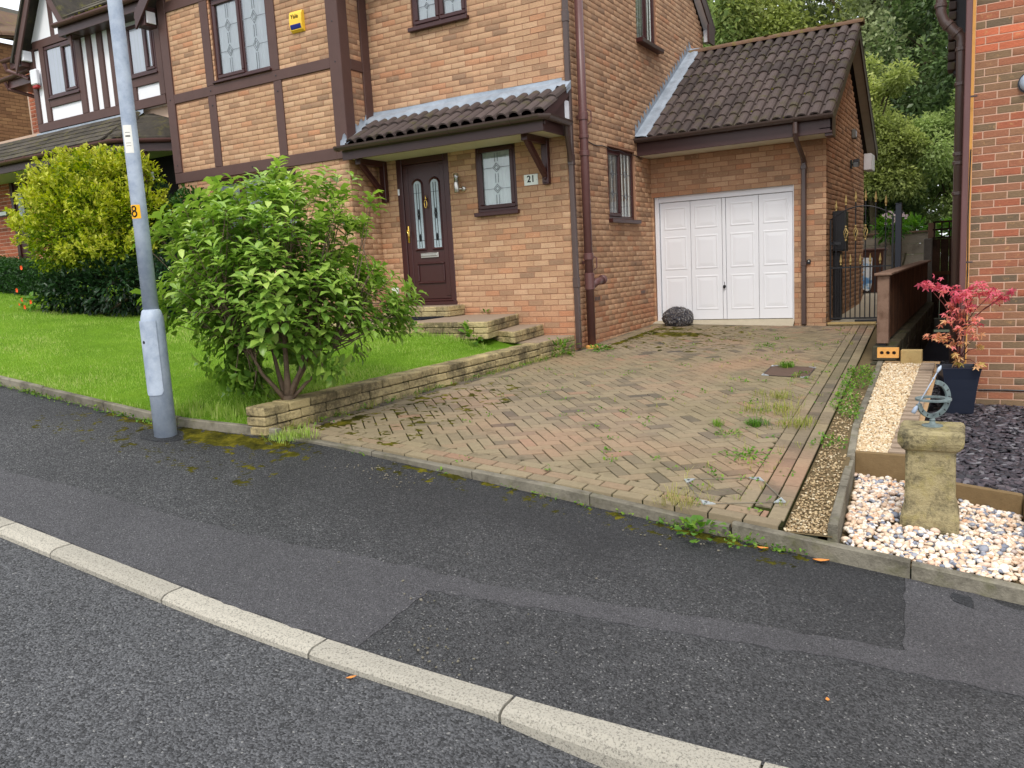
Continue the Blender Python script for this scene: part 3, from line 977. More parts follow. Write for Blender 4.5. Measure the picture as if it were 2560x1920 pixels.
# ---------------------------------------------------------------- lawn
sheet('lawn', lin(-24, -0.18, 70), lambda x: lin(edge_y(x) + 0.03, 1.0, 26), lambda x, y: lawn_z(x, y) - 0.01 + 0.012 * noise.noise(Vector((x * 1.5, y * 1.5, 0))), M['turf'])
n = 150000
gx = -0.22 - (nr.random(n) ** 1.35) * 11.5
gy = -5.36 + (nr.random(n) ** 1.25) * 5.3
ok = (gy > np.array([edge_y(x) for x in gx]) + 0.045) & ~((gx > -3.2) & (gy > -1.42)) & ~((gx < -3) & (gx > -6.9) & (gy > -0.7))
ok &= gy < 0.1
gx, gy = gx[ok], gy[ok]
gz = np.array([lawn_z(a, b) for a, b in zip(gx, gy)]) - 0.012
n = len(gx)
lf = np.array([noise.noise(Vector((a * .9, b * 1.2, 3))) + .6 * noise.noise(Vector((a * 3.1, b * 3.7, 7))) for a, b in zip(gx, gy)])
hgt = nr.uniform(0.014, 0.036, n) * (1 + 0.45 * lf)
lean = rand_dirs(n) * 0.55; lean[:, 2] = 0
P = np.stack([gx, gy, gz], 1)
tip = P + (np.array([[0, 0, 1.0]]) + lean) * hgt[:, None]
side = unit(np.cross(lean + [0, 0, .01], [0, 0, 1.0]) + rand_dirs(n) * 0.3) * nr.uniform(0.0022, 0.004, n)[:, None]
V = np.stack([P - side, P + side, tip], 1).reshape(-1, 3)
tone = np.clip(0.48 + 0.42 * lf + nr.normal(0, 0.22, n), 0.01, 1)
lawn_blades = np_mesh('grass', V, np.arange(3 * n).reshape(-1, 3), M['blade'], tone)
tag(lawn_blades, kind='stuff')

def tuft_arrays(c, n, r, h, spread=0.8, w=0.003):
    """arching grass blades of two segments round a point"""
    a = nr.uniform(0, 2 * math.pi, n)
    rr = r * np.sqrt(nr.random(n))
    P = np.stack([c[0] + rr * np.cos(a), c[1] + rr * np.sin(a), np.full(n, c[2])], 1)
    d = np.stack([np.cos(a + nr.normal(0, .5, n)), np.sin(a + nr.normal(0, .5, n)), np.zeros(n)], 1) * (spread * nr.uniform(0.2, 1.1, n))[:, None]
    H = (h * nr.uniform(0.45, 1.1, n))[:, None]
    mid = P + (d * 0.38 + [0, 0, 0.6]) * H
    tp = P + (d * 1.0 + np.stack([np.zeros(n), np.zeros(n), 0.95 - 0.45 * np.linalg.norm(d, axis=1)], 1)) * H
    s = unit(np.cross(d + [1e-4, 0, 0], [0, 0, 1.0])) * w
    V = np.stack([P - s, P + s, mid + s * .8, mid - s * .8, tp], 1)
    return V
TUFT_F = np.array([(0, 1, 2), (0, 2, 3), (3, 2, 4)])
def tuft_mesh(name, Vs, mat, parent=None, loc=None, r0=0.0, r1=1.0):
    V = np.concatenate(Vs)
    n = len(V)
    F = (TUFT_F[None] + 5 * np.arange(n)[:, None, None]).reshape(-1, 3)
    return np_mesh(name, V.reshape(-1, 3), F, mat, np.repeat(nr.uniform(r0, r1, n), 3), parent, False, loc)
# rough long grass where the mower cannot reach: along the edging, the wall end and the shrub
Vs = []
for _ in range(190):
    x = rng.uniform(-1.3, -0.2)
    y = edge_y(x) + rng.uniform(0.05, 0.28) + 0.25 * smooth((x + 0.9) / 0.7) * rng.random()
    Vs.append(tuft_arrays((x, y, lawn_z(x, y) - 0.01), 9, 0.03, rng.uniform(0.06, 0.17), 0.6, 0.0022))
for _ in range(110):
    x = rng.uniform(-8, -1.0)
    y = edge_y(x) + rng.uniform(0.05, 0.1)
    Vs.append(tuft_arrays((x, y, lawn_z(x, y) - 0.01), 7, 0.03, rng.uniform(0.04, 0.08), 0.6, 0.0024))
for _ in range(70):
    x = rng.uniform(-1.6, -0.5)
    y = -1.42 + rng.uniform(-0.06, 0.03)
    Vs.append(tuft_arrays((x, y, lawn_z(x, y) - 0.01), 8, 0.04, rng.uniform(0.05, 0.10), 0.6, 0.003))
tag(tuft_mesh('long_grass', Vs, M['blade'], r0=0.2), kind='stuff')

# ---------------------------------------------------------------- block-paved driveway
def dr_dir(x, y):
    e = 0.02
    return Vector((-(drive(x + e, y) - drive(x - e, y)) / (2 * e), -(drive(x, y + e) - drive(x, y - e)) / (2 * e), 1)).normalized()
LEFT = lambda y: -0.02 - 0.10 * smooth(-y / 5.2)
FRONT_Y = -5.075
driveway = sheet('driveway', lin(0, 1, 24), lambda t: lin(0, 1, 40), lambda t, s: 0, M['joint'])
dm = driveway.data
for v in dm.vertices:
    y = FRONT_Y + 0.01 + v.co.y * (3.25 - FRONT_Y)
    x = LEFT(y) - 0.03 + v.co.x * (drive_r(y) - LEFT(y) + 0.03)
    v.co = (x, y, drive(x, y) - 0.011)
dm.update()
m = MB(); v = []
for x in lin(-0.15, 3.70, 20): v += [(x, FRONT_Y + 0.012, drive(x, FRONT_Y) - 0.008), (x, FRONT_Y + 0.012, drive(x, FRONT_Y) - 0.3)]
for y in lin(FRONT_Y + 0.02, 3.2, 20): v += [(drive_r(y), y, drive(drive_r(y), y) - 0.008), (drive_r(y), y, drive(drive_r(y), y) - 0.4)]
m.add(v, [(2 * i, 2 * i + 1, 2 * i + 3, 2 * i + 2) for i in range(39)]); m.build('paving_side', M['joint'], driveway)
def clip_poly(poly, edges):
    """cut a convex polygon by half planes (px, py, nx, ny), keeping the side n points to"""
    for px, py, nx, ny in edges:
        res = []
        for i in range(len(poly)):
            a, b = poly[i], poly[(i + 1) % len(poly)]
            da = (a[0] - px) * nx + (a[1] - py) * ny
            db = (b[0] - px) * nx + (b[1] - py) * ny
            if da >= 0: res.append(a)
            if (da >= 0) != (db >= 0):
                t = da / (da - db)
                res.append((a[0] + (b[0] - a[0]) * t, a[1] + (b[1] - a[1]) * t))
        poly = res
        if len(poly) < 3:
            return []
    return poly
def area(p):
    return 0.5 * sum(p[i][0] * p[(i + 1) % len(p)][1] - p[(i + 1) % len(p)][0] * p[i][1] for i in range(len(p)))
blocks = []          # (polygon, rnd)
bt = lambda lo, hi: rng.uniform(lo, hi)
def rect_block(c, ang, L, W, r, edges=None, gap=0.005):
    ca, sa = math.cos(ang), math.sin(ang)
    q = [(-L / 2 + gap, -W / 2 + gap), (L / 2 - gap, -W / 2 + gap), (L / 2 - gap, W / 2 - gap), (-L / 2 + gap, W / 2 - gap)]
    p = [(c[0] + x * ca - y * sa, c[1] + x * sa + y * ca) for x, y in q]
    if edges: p = clip_poly(p, edges)
    if len(p) >= 3 and area(p) > 0.0012:
        blocks.append((p, r))
ra = math.atan2(8.0, -0.4)          # direction of the right-hand edge
rn = (-math.sin(ra), math.cos(ra))                                      # points to the left, into the drive
# three border rows at the front and on the right, two on the left
for k in range(3):
    y = FRONT_Y + 0.05 + 0.1 * k
    x = LEFT(y) + (0.07 if k % 2 else 0.0)
    x1 = drive_r(y) - 0.1 * k
    while x < x1 - 0.03:
        e = min(x + 0.2, x1)
        rect_block(((x + e) / 2, y), 0.0, e - x, 0.1, bt(0.62, 1.0) if k == 1 else bt(0.3, 0.62))
        x = e
def rb(y, k): return drive_r(y) - 0.05 - 0.1 * k
for k in range(3):
    y = FRONT_Y + 0.1 + 0.1 * k + (0.06 if k % 2 else 0)
    while y < 3.0:
        e = y + 0.2
        rect_block((rb((y + e) / 2, k), (y + e) / 2), ra, 0.2, 0.1, bt(0.0, 0.3) if k == 1 else bt(0.25, 0.6))
        y = e
for k in range(2):
    y = FRONT_Y + 0.32 + (0.1 if k else 0)
    while y < 2.9:
        e = y + 0.2
        ym = (y + e) / 2
        rect_block((LEFT(ym) + 0.05 + 0.1 * k, ym), math.atan2(0.2, LEFT(e) - LEFT(y)), 0.2, 0.1, bt(0.0, 0.25) if k == 0 else bt(0.3, 0.6))
        y = e
inner = [(0, FRONT_Y + 0.301, 0, 1), (0, 2.93, 0, -1), (rb(-5, 2) - 0.051, -5, rn[0], rn[1]), (LEFT(-4) + 0.201, -4, 1.0, 0.02)]
COVER = ((3.315, -4.655), math.radians(31), 0.40)                       # recessed block-filled cover near the front
c45 = math.cos(math.pi / 4)
for i in range(-60, 61):
    for j in range(-60, 61):
        # 45 degree herringbone: an L of two blocks repeats on a skewed lattice
        for (ox, oy, ang) in ((0.1, 0.05, 0.0), (0.05, 0.2, math.pi / 2)):
            lx, ly = 0.1 * i + 0.2 * j + ox, 0.1 * i - 0.2 * j + oy
            cx, cy = 1.8 + (lx - ly) * c45, -1.0 + (lx + ly) * c45
            if not (-0.4 < cx < 4.2 and -5.4 < cy < 3.2):
                continue
            rr = min(1, max(0.001, rng.gauss(0.48, 0.17)))
            if rng.random() < 0.02: rr = bt(0.0, 0.08)
            rect_block((cx, cy), math.pi / 4 + ang, 0.2, 0.1, rr, inner)
def block_geo(p, local=None):
    """prism with a chamfered top; returns verts and faces"""
    cx, cy = sum(q[0] for q in p) / len(p), sum(q[1] for q in p) / len(p)
    dz = rng.uniform(-0.0022, 0.0022)
    tx, ty = rng.uniform(-.006, .006), rng.uniform(-.006, .006)
    n = len(p)
    v = []
    for s, z in ((1.0, -0.065), (1.0, -0.004), (0.93, 0.0)):
        for x, y in p:
            X = cx + (x - cx) * (1 - (1 - s) * min(1, 0.05 / max(1e-4, math.hypot(x - cx, y - cy))) * 1.0) if s < 1 else x
            Y = cy + (y - cy) * (1 - (1 - s) * min(1, 0.05 / max(1e-4, math.hypot(x - cx, y - cy))) * 1.0) if s < 1 else y
            v.append((X, Y, drive(X, Y) + z + dz + (x - cx) * tx + (y - cy) * ty))
    f = [tuple(2 * n + i for i in range(n))]
    for k in (0, 1):
        f += [(k * n + i, k * n + (i + 1) % n, (k + 1) * n + (i + 1) % n, (k + 1) * n + i) for i in range(n)]
    return v, f, (cx, cy)
def bscore(p):
    cx, cy = sum(q[0] for q in p) / len(p), sum(q[1] for q in p) / len(p)
    P = Vector((cx, cy, drive(cx, cy)))
    q = to_px(P)
    if not q or not (0 < q[0] < 2560 and 0 < q[1] < 1920): return 0
    d = CAM - P
    return abs(area(p)) * d.z / d.length ** 3
blocks.sort(key=lambda b: -bscore(b[0]))
rest = MB()
for i, (p, r) in enumerate(blocks):
    v, f, c = block_geo(p)
    if i < 300:
        z = drive(*c)
        mb = MB(); mb.add(v, f)
        o = mb.build('paving_block', M['block'], driveway, loc=(c[0], c[1], z))
        o['rnd'] = r
    else:
        rest.add(v, f, 0, r)
o = rest.build('paving_blocks', M['block'], driveway); o['kind'] = 'stuff'

# recessed covers let into the paving
def cover(label, c, ang, w, h, tray):
    t = thing('drain_cover', (c[0], c[1], drive(*c)), label, 'drain cover')
    ca, sa = math.cos(ang), math.sin(ang)
    def P(u, v, dz):
        x, y = c[0] + u * ca - v * sa, c[1] + u * sa + v * ca
        return (x, y, drive(x, y) + dz)
    if tray:
        mb = MB()
        n = 6
        for i in range(n):
            for j in range(n):
                a, b = -w / 2 + w * i / n, -w / 2 + w * (i + 1) / n
                cc, d = -h / 2 + h * j / n, -h / 2 + h * (j + 1) / n
                mb.quad(P(a, cc, 0.004), P(b, cc, 0.004), P(b, d, 0.004), P(a, d, 0.004))
        mb.build('tray', M['tray'], t)
    fr_ = MB()
    for (a, b, cc, d) in ((-w / 2, w / 2, -h / 2, -h / 2 + .008), (-w / 2, w / 2, h / 2 - .008, h / 2), (-w / 2, -w / 2 + .008, -h / 2, h / 2), (w / 2 - .008, w / 2, -h / 2, h / 2)):
        k = 6
        for i in range(k):
            if b - a > d - cc:
                q = (a + (b - a) * i / k, a + (b - a) * (i + 1) / k, cc, d)
            else:
                q = (a, b, cc + (d - cc) * i / k, cc + (d - cc) * (i + 1) / k)
            fr_.quad(P(q[0], q[2], .0065), P(q[1], q[2], .0065), P(q[1], q[3], .0065), P(q[0], q[3], .0065))
    fr_.build('rim', M['edging'] if not tray else M['black_metal'], t)
    for sx, sy in ((-1, -1), (1, -1), (1, 1), (-1, 1)):
        s = 0.075
        mb = MB()
        p = [(sx * w / 2, sy * h / 2), (sx * (w / 2 - s), sy * h / 2), (sx * w / 2, sy * (h / 2 - s))]
        if sx * sy < 0: p = [p[0], p[2], p[1]]
        mb.add([P(*q, .009) for q in p] + [P(*q, .002) for q in p], [(0, 1, 2), (0, 3, 4, 1), (1, 4, 5, 2), (2, 5, 3, 0)])
        pl = mb.build('corner_plate', M['alu'], t)
        q = (sx * (w / 2 - .024), sy * (h / 2 - .024))
        m2 = MB(); m2.lathe(P(*q, .0092), [(0.010, 0.0), (0.010, 0.0012)], 10)
        m2.build('lift_hole', M['black_metal'], pl)
    return t
cover('square recessed drain cover filled with paving blocks at the front corner of the driveway', (3.315, -4.655), math.radians(33), 0.50, 0.44, False)
cover('dark recessed drain cover with bright corners further up the driveway', (2.86, -0.72), math.radians(2), 0.46, 0.60, True)

# ---------------------------------------------------------------- the house, number 21
house = thing('brick_house', (-3.4, 0, 0), 'tan brick house with brown timber framing, tiled door canopy and leaded windows', 'house')
FRONT = frame((0, 0, 0), (1, 0, 0), (0, -1, 0))
BAY = frame((0, -0.6, 0), (1, 0, 0), (0, -1, 0))
RET = frame((-3.11, 0, 0), (0, 1, 0), (1, 0, 0))
SIDE = frame((0, 0, 0), (0, 1, 0), (1, 0, 0))
DEPTH = 5.886
def house_tone(u, z):
    if z < 0.62 and rng.random() < 0.6:
        return rng.uniform(0.76, 0.93)
    r = rng.random()
    if r < 0.22: return rng.uniform(0.02, 0.3)
    if r < 0.86: return rng.uniform(0.32, 0.74)
    return rng.uniform(0.74, 0.90)
DOOR = (-2.755, -1.84, 0.65, 2.775)
SMALLW = (-1.395, -0.765, 1.885, 2.775)
UPW = (-2.30, -1.385, 4.46, 5.16)
BAYW = (-5.63, -4.44, 4.185, 5.38)
BAYLOW = (-5.97, -4.14, 1.62, 2.75)
SIDEUP = (2.53, 3.42, 4.44, 5.55)
SIDELOW = (1.27, 2.31, 1.735, 2.75)
gable = lambda z: (0.0 if z < 5.25 else (z - 5.25) / 0.7, DEPTH if z < 5.25 else DEPTH - (z - 5.25) / 0.7)
walls = []
def add_wall(fr, u0, u1, z0, z1, ops, ext=None, extra=(), **kw):
    w_ = wall_sheet('wall', fr, u0, u1, z0, z1, ops, M['mortar_buff'], house, 0.11, ext)
    walls.append((w_, brick_layout(fr, u0, u1, z0, z1, list(ops) + list(extra), ext, 0.0, 0.0, house_tone, **kw)))
    return w_
add_wall(FRONT, -3.11, 0.006, -0.15, 5.25, [DOOR, SMALLW, UPW])
add_wall(SIDE, 0.0, DEPTH, -0.15, 7.3, [SIDEUP, SIDELOW], gable, extra=[(3.0, DEPTH + 1, -1, 2.7)])
bayg = lambda z: (-6.77 if z < 5.5 else -6.77 + (z - 5.5) / 1.0, -3.11 if z < 5.5 else -3.11 - (z - 5.5) / 1.0)
add_wall(BAY, -6.77, -3.104, 0.2, 7.2, [BAYW, BAYLOW], bayg, extra=[(-7, -3, 2.775, 2.925), (-7, -3, 4.0, 4.14), (-7, -3, 5.385, 5.53), (-6.78, -6.6, 2.7, 5.6), (-3.29, -3.0, 2.7, 5.6)])
add_wall(RET, -0.6, 0.0, 0.2, 5.3, [], extra=[(-0.7, -0.44, 2.77, 5.6), (-0.17, 0, 3.4, 5.6), (-0.5, 0, 3.99, 4.13)])
LRET = frame((-6.77, 0, 0), (0, 1, 0), (-1, 0, 0))
add_wall(LRET, -0.6, 3.0, 0.4, 5.3, [])
def hidden_brick(b):
    q = to_px(b[0] @ Vector((b[1], b[3], b[2])))
    return q is not None and 380 < q[0] < 890 and q[1] > 440          # behind the shrubs
brick_emit(walls, M['brick_buff'], 300, hidden_brick)
# plain back and far walls close the building
bx('rear_wall', M['mortar_buff'], house, -6.76, -0.02, DEPTH - 0.2, DEPTH - 0.02, 0, 5.25)
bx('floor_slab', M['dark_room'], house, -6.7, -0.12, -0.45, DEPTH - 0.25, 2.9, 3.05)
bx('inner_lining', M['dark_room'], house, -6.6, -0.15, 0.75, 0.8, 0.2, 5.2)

# main roof: two tiled slopes and the small front gable over the bay
def slab(name, pts, th, mat, parent):
    p = [Vector(q) for q in pts]
    n = (p[1] - p[0]).cross(p[3] - p[0]).normalized()
    if n.z < 0: n = -n
    v = p + [q + n * th for q in p]
    return MB().add(v, [(3, 2, 1, 0), (4, 5, 6, 7), (0, 1, 5, 4), (1, 2, 6, 5), (2, 3, 7, 6), (3, 0, 4, 7)]).build(name, mat, parent)
RZ = lambda y: 5.40 + 0.7 * (6.1 - y) if y > 2.95 else 5.40 + 0.7 * (y + 0.2)
slab('roof', [(-7.05, -0.32, RZ(-0.32)), (0.14, -0.32, RZ(-0.32)), (0.14, 2.95, RZ(2.95)), (-7.05, 2.95, RZ(2.95))], 0.05, M['tile'], house)
slab('roof', [(0.14, 6.22, RZ(6.22)), (-7.05, 6.22, RZ(6.22)), (-7.05, 2.95, RZ(2.95)), (0.14, 2.95, RZ(2.95))], 0.05, M['tile'], house)
slab('roof', [(-7.05, -0.85, 5.32), (-7.05, 2.4, 5.32), (-4.94, 2.4, 7.4), (-4.94, -0.85, 7.4)], 0.05, M['tile'], house)
slab('roof', [(-2.83, 2.4, 5.32), (-2.83, -0.85, 5.32), (-4.94, -0.85, 7.4), (-4.94, 2.4, 7.4)], 0.05, M['tile'], house)
# barge boards and boxed ends on the side gable
def barge(name, a, b, drop, th, mat, parent, out):
    a, b, out = Vector(a), Vector(b), Vector(out)
    v = [a, b, b - Vector((0, 0, drop)), a - Vector((0, 0, drop))]
    v += [q + out * th for q in v]
    return MB().add(v, [(0, 1, 2, 3), (7, 6, 5, 4), (0, 4, 5, 1), (1, 5, 6, 2), (2, 6, 7, 3), (3, 7, 4, 0)]).build(name, mat, parent)
for s in (0, 1):
    y0, y1 = ((-0.3, 2.95), (6.15, 2.95))[s]
    barge('barge_board', (0.115, y0, RZ(y0) - 0.005), (0.115, y1, RZ(y1) - 0.005), 0.21, 0.024, M['fascia'], house, (1, 0, 0))
    barge('soffit', (0.0, y0, RZ(y0) - 0.19), (0.0, y1, RZ(y1) - 0.19), 0.015, 0.112, M['white'], house, (1, 0, 0))
bx('boxed_end', M['white'], house, 0.012, 0.112, 5.90, 6.10, 5.06, 5.27, 0.004)
bx('boxed_end', M['fascia'], house, 0.115, 0.15, 5.80, 6.16, 5.02, 5.34, 0.004)
bx('gutter', M['gutter'], house, -7.0, 0.14, 6.16, 6.27, 5.26, 5.35, 0.02)
# left end of the bay gable: brown boxed eaves with a white end
barge('barge_board', (-7.02, -0.85, 5.40), (-4.94, -0.85, 7.45), 0.24, 0.03, M['fascia'], house, (0, -1, 0))
barge('barge_board', (-2.86, -0.85, 5.40), (-4.94, -0.85, 7.45), 0.24, 0.03, M['fascia'], house, (0, -1, 0))
bx('boxed_end', M['fascia'], house, -7.06, -6.85, -0.83, -0.60, 5.20, 5.50, 0.006)
bx('boxed_end', M['white'], house, -6.848, -6.825, -0.80, -0.64, 5.24, 5.42, 0.004)

# half timbering on the bay
def board(u0, u1, z0, z1, fr=BAY, d=0.024, c=0.004):
    o = MB().box(u0, u1, -0.02, d, z0, z1, c=c, mat=fr).build('timber_board', M['timber'], house)
    return o
board(-6.80, -3.30, 2.77, 2.93); board(-6.62, -3.30, 4.0, 4.142); board(-6.62, -3.30, 5.382, 5.535)
board(-6.80, -6.62, 2.933, 5.70, d=0.027)
board(-3.297, -3.086, 2.77, 5.60, d=0.028)
board(-5.83, -5.665, 2.933, 3.997); board(-4.41, -4.25, 2.933, 3.997)
board(-5.83, -5.66, 4.145, 5.38); board(-4.43, -4.27, 4.145, 5.38)
RB = lambda *a, **k: board(*a, fr=RET, **k)
RB(-0.622, -0.43, 2.77, 5.60, d=0.026); RB(-0.428, -0.17, 3.985, 4.13); RB(-0.168, -0.004, 3.30, 5.40, d=0.026)
RB(-0.428, -0.17, 5.38, 5.53)
bolt = MB()
for u, z in ((-6.71, 3.05), (-6.71, 4.07), (-5.75, 4.07), (-4.34, 4.07), (-3.19, 4.07), (-3.19, 2.85), (-5.74, 3.85), (-4.33, 3.85), (-3.19, 4.6), (-5.0, 2.85)):
    bolt.lathe(BAY @ Vector((u, 0.026, z)), [(0.012, 0), (0.012, 0.004), (0.006, 0.006)], 8, axis=(0, -1, 0))
bolt.build('timber_bolt', M['black_metal'], house)

# windows
window(house, BAY, *BAYW, [(-5.575, -5.03), (-4.985, -4.495)], M['mahogany'], sash=[0], diamonds=(0.32, 0.68), curtain='curtain', depth=0.035, sill_out=0.06)
window(house, BAY, *BAYLOW, [(-5.915, -5.34), (-5.28, -4.77), (-4.71, -4.195)], M['mahogany'], sash=[0, 2], diamonds=(0.32, 0.68), curtain='blind', depth=0.04)
window(house, FRONT, *UPW, [(-2.245, -1.865), (-1.82, -1.44)], M['mahogany'], sash=[0, 1], diamonds=(0.34, 0.72), curtain='curtain', depth=0.03, sill_out=0.075, sill_h=0.05)
window(house, FRONT, *SMALLW, [(-1.34, -0.82)], M['mahogany'], sash=[0], diamonds=(0.3, 0.7), curtain='blind', depth=0.02, sill_out=0.07, sill_h=0.05)
window(house, SIDE, *SIDEUP, [(2.585, 2.96), (3.01, 3.365)], M['mahogany'], sash=[1], curtain='blind', cur_d=0.012, depth=0.05, sill_out=0.11, sill_h=0.06)
window(house, SIDE, *SIDELOW, [(1.325, 1.78), (1.83, 2.255)], M['mahogany'], sash=[0], diamonds=(0.34, 0.68), curtain='blind', cur_d=0.012, depth=0.05, sill_out=0.07, sill_h=0.05)

# front door
dmb = MB()
for q in ((-2.755, -2.655, 0.65, 2.775), (-1.925, -1.84, 0.65, 2.775), (-2.655, -1.925, 2.66, 2.775)):
    dmb.box(q[0], q[1], -0.07, 0.012, q[2], q[3], c=0.008, mat=FRONT)
door = dmb.build('front_door', M['mahogany'], house)
leafm = MB()
leafm.box(-2.652, -1.928, -0.06, -0.015, 0.74, 2.657, c=0.004, mat=FRONT)
for q in ((-2.652, -2.57, 0.78, 2.62), (-2.01, -1.928, 0.78, 2.62)):
    leafm.box(q[0], q[1], -0.02, -0.004, q[2], q[3], c=0.006, mat=FRONT)
dleaf = leafm.build('leaf', M['mahogany'], door)
MB().box(-2.76, -1.83, -0.07, 0.03, 0.65, 0.70, c=0.006, mat=FRONT).box(-2.70, -1.88, -0.06, 0.022, 0.702, 0.735, c=0.01, mat=FRONT).build('weather_bar', M['mahogany'], door)
def arch_pts(u0, u1, z0, z1, n=10):
    cu, r = (u0 + u1) / 2, (u1 - u0) / 2
    return [(u0, z0), (u1, z0)] + [(cu + r * math.cos(t), z1 - r + r * math.sin(t)) for t in lin(0, math.pi, n)]
for (a, b) in ((-2.475, -2.345), (-2.175, -2.045)):
    gp = arch_pts(a, b, 1.47, 2.42)
    MB().add([FRONT @ Vector((u, -0.010, z)) for u, z in gp], [tuple(range(len(gp)))]).build('glass_panel', M['frosted'], dleaf)
    op = arch_pts(a - 0.035, b + 0.035, 1.435, 2.455)
    m = MB()
    n = len(gp)
    for ring in range(1):
        v = [FRONT @ Vector((u, -0.012, z)) for u, z in op] + [FRONT @ Vector((u, 0.010, z)) for u, z in arch_pts(a - 0.022, b + 0.022, 1.448, 2.442)] + [FRONT @ Vector((u, -0.009, z)) for u, z in gp]
        f = [(k * n + i, k * n + (i + 1) % n, (k + 1) * n + (i + 1) % n, (k + 1) * n + i) for k in (0, 1) for i in range(n)]
        m.add(v, f)
    m.build('glass_bead', M['mahogany'], dleaf)
    m = MB()
    cu = (a + b) / 2
    for z, s in ((1.95, 1.0), (1.62, 0.7)):
        lead_diamond(m, FRONT, cu, z, 0.022 * s, 0.075 * s, -0.009, 0.012)
    strip(m, FRONT, (cu - .02, 1.48), (cu - .02, 2.38), -0.009, 0.008); strip(m, FRONT, (cu + .02, 1.48), (cu + .02, 2.38), -0.009, 0.008)
    strip(m, FRONT, (a, 1.58), (b, 1.58), -0.009, 0.005); strip(m, FRONT, (a, 2.25), (b, 2.25), -0.009, 0.005)
    m.build('lead_strip', M['black_metal'], dleaf)
m = MB()
for (u0, u1, z0, z1) in ((-2.50, -2.02, 1.235, 1.265), (-2.50, -2.02, 0.96, 0.99), (-2.50, -2.47, 0.992, 1.233), (-2.05, -2.02, 0.992, 1.233)):
    m.box(u0, u1, -0.016, 0.008, z0, z1, c=0.01, mat=FRONT)
m.build('moulded_panel', M['mahogany'], dleaf)
lp = MB(); lp.box(-2.42, -2.11, -0.016, 0.004, 1.33, 1.405, c=0.005, mat=FRONT); lp.box(-2.41, -2.12, 0.0, 0.016, 1.352, 1.397, c=0.007, mat=FRONT)
lp.build('letter_plate', M['chrome'], dleaf)
kn = MB()
kn.lathe(FRONT @ Vector((-2.262, -0.012, 2.16)), [(0.014, 0), (0.016, 0.02), (0.006, 0.03)], 10, axis=(0, -1, 0))
kn.tube([FRONT @ Vector(p) for p in ((-2.262, .012, 2.21), (-2.262, .012, 2.14))], 0.006, 8)
kn.tube([FRONT @ Vector((-2.262 + 0.022 * math.sin(t), .016, 2.085 + 0.055 * math.cos(t))) for t in lin(0, 2 * math.pi, 15)], 0.006, 6)
kn.build('door_knocker', M['brass'], dleaf, smooth=True)
hd = MB()
hd.box(-2.632, -2.598, -0.006, 0.004, 1.56, 1.80, c=0.003, mat=FRONT)
hd.tube([FRONT @ Vector(p) for p in ((-2.615, 0, 1.735), (-2.615, .035, 1.735), (-2.60, .045, 1.72), (-2.575, .045, 1.66), (-2.572, .04, 1.62))], 0.008, 8)
hd.build('door_handle', M['brass'], dleaf, smooth=True)
bp_ = MB(); bp_.box(-2.742, -2.712, 0.010, 0.026, 2.245, 2.335, c=0.005, mat=FRONT)
bell = bp_.build('bell_push', M['white'], door)
MB().lathe(FRONT @ Vector((-2.727, 0.026, 2.275)), [(0.008, 0), (0.007, 0.003)], 10, axis=(0, -1, 0)).build('button', M['sign'], bell)

# roll tiles: one mesh, copied for every tile
def roll_tile(name, width, length, rolls=2, roll_h=0.042, th=0.016):
    """u across, v down the slope from the top edge, w out of the slope"""
    prof = []
    p = width / rolls
    for k in range(rolls):
        b = k * p
        prof += [(b, 0.0)] if k == 0 else []
        prof.append((b + 0.16 * p, 0.0))
        for t in lin(math.pi, 0, 7):
            prof.append((b + 0.58 * p + 0.40 * p * math.cos(t), roll_h * math.sin(t) ** 0.8 if 0 < math.sin(t) else 0.0))
        prof.append(((k + 1) * p, 0.0))
    n = len(prof)
    v, f = [], []
    for (vv, ww) in ((0.0, 0.0), (length, 0.024)):
        v += [(u, -vv, h + ww) for u, h in prof]
    v += [(u, -length, h + 0.024 - th) for u, h in prof]
    for r in (0, 1):
        f += [(r * n + i, r * n + i + 1, (r + 1) * n + i + 1, (r + 1) * n + i) for i in range(n - 1)]
    me = bpy.data.meshes.new(name)
    me.from_pydata(v, [], [q[::-1] for q in f])
    return me
def tile_field(roof, me, mat, A, U, S, width, n_u, rows, gauge, over=0.07, u_start=0.0, name='roof_tile', rndlo=0.0, rndhi=1.0):
    """A top-left corner on the slope, U along the eaves, S down the slope"""
    U, S = Vector(U).normalized(), Vector(S).normalized()
    N = U.cross(S).normalized()
    if N.z < 0: N = -N
    if not me.materials: me.materials.append(mat)
    V = -S
    out_ = []
    for r in range(rows):
        for i in range(n_u):
            p = Vector(A) + U * (u_start + i * width + rng.uniform(-.002, .002)) + S * (r * gauge + rng.uniform(-.004, .004)) + N * (0.002 + rng.uniform(0, .003))
            o = bpy.data.objects.new(name, me)
            COL.objects.link(o)
            o.matrix_basis = Matrix(((U.x, V.x, N.x, p.x), (U.y, V.y, N.y, p.y), (U.z, V.z, N.z, p.z), (0, 0, 0, 1))) @ Matrix.Rotation(rng.uniform(-.006, .006), 4, 'Z')
            o['rnd'] = rng.uniform(max(rndlo, .001), rndhi)
            attach(o, roof)
            out_.append(o)
    return out_

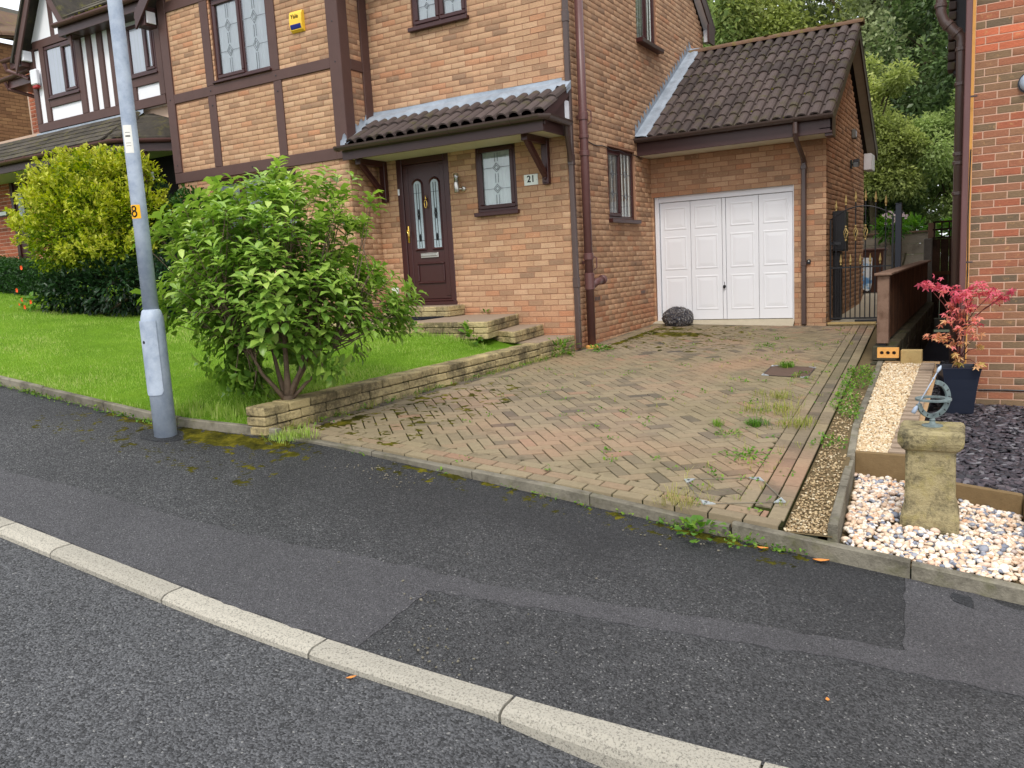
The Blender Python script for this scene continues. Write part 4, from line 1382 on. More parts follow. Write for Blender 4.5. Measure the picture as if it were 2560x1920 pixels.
# door canopy
CW, CF = -0.0, -0.75
cs = Vector((0, -0.72, -0.405)).normalized()
ctop = Vector((-3.0, -0.06, 3.30))
m = MB()
m.add([(-3.09, -0.005, 3.29), (0.06, -0.005, 3.29), (0.06, -0.76, 2.865), (-3.09, -0.76, 2.865), (-3.09, -0.005, 2.76), (0.06, -0.005, 2.76), (0.06, -0.72, 2.76), (-3.09, -0.72, 2.76)],
      [(0, 1, 2, 3), (3, 2, 6, 7), (1, 5, 6, 2), (0, 3, 7, 4)])
canopy = m.build('canopy', M['fascia'], house)
CT = roll_tile('canopy_tile', 0.345, 0.42, 2, 0.055, 0.02)
tile_field(canopy, CT, M['tile'], ctop + Vector((0, 0, 0.012)), (1, 0, 0), cs, 0.345, 9, 2, 0.40, rndlo=0.25, rndhi=0.9)
m = MB(); m.box(-3.095, 0.055, -0.745, -0.722, 2.715, 2.872, c=0.004); m.box(0.035, 0.057, -0.72, -0.03, 2.715, 2.86, c=0.004)
m.build('fascia', M['fascia'], canopy)
bx('soffit', M['soffit'], canopy, -3.09, 0.033, -0.72, -0.012, 2.745, 2.758)
gm = MB()
gpath = [(-3.14, -0.812, 2.895), (0.06, -0.812, 2.895), (0.125, -0.765, 2.893), (0.135, -0.20, 2.875)]
def half_round(mb, path, r, n=8):
    path = [Vector(p) for p in path]
    vs = []
    for i, p in enumerate(path):
        d = (path[min(i + 1, len(path) - 1)] - path[max(i - 1, 0)]).normalized()
        s = d.cross(Vector((0, 0, 1))).normalized()
        for rr in (r, r * 0.86):
            for k in range(n + 1):
                t = math.pi * k / n
                vs.append(p + s * rr * math.cos(t) - Vector((0, 0, 1)) * rr * math.sin(t))
    m_ = n + 1
    f = []
    for i in range(len(path) - 1):
        a, b = i * 2 * m_, (i + 1) * 2 * m_
        for k in range(n):
            f.append((a + k, a + k + 1, b + k + 1, b + k))
            f.append((a + m_ + k, b + m_ + k, b + m_ + k + 1, a + m_ + k + 1))
        for k in (0, n):
            f.append((a + k, b + k, b + m_ + k, a + m_ + k))
    for a in (0, (len(path) - 1) * 2 * m_):
        f.append([a + k for k in range(m_)])
    mb.add(vs, f)
half_round(gm, gpath, 0.062)
for x in (-3.1, -2.2, -1.25, -0.35):
    half_round(gm, [(x - .012, -0.812, 2.896), (x + .012, -0.812, 2.896)], 0.069)
gm.build('gutter', M['gutter'], canopy, smooth=False)
# lead flashing: apron along the wall, dressed over the tile tops, and up the bay on the left
def flashing(name, rows, parent, mat=None):
    nU = len(rows[0])
    v = [p for r in rows for p in r]
    f = [(i * nU + j, i * nU + j + 1, (i + 1) * nU + j + 1, (i + 1) * nU + j) for i in range(len(rows) - 1) for j in range(nU - 1)]
    return MB().add(v, f).build(name, mat or M['lead'], parent, smooth=True)
nU = 110
us = lin(-3.10, -0.03, nU)
flashing('lead_flashing', [[(u, -0.012 - .002 * math.sin(u * 9), 3.455 + .006 * math.sin(u * 3.1)) for u in us], [(u, -0.014, 3.415) for u in us], [(u, -0.03 - .004 * math.sin(u * 7), 3.405) for u in us],
         [(u, -0.11, 3.372 + 0.006 * math.sin(u * 36.4) + .006 * math.sin(u * 5)) for u in us], [(u, -0.205 - .016 * math.sin(u * 4.3), 3.304 + 0.010 * math.sin(u * 36.4)) for u in us], [(u, -0.213 - .016 * math.sin(u * 4.3), 3.262 + 0.012 * math.sin(u * 36.4)) for u in us]], canopy)
ss = lin(0, 0.88, 24)
flashing('lead_flashing', [[(-3.096, -0.02 - 0.84 * s, 3.50 - 0.53 * s + (0.0 if i % 4 < 2 else -0.05)) for i, s in enumerate(ss)], [(-3.094, -0.03 - 0.84 * s, 3.36 - 0.50 * s) for s in ss],
         [(-3.02, -0.03 - 0.84 * s, 3.375 - 0.51 * s + .006 * math.sin(s * 20)) for s in ss], [(-2.965, -0.03 - 0.84 * s, 3.365 - 0.51 * s + .008 * math.sin(s * 17)) for s in ss]], canopy)
barge('barge_board', (0.068, -0.05, 3.345), (0.068, -0.74, 2.92), 0.13, 0.02, M['fascia'], canopy, (1, 0, 0))
MB().add([(0.0615, -0.03, 3.22), (0.0615, -0.70, 2.87), (0.0615, -0.03, 2.87)], [(0, 1, 2)]).build('end_panel', M['fascia'], canopy)
MB().box(0.064, 0.070, -0.16, -0.03, 2.93, 3.15, c=0.002).build('end_panel', M['white'], canopy)
mt = MB(); mt.add([(0.10, -0.02, 3.40), (0.10, -0.16, 3.30), (-0.04, -0.16, 3.335), (-0.04, -0.02, 3.42), (0.10, -0.03, 3.30), (0.10, -0.15, 3.22)], [(0, 1, 2, 3), (0, 4, 5, 1)])
mt.build('lead_flashing', M['lead'], canopy)
# gallows brackets
for xa in (-2.955, -0.29):
    m = MB()
    m.box(xa - 0.045, xa + 0.045, -0.09, -0.012, 2.175, 2.744, c=0.006)
    m.box(xa - 0.045, xa + 0.045, -0.60, -0.092, 2.66, 2.744, c=0.006)
    m.box(xa - 0.045, xa + 0.045, -0.09, -0.012, 2.16, 2.20, c=0.012)
    a, b = Vector((xa, -0.075, 2.27)), Vector((xa, -0.56, 2.70))
    d = (b - a).normalized(); n_ = Vector((0, -d.z, d.y))
    R = Matrix(((1, 0, 0, xa), (0, d.y, n_.y, a.y), (0, d.z, n_.z, a.z), (0, 0, 0, 1)))
    m.box(-0.032, 0.032, 0, (b - a).length, -0.035, 0.035, c=0.005, mat=R)
    br = m.build('bracket', M['mahogany'], canopy)
    m = MB(); m.lathe((xa, -0.095, 2.24), [(0.02, 0), (0.02, 0.01), (0.008, 0.016)], 8, axis=(0, -1, 0)); m.build('bracket_bolt', M['mahogany'], br)

# pipes at the corner
m = MB()
def square_pipe(mb, x, y, z0, z1, s=0.066, c=0.01):
    mb.box(x - s / 2, x + s / 2, y - s / 2, y + s / 2, z0, z1, c=c)
square_pipe(m, 0.055, -0.008, 0.03, 5.2)
dpipe = m.build('downpipe', M['pipe_dark'], house)
m = MB()
for z in (0.82, 2.37, 4.1):
    m = MB(); square_pipe(m, 0.055, -0.008, z, z + 0.14, 0.078, 0.008); m.build('pipe_joint', M['pipe_dark'], dpipe)
m = MB(); m.tube([(0.11, -0.22, 2.85), (0.10, -0.19, 2.72), (0.065, -0.06, 2.50), (0.058, -0.03, 2.42)], 0.036, 8)
m.build('swan_neck', M['pipe_dark'], dpipe)
m = MB(); m.tube([(0.115, 0.265, 0.045), (0.115, 0.265, 5.4)], 0.055, 18)
soil = m.build('soil_pipe', M['pipe'], house, smooth=True)
m = MB()
for z, h in ((2.72, 0.05), (2.95, 0.10), (2.50, 0.07), (0.78, 0.22), (1.17, 0.09)):
    m = MB(); m.lathe((0.115, 0.265, z), [(0.056, 0), (0.066, 0.006), (0.066, h - .006), (0.056, h)], 18)
    m.build('pipe_joint', M['pipe'], soil)
m = MB(); m.tube([(0.115, 0.30, 0.82), (0.16, 0.38, 0.875), (0.17, 0.56, 0.90)], 0.052, 14); m.lathe((0.17, 0.565, 0.90), [(0.062, -0.03), (0.064, 0.0), (0.064, 0.02), (0.05, 0.024)], 14, axis=(0, 1, 0.06))
m.build('branch', M['pipe'], soil, smooth=True)
m = MB(); m.lathe((0.115, 0.265, 0.0), [(0.085, 0), (0.085, 0.03), (0.06, 0.045)], 16); m.build('pipe_collar', M['orange_brick'], soil)
m = MB()
for z in (2.99, 1.12):
    m.box(0.0, 0.06, 0.30, 0.33, z, z + 0.04); m.tube([(0.15, 0.33, z - .09), (0.19, 0.35, z - .05), (0.19, 0.35, z + .07), (0.15, 0.33, z + .1)], 0.009, 6)
m.build('pipe_bracket', M['pipe'], soil)
# air bricks
for y, z in ((2.36, 0.605), (0.62, 0.605)):
    m = MB()
    m.box(y, y + 0.21, -0.01, 0.010, z, z + 0.065, mat=SIDE)
    ab = m.build('air_brick', M['mortar_buff'], house)
    m = MB()
    for k in range(4): m.box(y + 0.03 + 0.045 * k, y + 0.055 + 0.045 * k, 0.0, 0.012, z + 0.008, z + 0.057, mat=SIDE)
    m.build('vent_slot', M['black_metal'], ab)
m = MB()
pts = [(0.009, 0.42 + 0.1 * i, 2.73 + 0.012 * math.sin(i * 1.1) - 0.002 * i) for i in range(23)]
m.tube(pts, 0.006, 6); m.build('cable', M['black_metal'], house)

# things fixed to the house front
t = thing('wall_light', (-1.66, -0.01, 2.33), 'cylindrical steel and glass wall light to the right of the front door', 'light')
m = MB(); m.lathe((-1.60, -0.01, 2.235), [(0.036, 0), (0.036, 0.02), (0.02, 0.025)], 14, axis=(0, -1, 0)); m.tube([(-1.60, -0.03, 2.235), (-1.66, -0.07, 2.235)], 0.014, 8); m.build('mounting', M['chrome'], t, smooth=True)
m = MB(); m.lathe((-1.675, -0.075, 2.19), [(0.034, 0), (0.036, 0.004), (0.036, 0.135), (0.034, 0.14)], 18); m.build('body', M['chrome'], t, smooth=True)
m = MB(); m.lathe((-1.675, -0.075, 2.331), [(0.033, 0), (0.033, 0.108), (0.030, 0.112)], 18); m.build('shade', M['clear_cup'], t, smooth=True)
m = MB(); m.lathe((-1.675, -0.075, 2.332), [(0.015, 0), (0.012, 0.07)], 10); m.build('bulb', M['white'], t)
t = thing('house_number_sign', (-0.54, -0.01, 2.25), 'pale square house number plate reading 21 beside the canopy bracket', 'sign')
MB().box(-0.643, -0.437, -0.014, -0.006, 2.182, 2.32, c=0.002).build('plate', M['sign'], t)
text_mesh('digits', '21', 0.12, M['ink'], text_frame((-0.54, -0.0155, 2.258), (1, 0, 0), (0, -1, 0)), t, bold=0.002)
m = MB()
for u in (-0.625, -0.455): m.lathe((u, -0.014, 2.245), [(0.006, 0), (0.005, 0.003)], 8, axis=(0, -1, 0))
m.build('screw', M['chrome'], t)
t = thing('alarm_box', (-3.82, -0.61, 4.70), 'yellow burglar alarm box with blue lens high on the timber framed bay', 'alarm box')
prof = [(4.575, 0.015), (4.60, 0.05), (4.66, 0.068), (4.74, 0.070), (4.81, 0.062), (4.85, 0.045), (4.855, 0.01)]
m = MB(); v = []
for x in (-3.945, -3.938, -3.715, -3.708):
    ins = 0.006 if x in (-3.945, -3.708) else 0.0
    v += [(x, -0.604 - max(0.003, d - ins), z) for z, d in prof] + [(x, -0.604, z) for z, d in prof[::-1]]
k = len(prof) * 2
f = [(i * k + j, i * k + (j + 1) % k, (i + 1) * k + (j + 1) % k, (i + 1) * k + j) for i in range(3) for j in range(k)] + [tuple(range(k)), tuple(3 * k + j for j in range(k))[::-1]]
m.add(v, f); m.build('cover', M['yellow'], t)
m = MB(); v = []
for x in (-3.925, -3.73):
    v += [(x, -0.602 - d, z) for z, d in ((4.598, 0.048), (4.625, 0.064), (4.66, 0.073), (4.672, 0.075), (4.672, 0.05), (4.6, 0.03))]
m.add(v, [(j, (j + 1) % 6, 6 + (j + 1) % 6, 6 + j) for j in range(6)] + [tuple(range(6)), tuple(range(6, 12))[::-1]]); m.build('lens', M['blue'], t)
text_mesh('lettering', 'Yale', 0.085, M['ink'], text_frame((-3.835, -0.6755, 4.775), (1, 0, 0), (0, -1, 0)), t, 0.0015)
t = thing('outdoor_socket', (-2.91, -0.01, 0.86), 'small pale weatherproof socket low on the wall left of the front door', 'socket')
MB().box(-2.965, -2.85, -0.06, -0.006, 0.81, 0.925, c=0.012).build('cover', M['sign'], t)
m = MB(); m.tube([(-2.91, -0.03, 0.81), (-2.91, -0.03, 0.60), (-2.90, -0.02, 0.52)], 0.008, 6); m.build('cable', M['black_metal'], t)

# steps up to the door
steps = thing('entrance_steps', (-1.2, -0.6, 0.2), 'low stepped stone path climbing along the house wall to the front door', 'steps')
def plat(name, poly, z0, z1, faces):
    """paved platform: slab top and split-stone facing blocks on the listed edges"""
    n = len(poly)
    m = MB()
    ctr = (sum(p[0] for p in poly) / n, sum(p[1] for p in poly) / n)
    m.add([(x, y, z1) for x, y in poly] + [(x, y, z1 - 0.045) for x, y in poly], [tuple(range(n))] + [(i, n + i, n + (i + 1) % n, (i + 1) % n) for i in range(n)])
    st = m.build('step', M['flag_stone'], steps)
    for i in faces:
        a, b = Vector((*poly[i], 0)), Vector((*poly[(i + 1) % n], 0))
        d = (b - a); L = d.length; d.normalize()
        nn = Vector((d.y, -d.x, 0))
        if nn.dot(Vector((*ctr, 0)) - a) > 0: nn = -nn
        z = z1 - 0.001; row = 0
        while z > z0 + 0.03:
            zb = max(z0 - 0.05, z - 0.072)
            u = -0.004 if row % 2 == 0 else -0.12
            while u < L:
                e = min(u + rng.uniform(0.21, 0.29), L + 0.004)
                s = max(u, -0.004)
                if e - s > 0.03:
                    R = Matrix(((d.x, nn.x, 0, a.x), (d.y, nn.y, 0, a.y), (0, 0, 1, 0), (0, 0, 0, 1)))
                    q = rng.uniform(0, 0.010)
                    m = MB(); m.box(s + .003, e - .003, -0.05, 0.008 + q, zb + .004, z, c=0.009, mat=R)
                    o = m.build('facing_stone', M['wall_stone'], st); o['rnd'] = rng.uniform(0.1, 0.95)
                u = e
            z = zb; row += 1
    return st
plat('step', [(-0.012, -0.012), (-0.60, -0.012), (-0.46, -0.92), (-0.035, -0.90)], -0.02, 0.205, [3])
plat('step', [(-0.47, -0.012), (-1.0, -0.012), (-0.875, -0.80), (-0.305, -1.08)], 0.205, 0.352, [2, 3])
plat('step', [(-0.85, -0.012), (-3.09, -0.012), (-3.09, -1.30), (-0.52, -1.34)], 0.27, 0.50, [2, 3])
plat('step', [(-1.715, -0.012), (-2.86, -0.012), (-2.86, -0.41), (-1.715, -0.41)], 0.50, 0.648, [2, 3])
m = MB(); m.box(-2.62, -1.77, -0.96, -0.44, 0.501, 0.516, c=0.005)
t = m.build('doormat', M['rubber'], None, loc=(-2.2, -0.7, 0.501)); tag(t, 'black rubber doormat in front of the front door step', 'doormat')

# ---------------------------------------------------------------- attached garage
garage = thing('attached_garage', (1.3, 2.97, 0), 'single brick garage with brown roll tiled roof joined to the side of the house', 'garage')
GY, GB, GX = 2.97, 7.12, 2.63
GF = frame((0, GY, 0), (1, 0, 0), (0, -1, 0))
GS = frame((GX, 0, 0), (0, 1, 0), (1, 0, 0))
ridge_y = 5.08
gops = [(0.035, 2.19, -0.5, 2.11)]
def g_tone(u, z):
    r = rng.random()
    if r < 0.26: return rng.uniform(0.05, 0.32)
    if r < 0.8: return rng.uniform(0.34, 0.72)
    return rng.uniform(0.72, 0.93)
gslope = 0.645
geave = 2.80
gg = lambda z: (GY, GB) if z < geave else (GY + (z - geave) / gslope, GB - (z - geave) / gslope)
wf = wall_sheet('wall', GF, 0.0, GX, -0.2, 2.8, gops, M['mortar_buff'], garage, 0.11)
ws = wall_sheet('wall', GS, GY, GB, -0.2, 4.2, [], M['mortar_buff'], garage, 0.11, gg)
gw = [(wf, brick_layout(GF, 0.0, GX + 0.006, -0.15, 2.78, gops, None, 0.0, 0.0, g_tone)),
      (ws, brick_layout(GS, GY, GB, -0.15, 4.15, [], gg, 0.0, 0.0, lambda u, z: min(0.9, max(0.01, rng.gauss(0.36, 0.2)))))]
brick_emit(gw, M['brick_buff'], 300)
bx('rear_wall', M['mortar_buff'], garage, 0.02, GX - 0.02, GB - 0.1, GB - 0.01, 0, 2.8)
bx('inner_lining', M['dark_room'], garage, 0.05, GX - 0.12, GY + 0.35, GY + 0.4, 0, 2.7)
# roof
AR = lambda y: 2.93 + gslope * (y - 2.40) if y <= ridge_y else 2.93 + gslope * (2 * ridge_y - y - 2.40)
x0, x1 = 0.0, 2.80
groof = slab('roof', [(x0, 2.40, AR(2.40) - 0.03), (x1, 2.40, AR(2.40) - 0.03), (x1, ridge_y, AR(ridge_y) - 0.03), (x0, ridge_y, AR(ridge_y) - 0.03)], 0.028, M['fascia'], garage)
slab('rear_roof', [(x1, 7.75, AR(7.75) - 0.03), (x0, 7.75, AR(7.75) - 0.03), (x0, ridge_y, AR(ridge_y) - 0.03), (x1, ridge_y, AR(ridge_y) - 0.03)], 0.05, M['tile'], garage)
GS_ = Vector((0, -1, -gslope)).normalized()
sl = (ridge_y - 2.42) * math.sqrt(1 + gslope ** 2)
rows = 9
GT = roll_tile('garage_tile', 2.68 / 8, sl / rows + 0.05, 2, 0.060, 0.022)
gt = tile_field(groof, GT, M['tile'], Vector((0.14, ridge_y - 0.02, AR(ridge_y) - 0.005)), (1, 0, 0), GS_, 2.68 / 8, 8, rows, sl / rows)
for i in range(7):
    a, b = 0.0 + 2.84 * i / 7, 0.0 + 2.84 * (i + 1) / 7 + 0.02
    v = []
    for x in (a, b):
        for t in lin(0, math.pi, 9):
            v.append((x, ridge_y - 0.115 * math.cos(t), AR(ridge_y) + 0.015 + 0.085 * math.sin(t) + (0.006 if x == b else 0)))
    m = MB(); m.add(v, [(j, j + 1, 10 + j, 9 + j) for j in range(8)] + [tuple(range(9)), tuple(range(9, 18))[::-1]])
    o = m.build('ridge_tile', M['ridge'], groof); o['rnd'] = rng.uniform(.2, .9)
# moss cushions in the laps
m = MB()
for _ in range(70):
    u = 2.8 * (1 - rng.random() ** 1.8) ; r = rng.randint(1, 9)
    if rng.random() < 0.25: u = rng.uniform(0.2, 2.7)
    p = Vector((u, ridge_y, AR(ridge_y))) + GS_ * (sl / rows * r) + Vector((0, 0, 0.03))
    s = rng.uniform(0.015, 0.04)
    m.lathe(p, [(s, -0.02), (s * 0.9, 0.005), (s * 0.5, 0.018), (0.002, 0.022)], 7)
for _ in range(60):
    p = Vector((2.84 - rng.random() ** 1.7 * 1.5, ridge_y + rng.uniform(-.06, .06), AR(ridge_y) + 0.095))
    s = rng.uniform(0.02, 0.05)
    m.lathe(p, [(s, -0.02), (s * 0.9, 0.0), (s * 0.5, 0.014), (0.002, 0.018)], 7)
o = m.build('moss', M['moss'], groof, smooth=True); o['kind'] = 'stuff'
m = MB(); m.box(0.0, 2.80, 2.40, 2.425, 2.70, 2.925, c=0.004); m.box(2.70, 2.80, 2.426, 2.70, 2.66, 2.92, c=0.004)
m.build('fascia', M['fascia'], garage)
bx('soffit', M['soffit'], garage, 0.0, 2.70, 2.43, GY - 0.012, 2.705, 2.716)
gm = MB(); half_round(gm, [(0.0, 2.325, 2.945), (2.83, 2.325, 2.94)], 0.062)
for x in (0.5, 1.4, 2.33): half_round(gm, [(x - .014, 2.325, 2.946), (x + .014, 2.325, 2.946)], 0.069)
gm.build('gutter', M['gutter'], garage)
m = MB()
m.tube([(2.335, 2.325, 2.88), (2.335, 2.325, 2.74), (2.335, 2.38, 2.66), (2.335, 2.84, 2.47), (2.335, 2.93, 2.40)], 0.036, 8)
square_pipe(m, 2.335, 2.93, 0.06, 2.42)
gdp = m.build('downpipe', M['pipe_dark'], garage)
m = MB()
for z in (0.92, 2.30): square_pipe(m, 2.335, 2.93, z, z + 0.06, 0.08, 0.006)
m.build('pipe_joint', M['pipe_dark'], gdp)
# verge: barge boards, soffit and boxed end on the gable
for ya, yb in ((2.40, ridge_y), (7.70, ridge_y)):
    barge('barge_board', (2.775, ya, AR(ya) - 0.03), (2.775, yb, AR(yb) - 0.03), 0.17, 0.022, M['fascia'], garage, (1, 0, 0))
    barge('soffit', (GX + 0.006, ya, AR(ya) - 0.16), (GX + 0.006, yb, AR(yb) - 0.16), 0.012, 0.14, M['fascia'] if ya < 3 else M['concrete_pale'], garage, (1, 0, 0))
bx('boxed_end', M['white'], garage, GX + 0.01, 2.77, 7.0, 7.5, 2.56, 2.85, 0.005)
# lead soakers stepped up the house wall
n = 26
ys = lin(2.30, ridge_y + 0.06, n)
z_ = lambda y: 2.93 + gslope * (y - 2.40)
step_top = [[(0.0085, y, z_(y) + 0.10 + (0.075 if i % 2 else 0.0)) for i, y in enumerate(lin(2.34, ridge_y + 0.08, 44))]]
m = MB()
for i in range(22):
    ya = 2.33 + (ridge_y - 2.27) * i / 22; yb = ya + (ridge_y - 2.27) / 22
    m.add([(0.009, ya, z_(ya) + 0.02), (0.009, yb, z_(yb) + 0.02), (0.009, yb, z_(yb) + 0.15), (0.009, ya + 0.012, z_(yb) + 0.205), (0.009, ya, z_(ya) + 0.15)], [(0, 1, 2, 3, 4)])
m.build('stepped_flashing', M['lead'], groof)
ys = lin(2.30, ridge_y + 0.04, 60)
flashing('lead_flashing', [[(0.012, y, z_(y) + 0.12) for y in ys], [(0.05, y, z_(y) + 0.105 + .005 * math.sin(y * 14)) for y in ys], [(0.12, y, z_(y) + 0.112 + .008 * math.sin(y * 18)) for y in ys],
         [(0.195 + .012 * math.sin(y * 11), y, z_(y) + 0.10 + .008 * math.sin(y * 18)) for y in ys], [(0.205 + .012 * math.sin(y * 11), y, z_(y) + 0.06) for y in ys]], groof)
# up-and-over door
GDY = GY + 0.085
m = MB()
m.box(0.04, 0.105, GDY - 0.05, GDY + 0.05, 0.115, 2.11, c=0.005); m.box(2.165, 2.19, GDY - 0.05, GDY + 0.05, 0.135, 2.11, c=0.004); m.box(0.105, 2.165, GDY - 0.03, GDY + 0.05, 2.015, 2.11, c=0.004)
gd = m.build('garage_door', M['white'], garage)
DL, DR, DB, DT = 0.112, 2.158, 0.15, 2.008
pw = (DR - DL - 0.06) / 4
m = MB()
for i in range(4):
    a = DL + i * pw + (0.06 if i >= 2 else 0.0)
    m.box(a + 0.003, a + pw - 0.003, GDY - 0.012, GDY + 0.01, DB, DT, c=0.002)
m.box(DL + 2 * pw + 0.004, DL + 2 * pw + 0.056, GDY - 0.016, GDY + 0.01, DB, DT, c=0.003)
dleaf2 = m.build('leaf', M['white'], gd)
for i in range(4):
    a = DL + i * pw + (0.06 if i >= 2 else 0.0) + 0.065
    b = a + pw - 0.13
    for (c, d) in ((1.575, 1.93), (0.945, 1.475), (0.30, 0.845)):
        m = MB()
        def rect_ring(o0, y0, o1, y1):
            r0 = [(a + o0, y0, c + o0), (b - o0, y0, c + o0), (b - o0, y0, d - o0), (a + o0, y0, d - o0)]
            r1 = [(a + o1, y1, c + o1), (b - o1, y1, c + o1), (b - o1, y1, d - o1), (a + o1, y1, d - o1)]
            m.add(r0 + r1, [(k, (k + 1) % 4, 4 + (k + 1) % 4, 4 + k) for k in range(4)])
        y = GDY - 0.0125
        rect_ring(0, y, 0.010, y - 0.005); rect_ring(0.010, y - 0.005, 0.022, y - 0.005); rect_ring(0.022, y - 0.005, 0.034, y - 0.001)
        rect_ring(0.034, y - 0.001, 0.085, y - 0.006)
        m.add([(a + .085, y - .006, c + .085), (b - .085, y - .006, c + .085), (b - .085, y - .006, d - .085), (a + .085, y - .006, d - .085)], [(0, 1, 2, 3)])
        m.build('panel', M['white'], dleaf2)
m = MB(); m.lathe((DL + 2 * pw + 0.03, GDY - 0.016, 0.66), [(0.022, 0), (0.024, 0.008), (0.012, 0.012)], 14, axis=(0, -1, 0)); m.box(DL + 2 * pw + 0.014, DL + 2 * pw + 0.046, GDY - 0.055, GDY - 0.028, 0.628, 0.672, c=0.008); m.box(DL + 2 * pw + 0.026, DL + 2 * pw + 0.034, GDY - 0.02, GDY - 0.015, 0.685, 0.73)
m.build('handle', M['black_metal'], dleaf2)
m = MB(); m.add([(0.0, GY + 0.12, 0.142), (2.19, GY + 0.12, 0.142), (2.19, GY + 0.03, 0.14), (0.0, GY + 0.03, 0.14), (0.0, GY - 0.10, 0.105), (2.19, GY - 0.10, 0.045)], [(0, 1, 2, 3), (3, 2, 5, 4)])
m.build('threshold', M['concrete_pale'], garage)
bp_ = MB(); bp_.box(2.375, 2.425, GY - 0.03, GY - 0.006, 0.945, 1.01, c=0.005); o = bp_.build('lock_plate', M['black_metal'], garage)
MB().lathe((2.40, GY - 0.03, 0.985), [(0.012, 0), (0.011, 0.004)], 8, axis=(0, -1, 0)).build('button', M['chrome'], o)
t = thing('flood_light', (2.66, 5.35, 2.54), 'small dark flood light on the brick side wall of the garage', 'light')
MB().box(2.64, 2.66, 5.30, 5.40, 2.46, 2.60, c=0.004).build('back_plate', M['black_metal'], t)
m = MB(); m.box(-0.05, 0.05, -0.09, 0.02, -0.05, 0.05, c=0.012, mat=Matrix.Translation((2.73, 5.34, 2.56)) @ Matrix.Rotation(0.6, 4, 'X')); m.tube([(2.66, 5.35, 2.52), (2.71, 5.35, 2.53)], 0.014, 8); m.build('lamp_head', M['black_metal'], t)
MB().box(-0.04, 0.04, -0.096, -0.091, -0.038, 0.038, mat=Matrix.Translation((2.73, 5.34, 2.56)) @ Matrix.Rotation(0.6, 4, 'X')).build('lamp_glass', M['frosted'], t)
t = thing('junction_box', (2.66, 5.5, 3.04), 'small grey electrical box high on the garage side wall', 'box')
MB().box(2.638, 2.70, 5.42, 5.60, 2.96, 3.11, c=0.01).build('cover', M['concrete_post'], t)
MB().box(2.70, 2.704, 5.45, 5.57, 2.985, 3.085, c=0.001).build('lid', M['galv'], t)
t = thing('meter_cupboard', (2.7, 3.7, 1.4), 'tall black metal cupboard with a lower duct on the garage wall behind the gate', 'cupboard')
MB().box(2.638, 2.80, 3.50, 3.95, 1.10, 1.70, c=0.008).build('cupboard_body', M['black_metal'], t)
MB().box(2.66, 2.812, 3.492, 3.499, 1.13, 1.67, c=0.001).build('door', M['black_metal'], t)
MB().box(2.638, 2.74, 3.55, 3.80, 0.08, 1.098, c=0.006).build('duct', M['black_metal'], t)

# ---------------------------------------------------------------- house on the right
rhouse = thing('brick_house', (7.0, 0.05, -0.55), 'red brown brick house with pale mortar at the right edge of the picture', 'house')
RF = frame((0, 0.05, 0), (1, 0, 0), (0, -1, 0))
RSD = frame((4.455, 0, 0), (0, -1, 0), (-1, 0, 0))
def r_tone(u, z):
    if 2.96 < z < 3.19: return rng.uniform(0.94, 1.0)
    r = rng.random()
    if r < 0.42: return rng.uniform(0.02, 0.34)
    return rng.uniform(0.36, 0.86)
w1 = wall_sheet('wall', RF, 4.455, 12.0, -1.2, 5.4, [], M['mortar_pink'], rhouse)
w2 = wall_sheet('wall', RSD, -8.0, -0.05, -1.2, 5.4, [], M['mortar_pink'], rhouse)
rb_ = brick_layout(RF, 4.492, 7.5, -0.9, 4.6, [], None, 0.0375, 0.075, r_tone, proud=(0.001, 0.004))
sb_ = brick_layout(RSD, -2.5, -0.06, -0.9, 4.6, [], None, 0.0375, 0.0, r_tone, proud=(0.001, 0.004))
brick_emit([(w1, rb_), (w2, sb_)], M['brick_red'], 300)
bx('corner_strip', M['orange_brick'], rhouse, 4.452, 4.487, 0.036, 0.049, -0.7, 5.3, 0.003)
slab('roof', [(4.1, -0.45, 5.25), (12.2, -0.45, 5.25), (12.2, 4.0, 8.2), (4.1, 4.0, 8.2)], 0.06, M['tile'], rhouse)
slab('roof', [(12.2, 8.4, 5.25), (4.1, 8.4, 5.25), (4.1, 4.0, 8.2), (12.2, 4.0, 8.2)], 0.06, M['tile'], rhouse)
m = MB(); m.box(4.405, 4.462, -0.085, -0.02, -0.55, 5.2, c=0.008)
rp = m.build('downpipe', M['pipe'], rhouse)
m = MB()
for z in (2.54, 0.92): m.box(4.40, 4.52, -0.055, -0.04, z, z + 0.018, c=0.003)
m.build('pipe_bracket', M['pipe_dark'], rp)
m = MB(); m.tube([(4.365, 0.30, -0.55), (4.365, 0.30, 3.12), (4.355, 0.30, 3.20), (4.20, 0.30, 3.38), (4.17, 0.30, 3.47), (4.165, 0.30, 5.0)], 0.05, 14)
rs = m.build('soil_pipe', M['pipe_dark'], rhouse, smooth=True)
m = MB()
for z in (3.06, 2.72, 2.02, 1.93, 1.62, 3.52):
    m = MB(); m.lathe((4.365 if z < 3.2 else 4.167, 0.30, z), [(0.052, 0), (0.060, 0.005), (0.060, 0.035), (0.052, 0.04)], 14); m.build('pipe_joint', M['pipe_dark'], rs)
for s in (0.25, 0.75):
    m = MB(); m.lathe((4.355 - 0.155 * s, 0.30, 3.20 + 0.18 * s), [(0.052, -.02), (0.060, -.015), (0.060, 0.015), (0.052, 0.02)], 14, axis=(-0.155, 0, 0.18)); m.build('pipe_joint', M['pipe_dark'], rs)
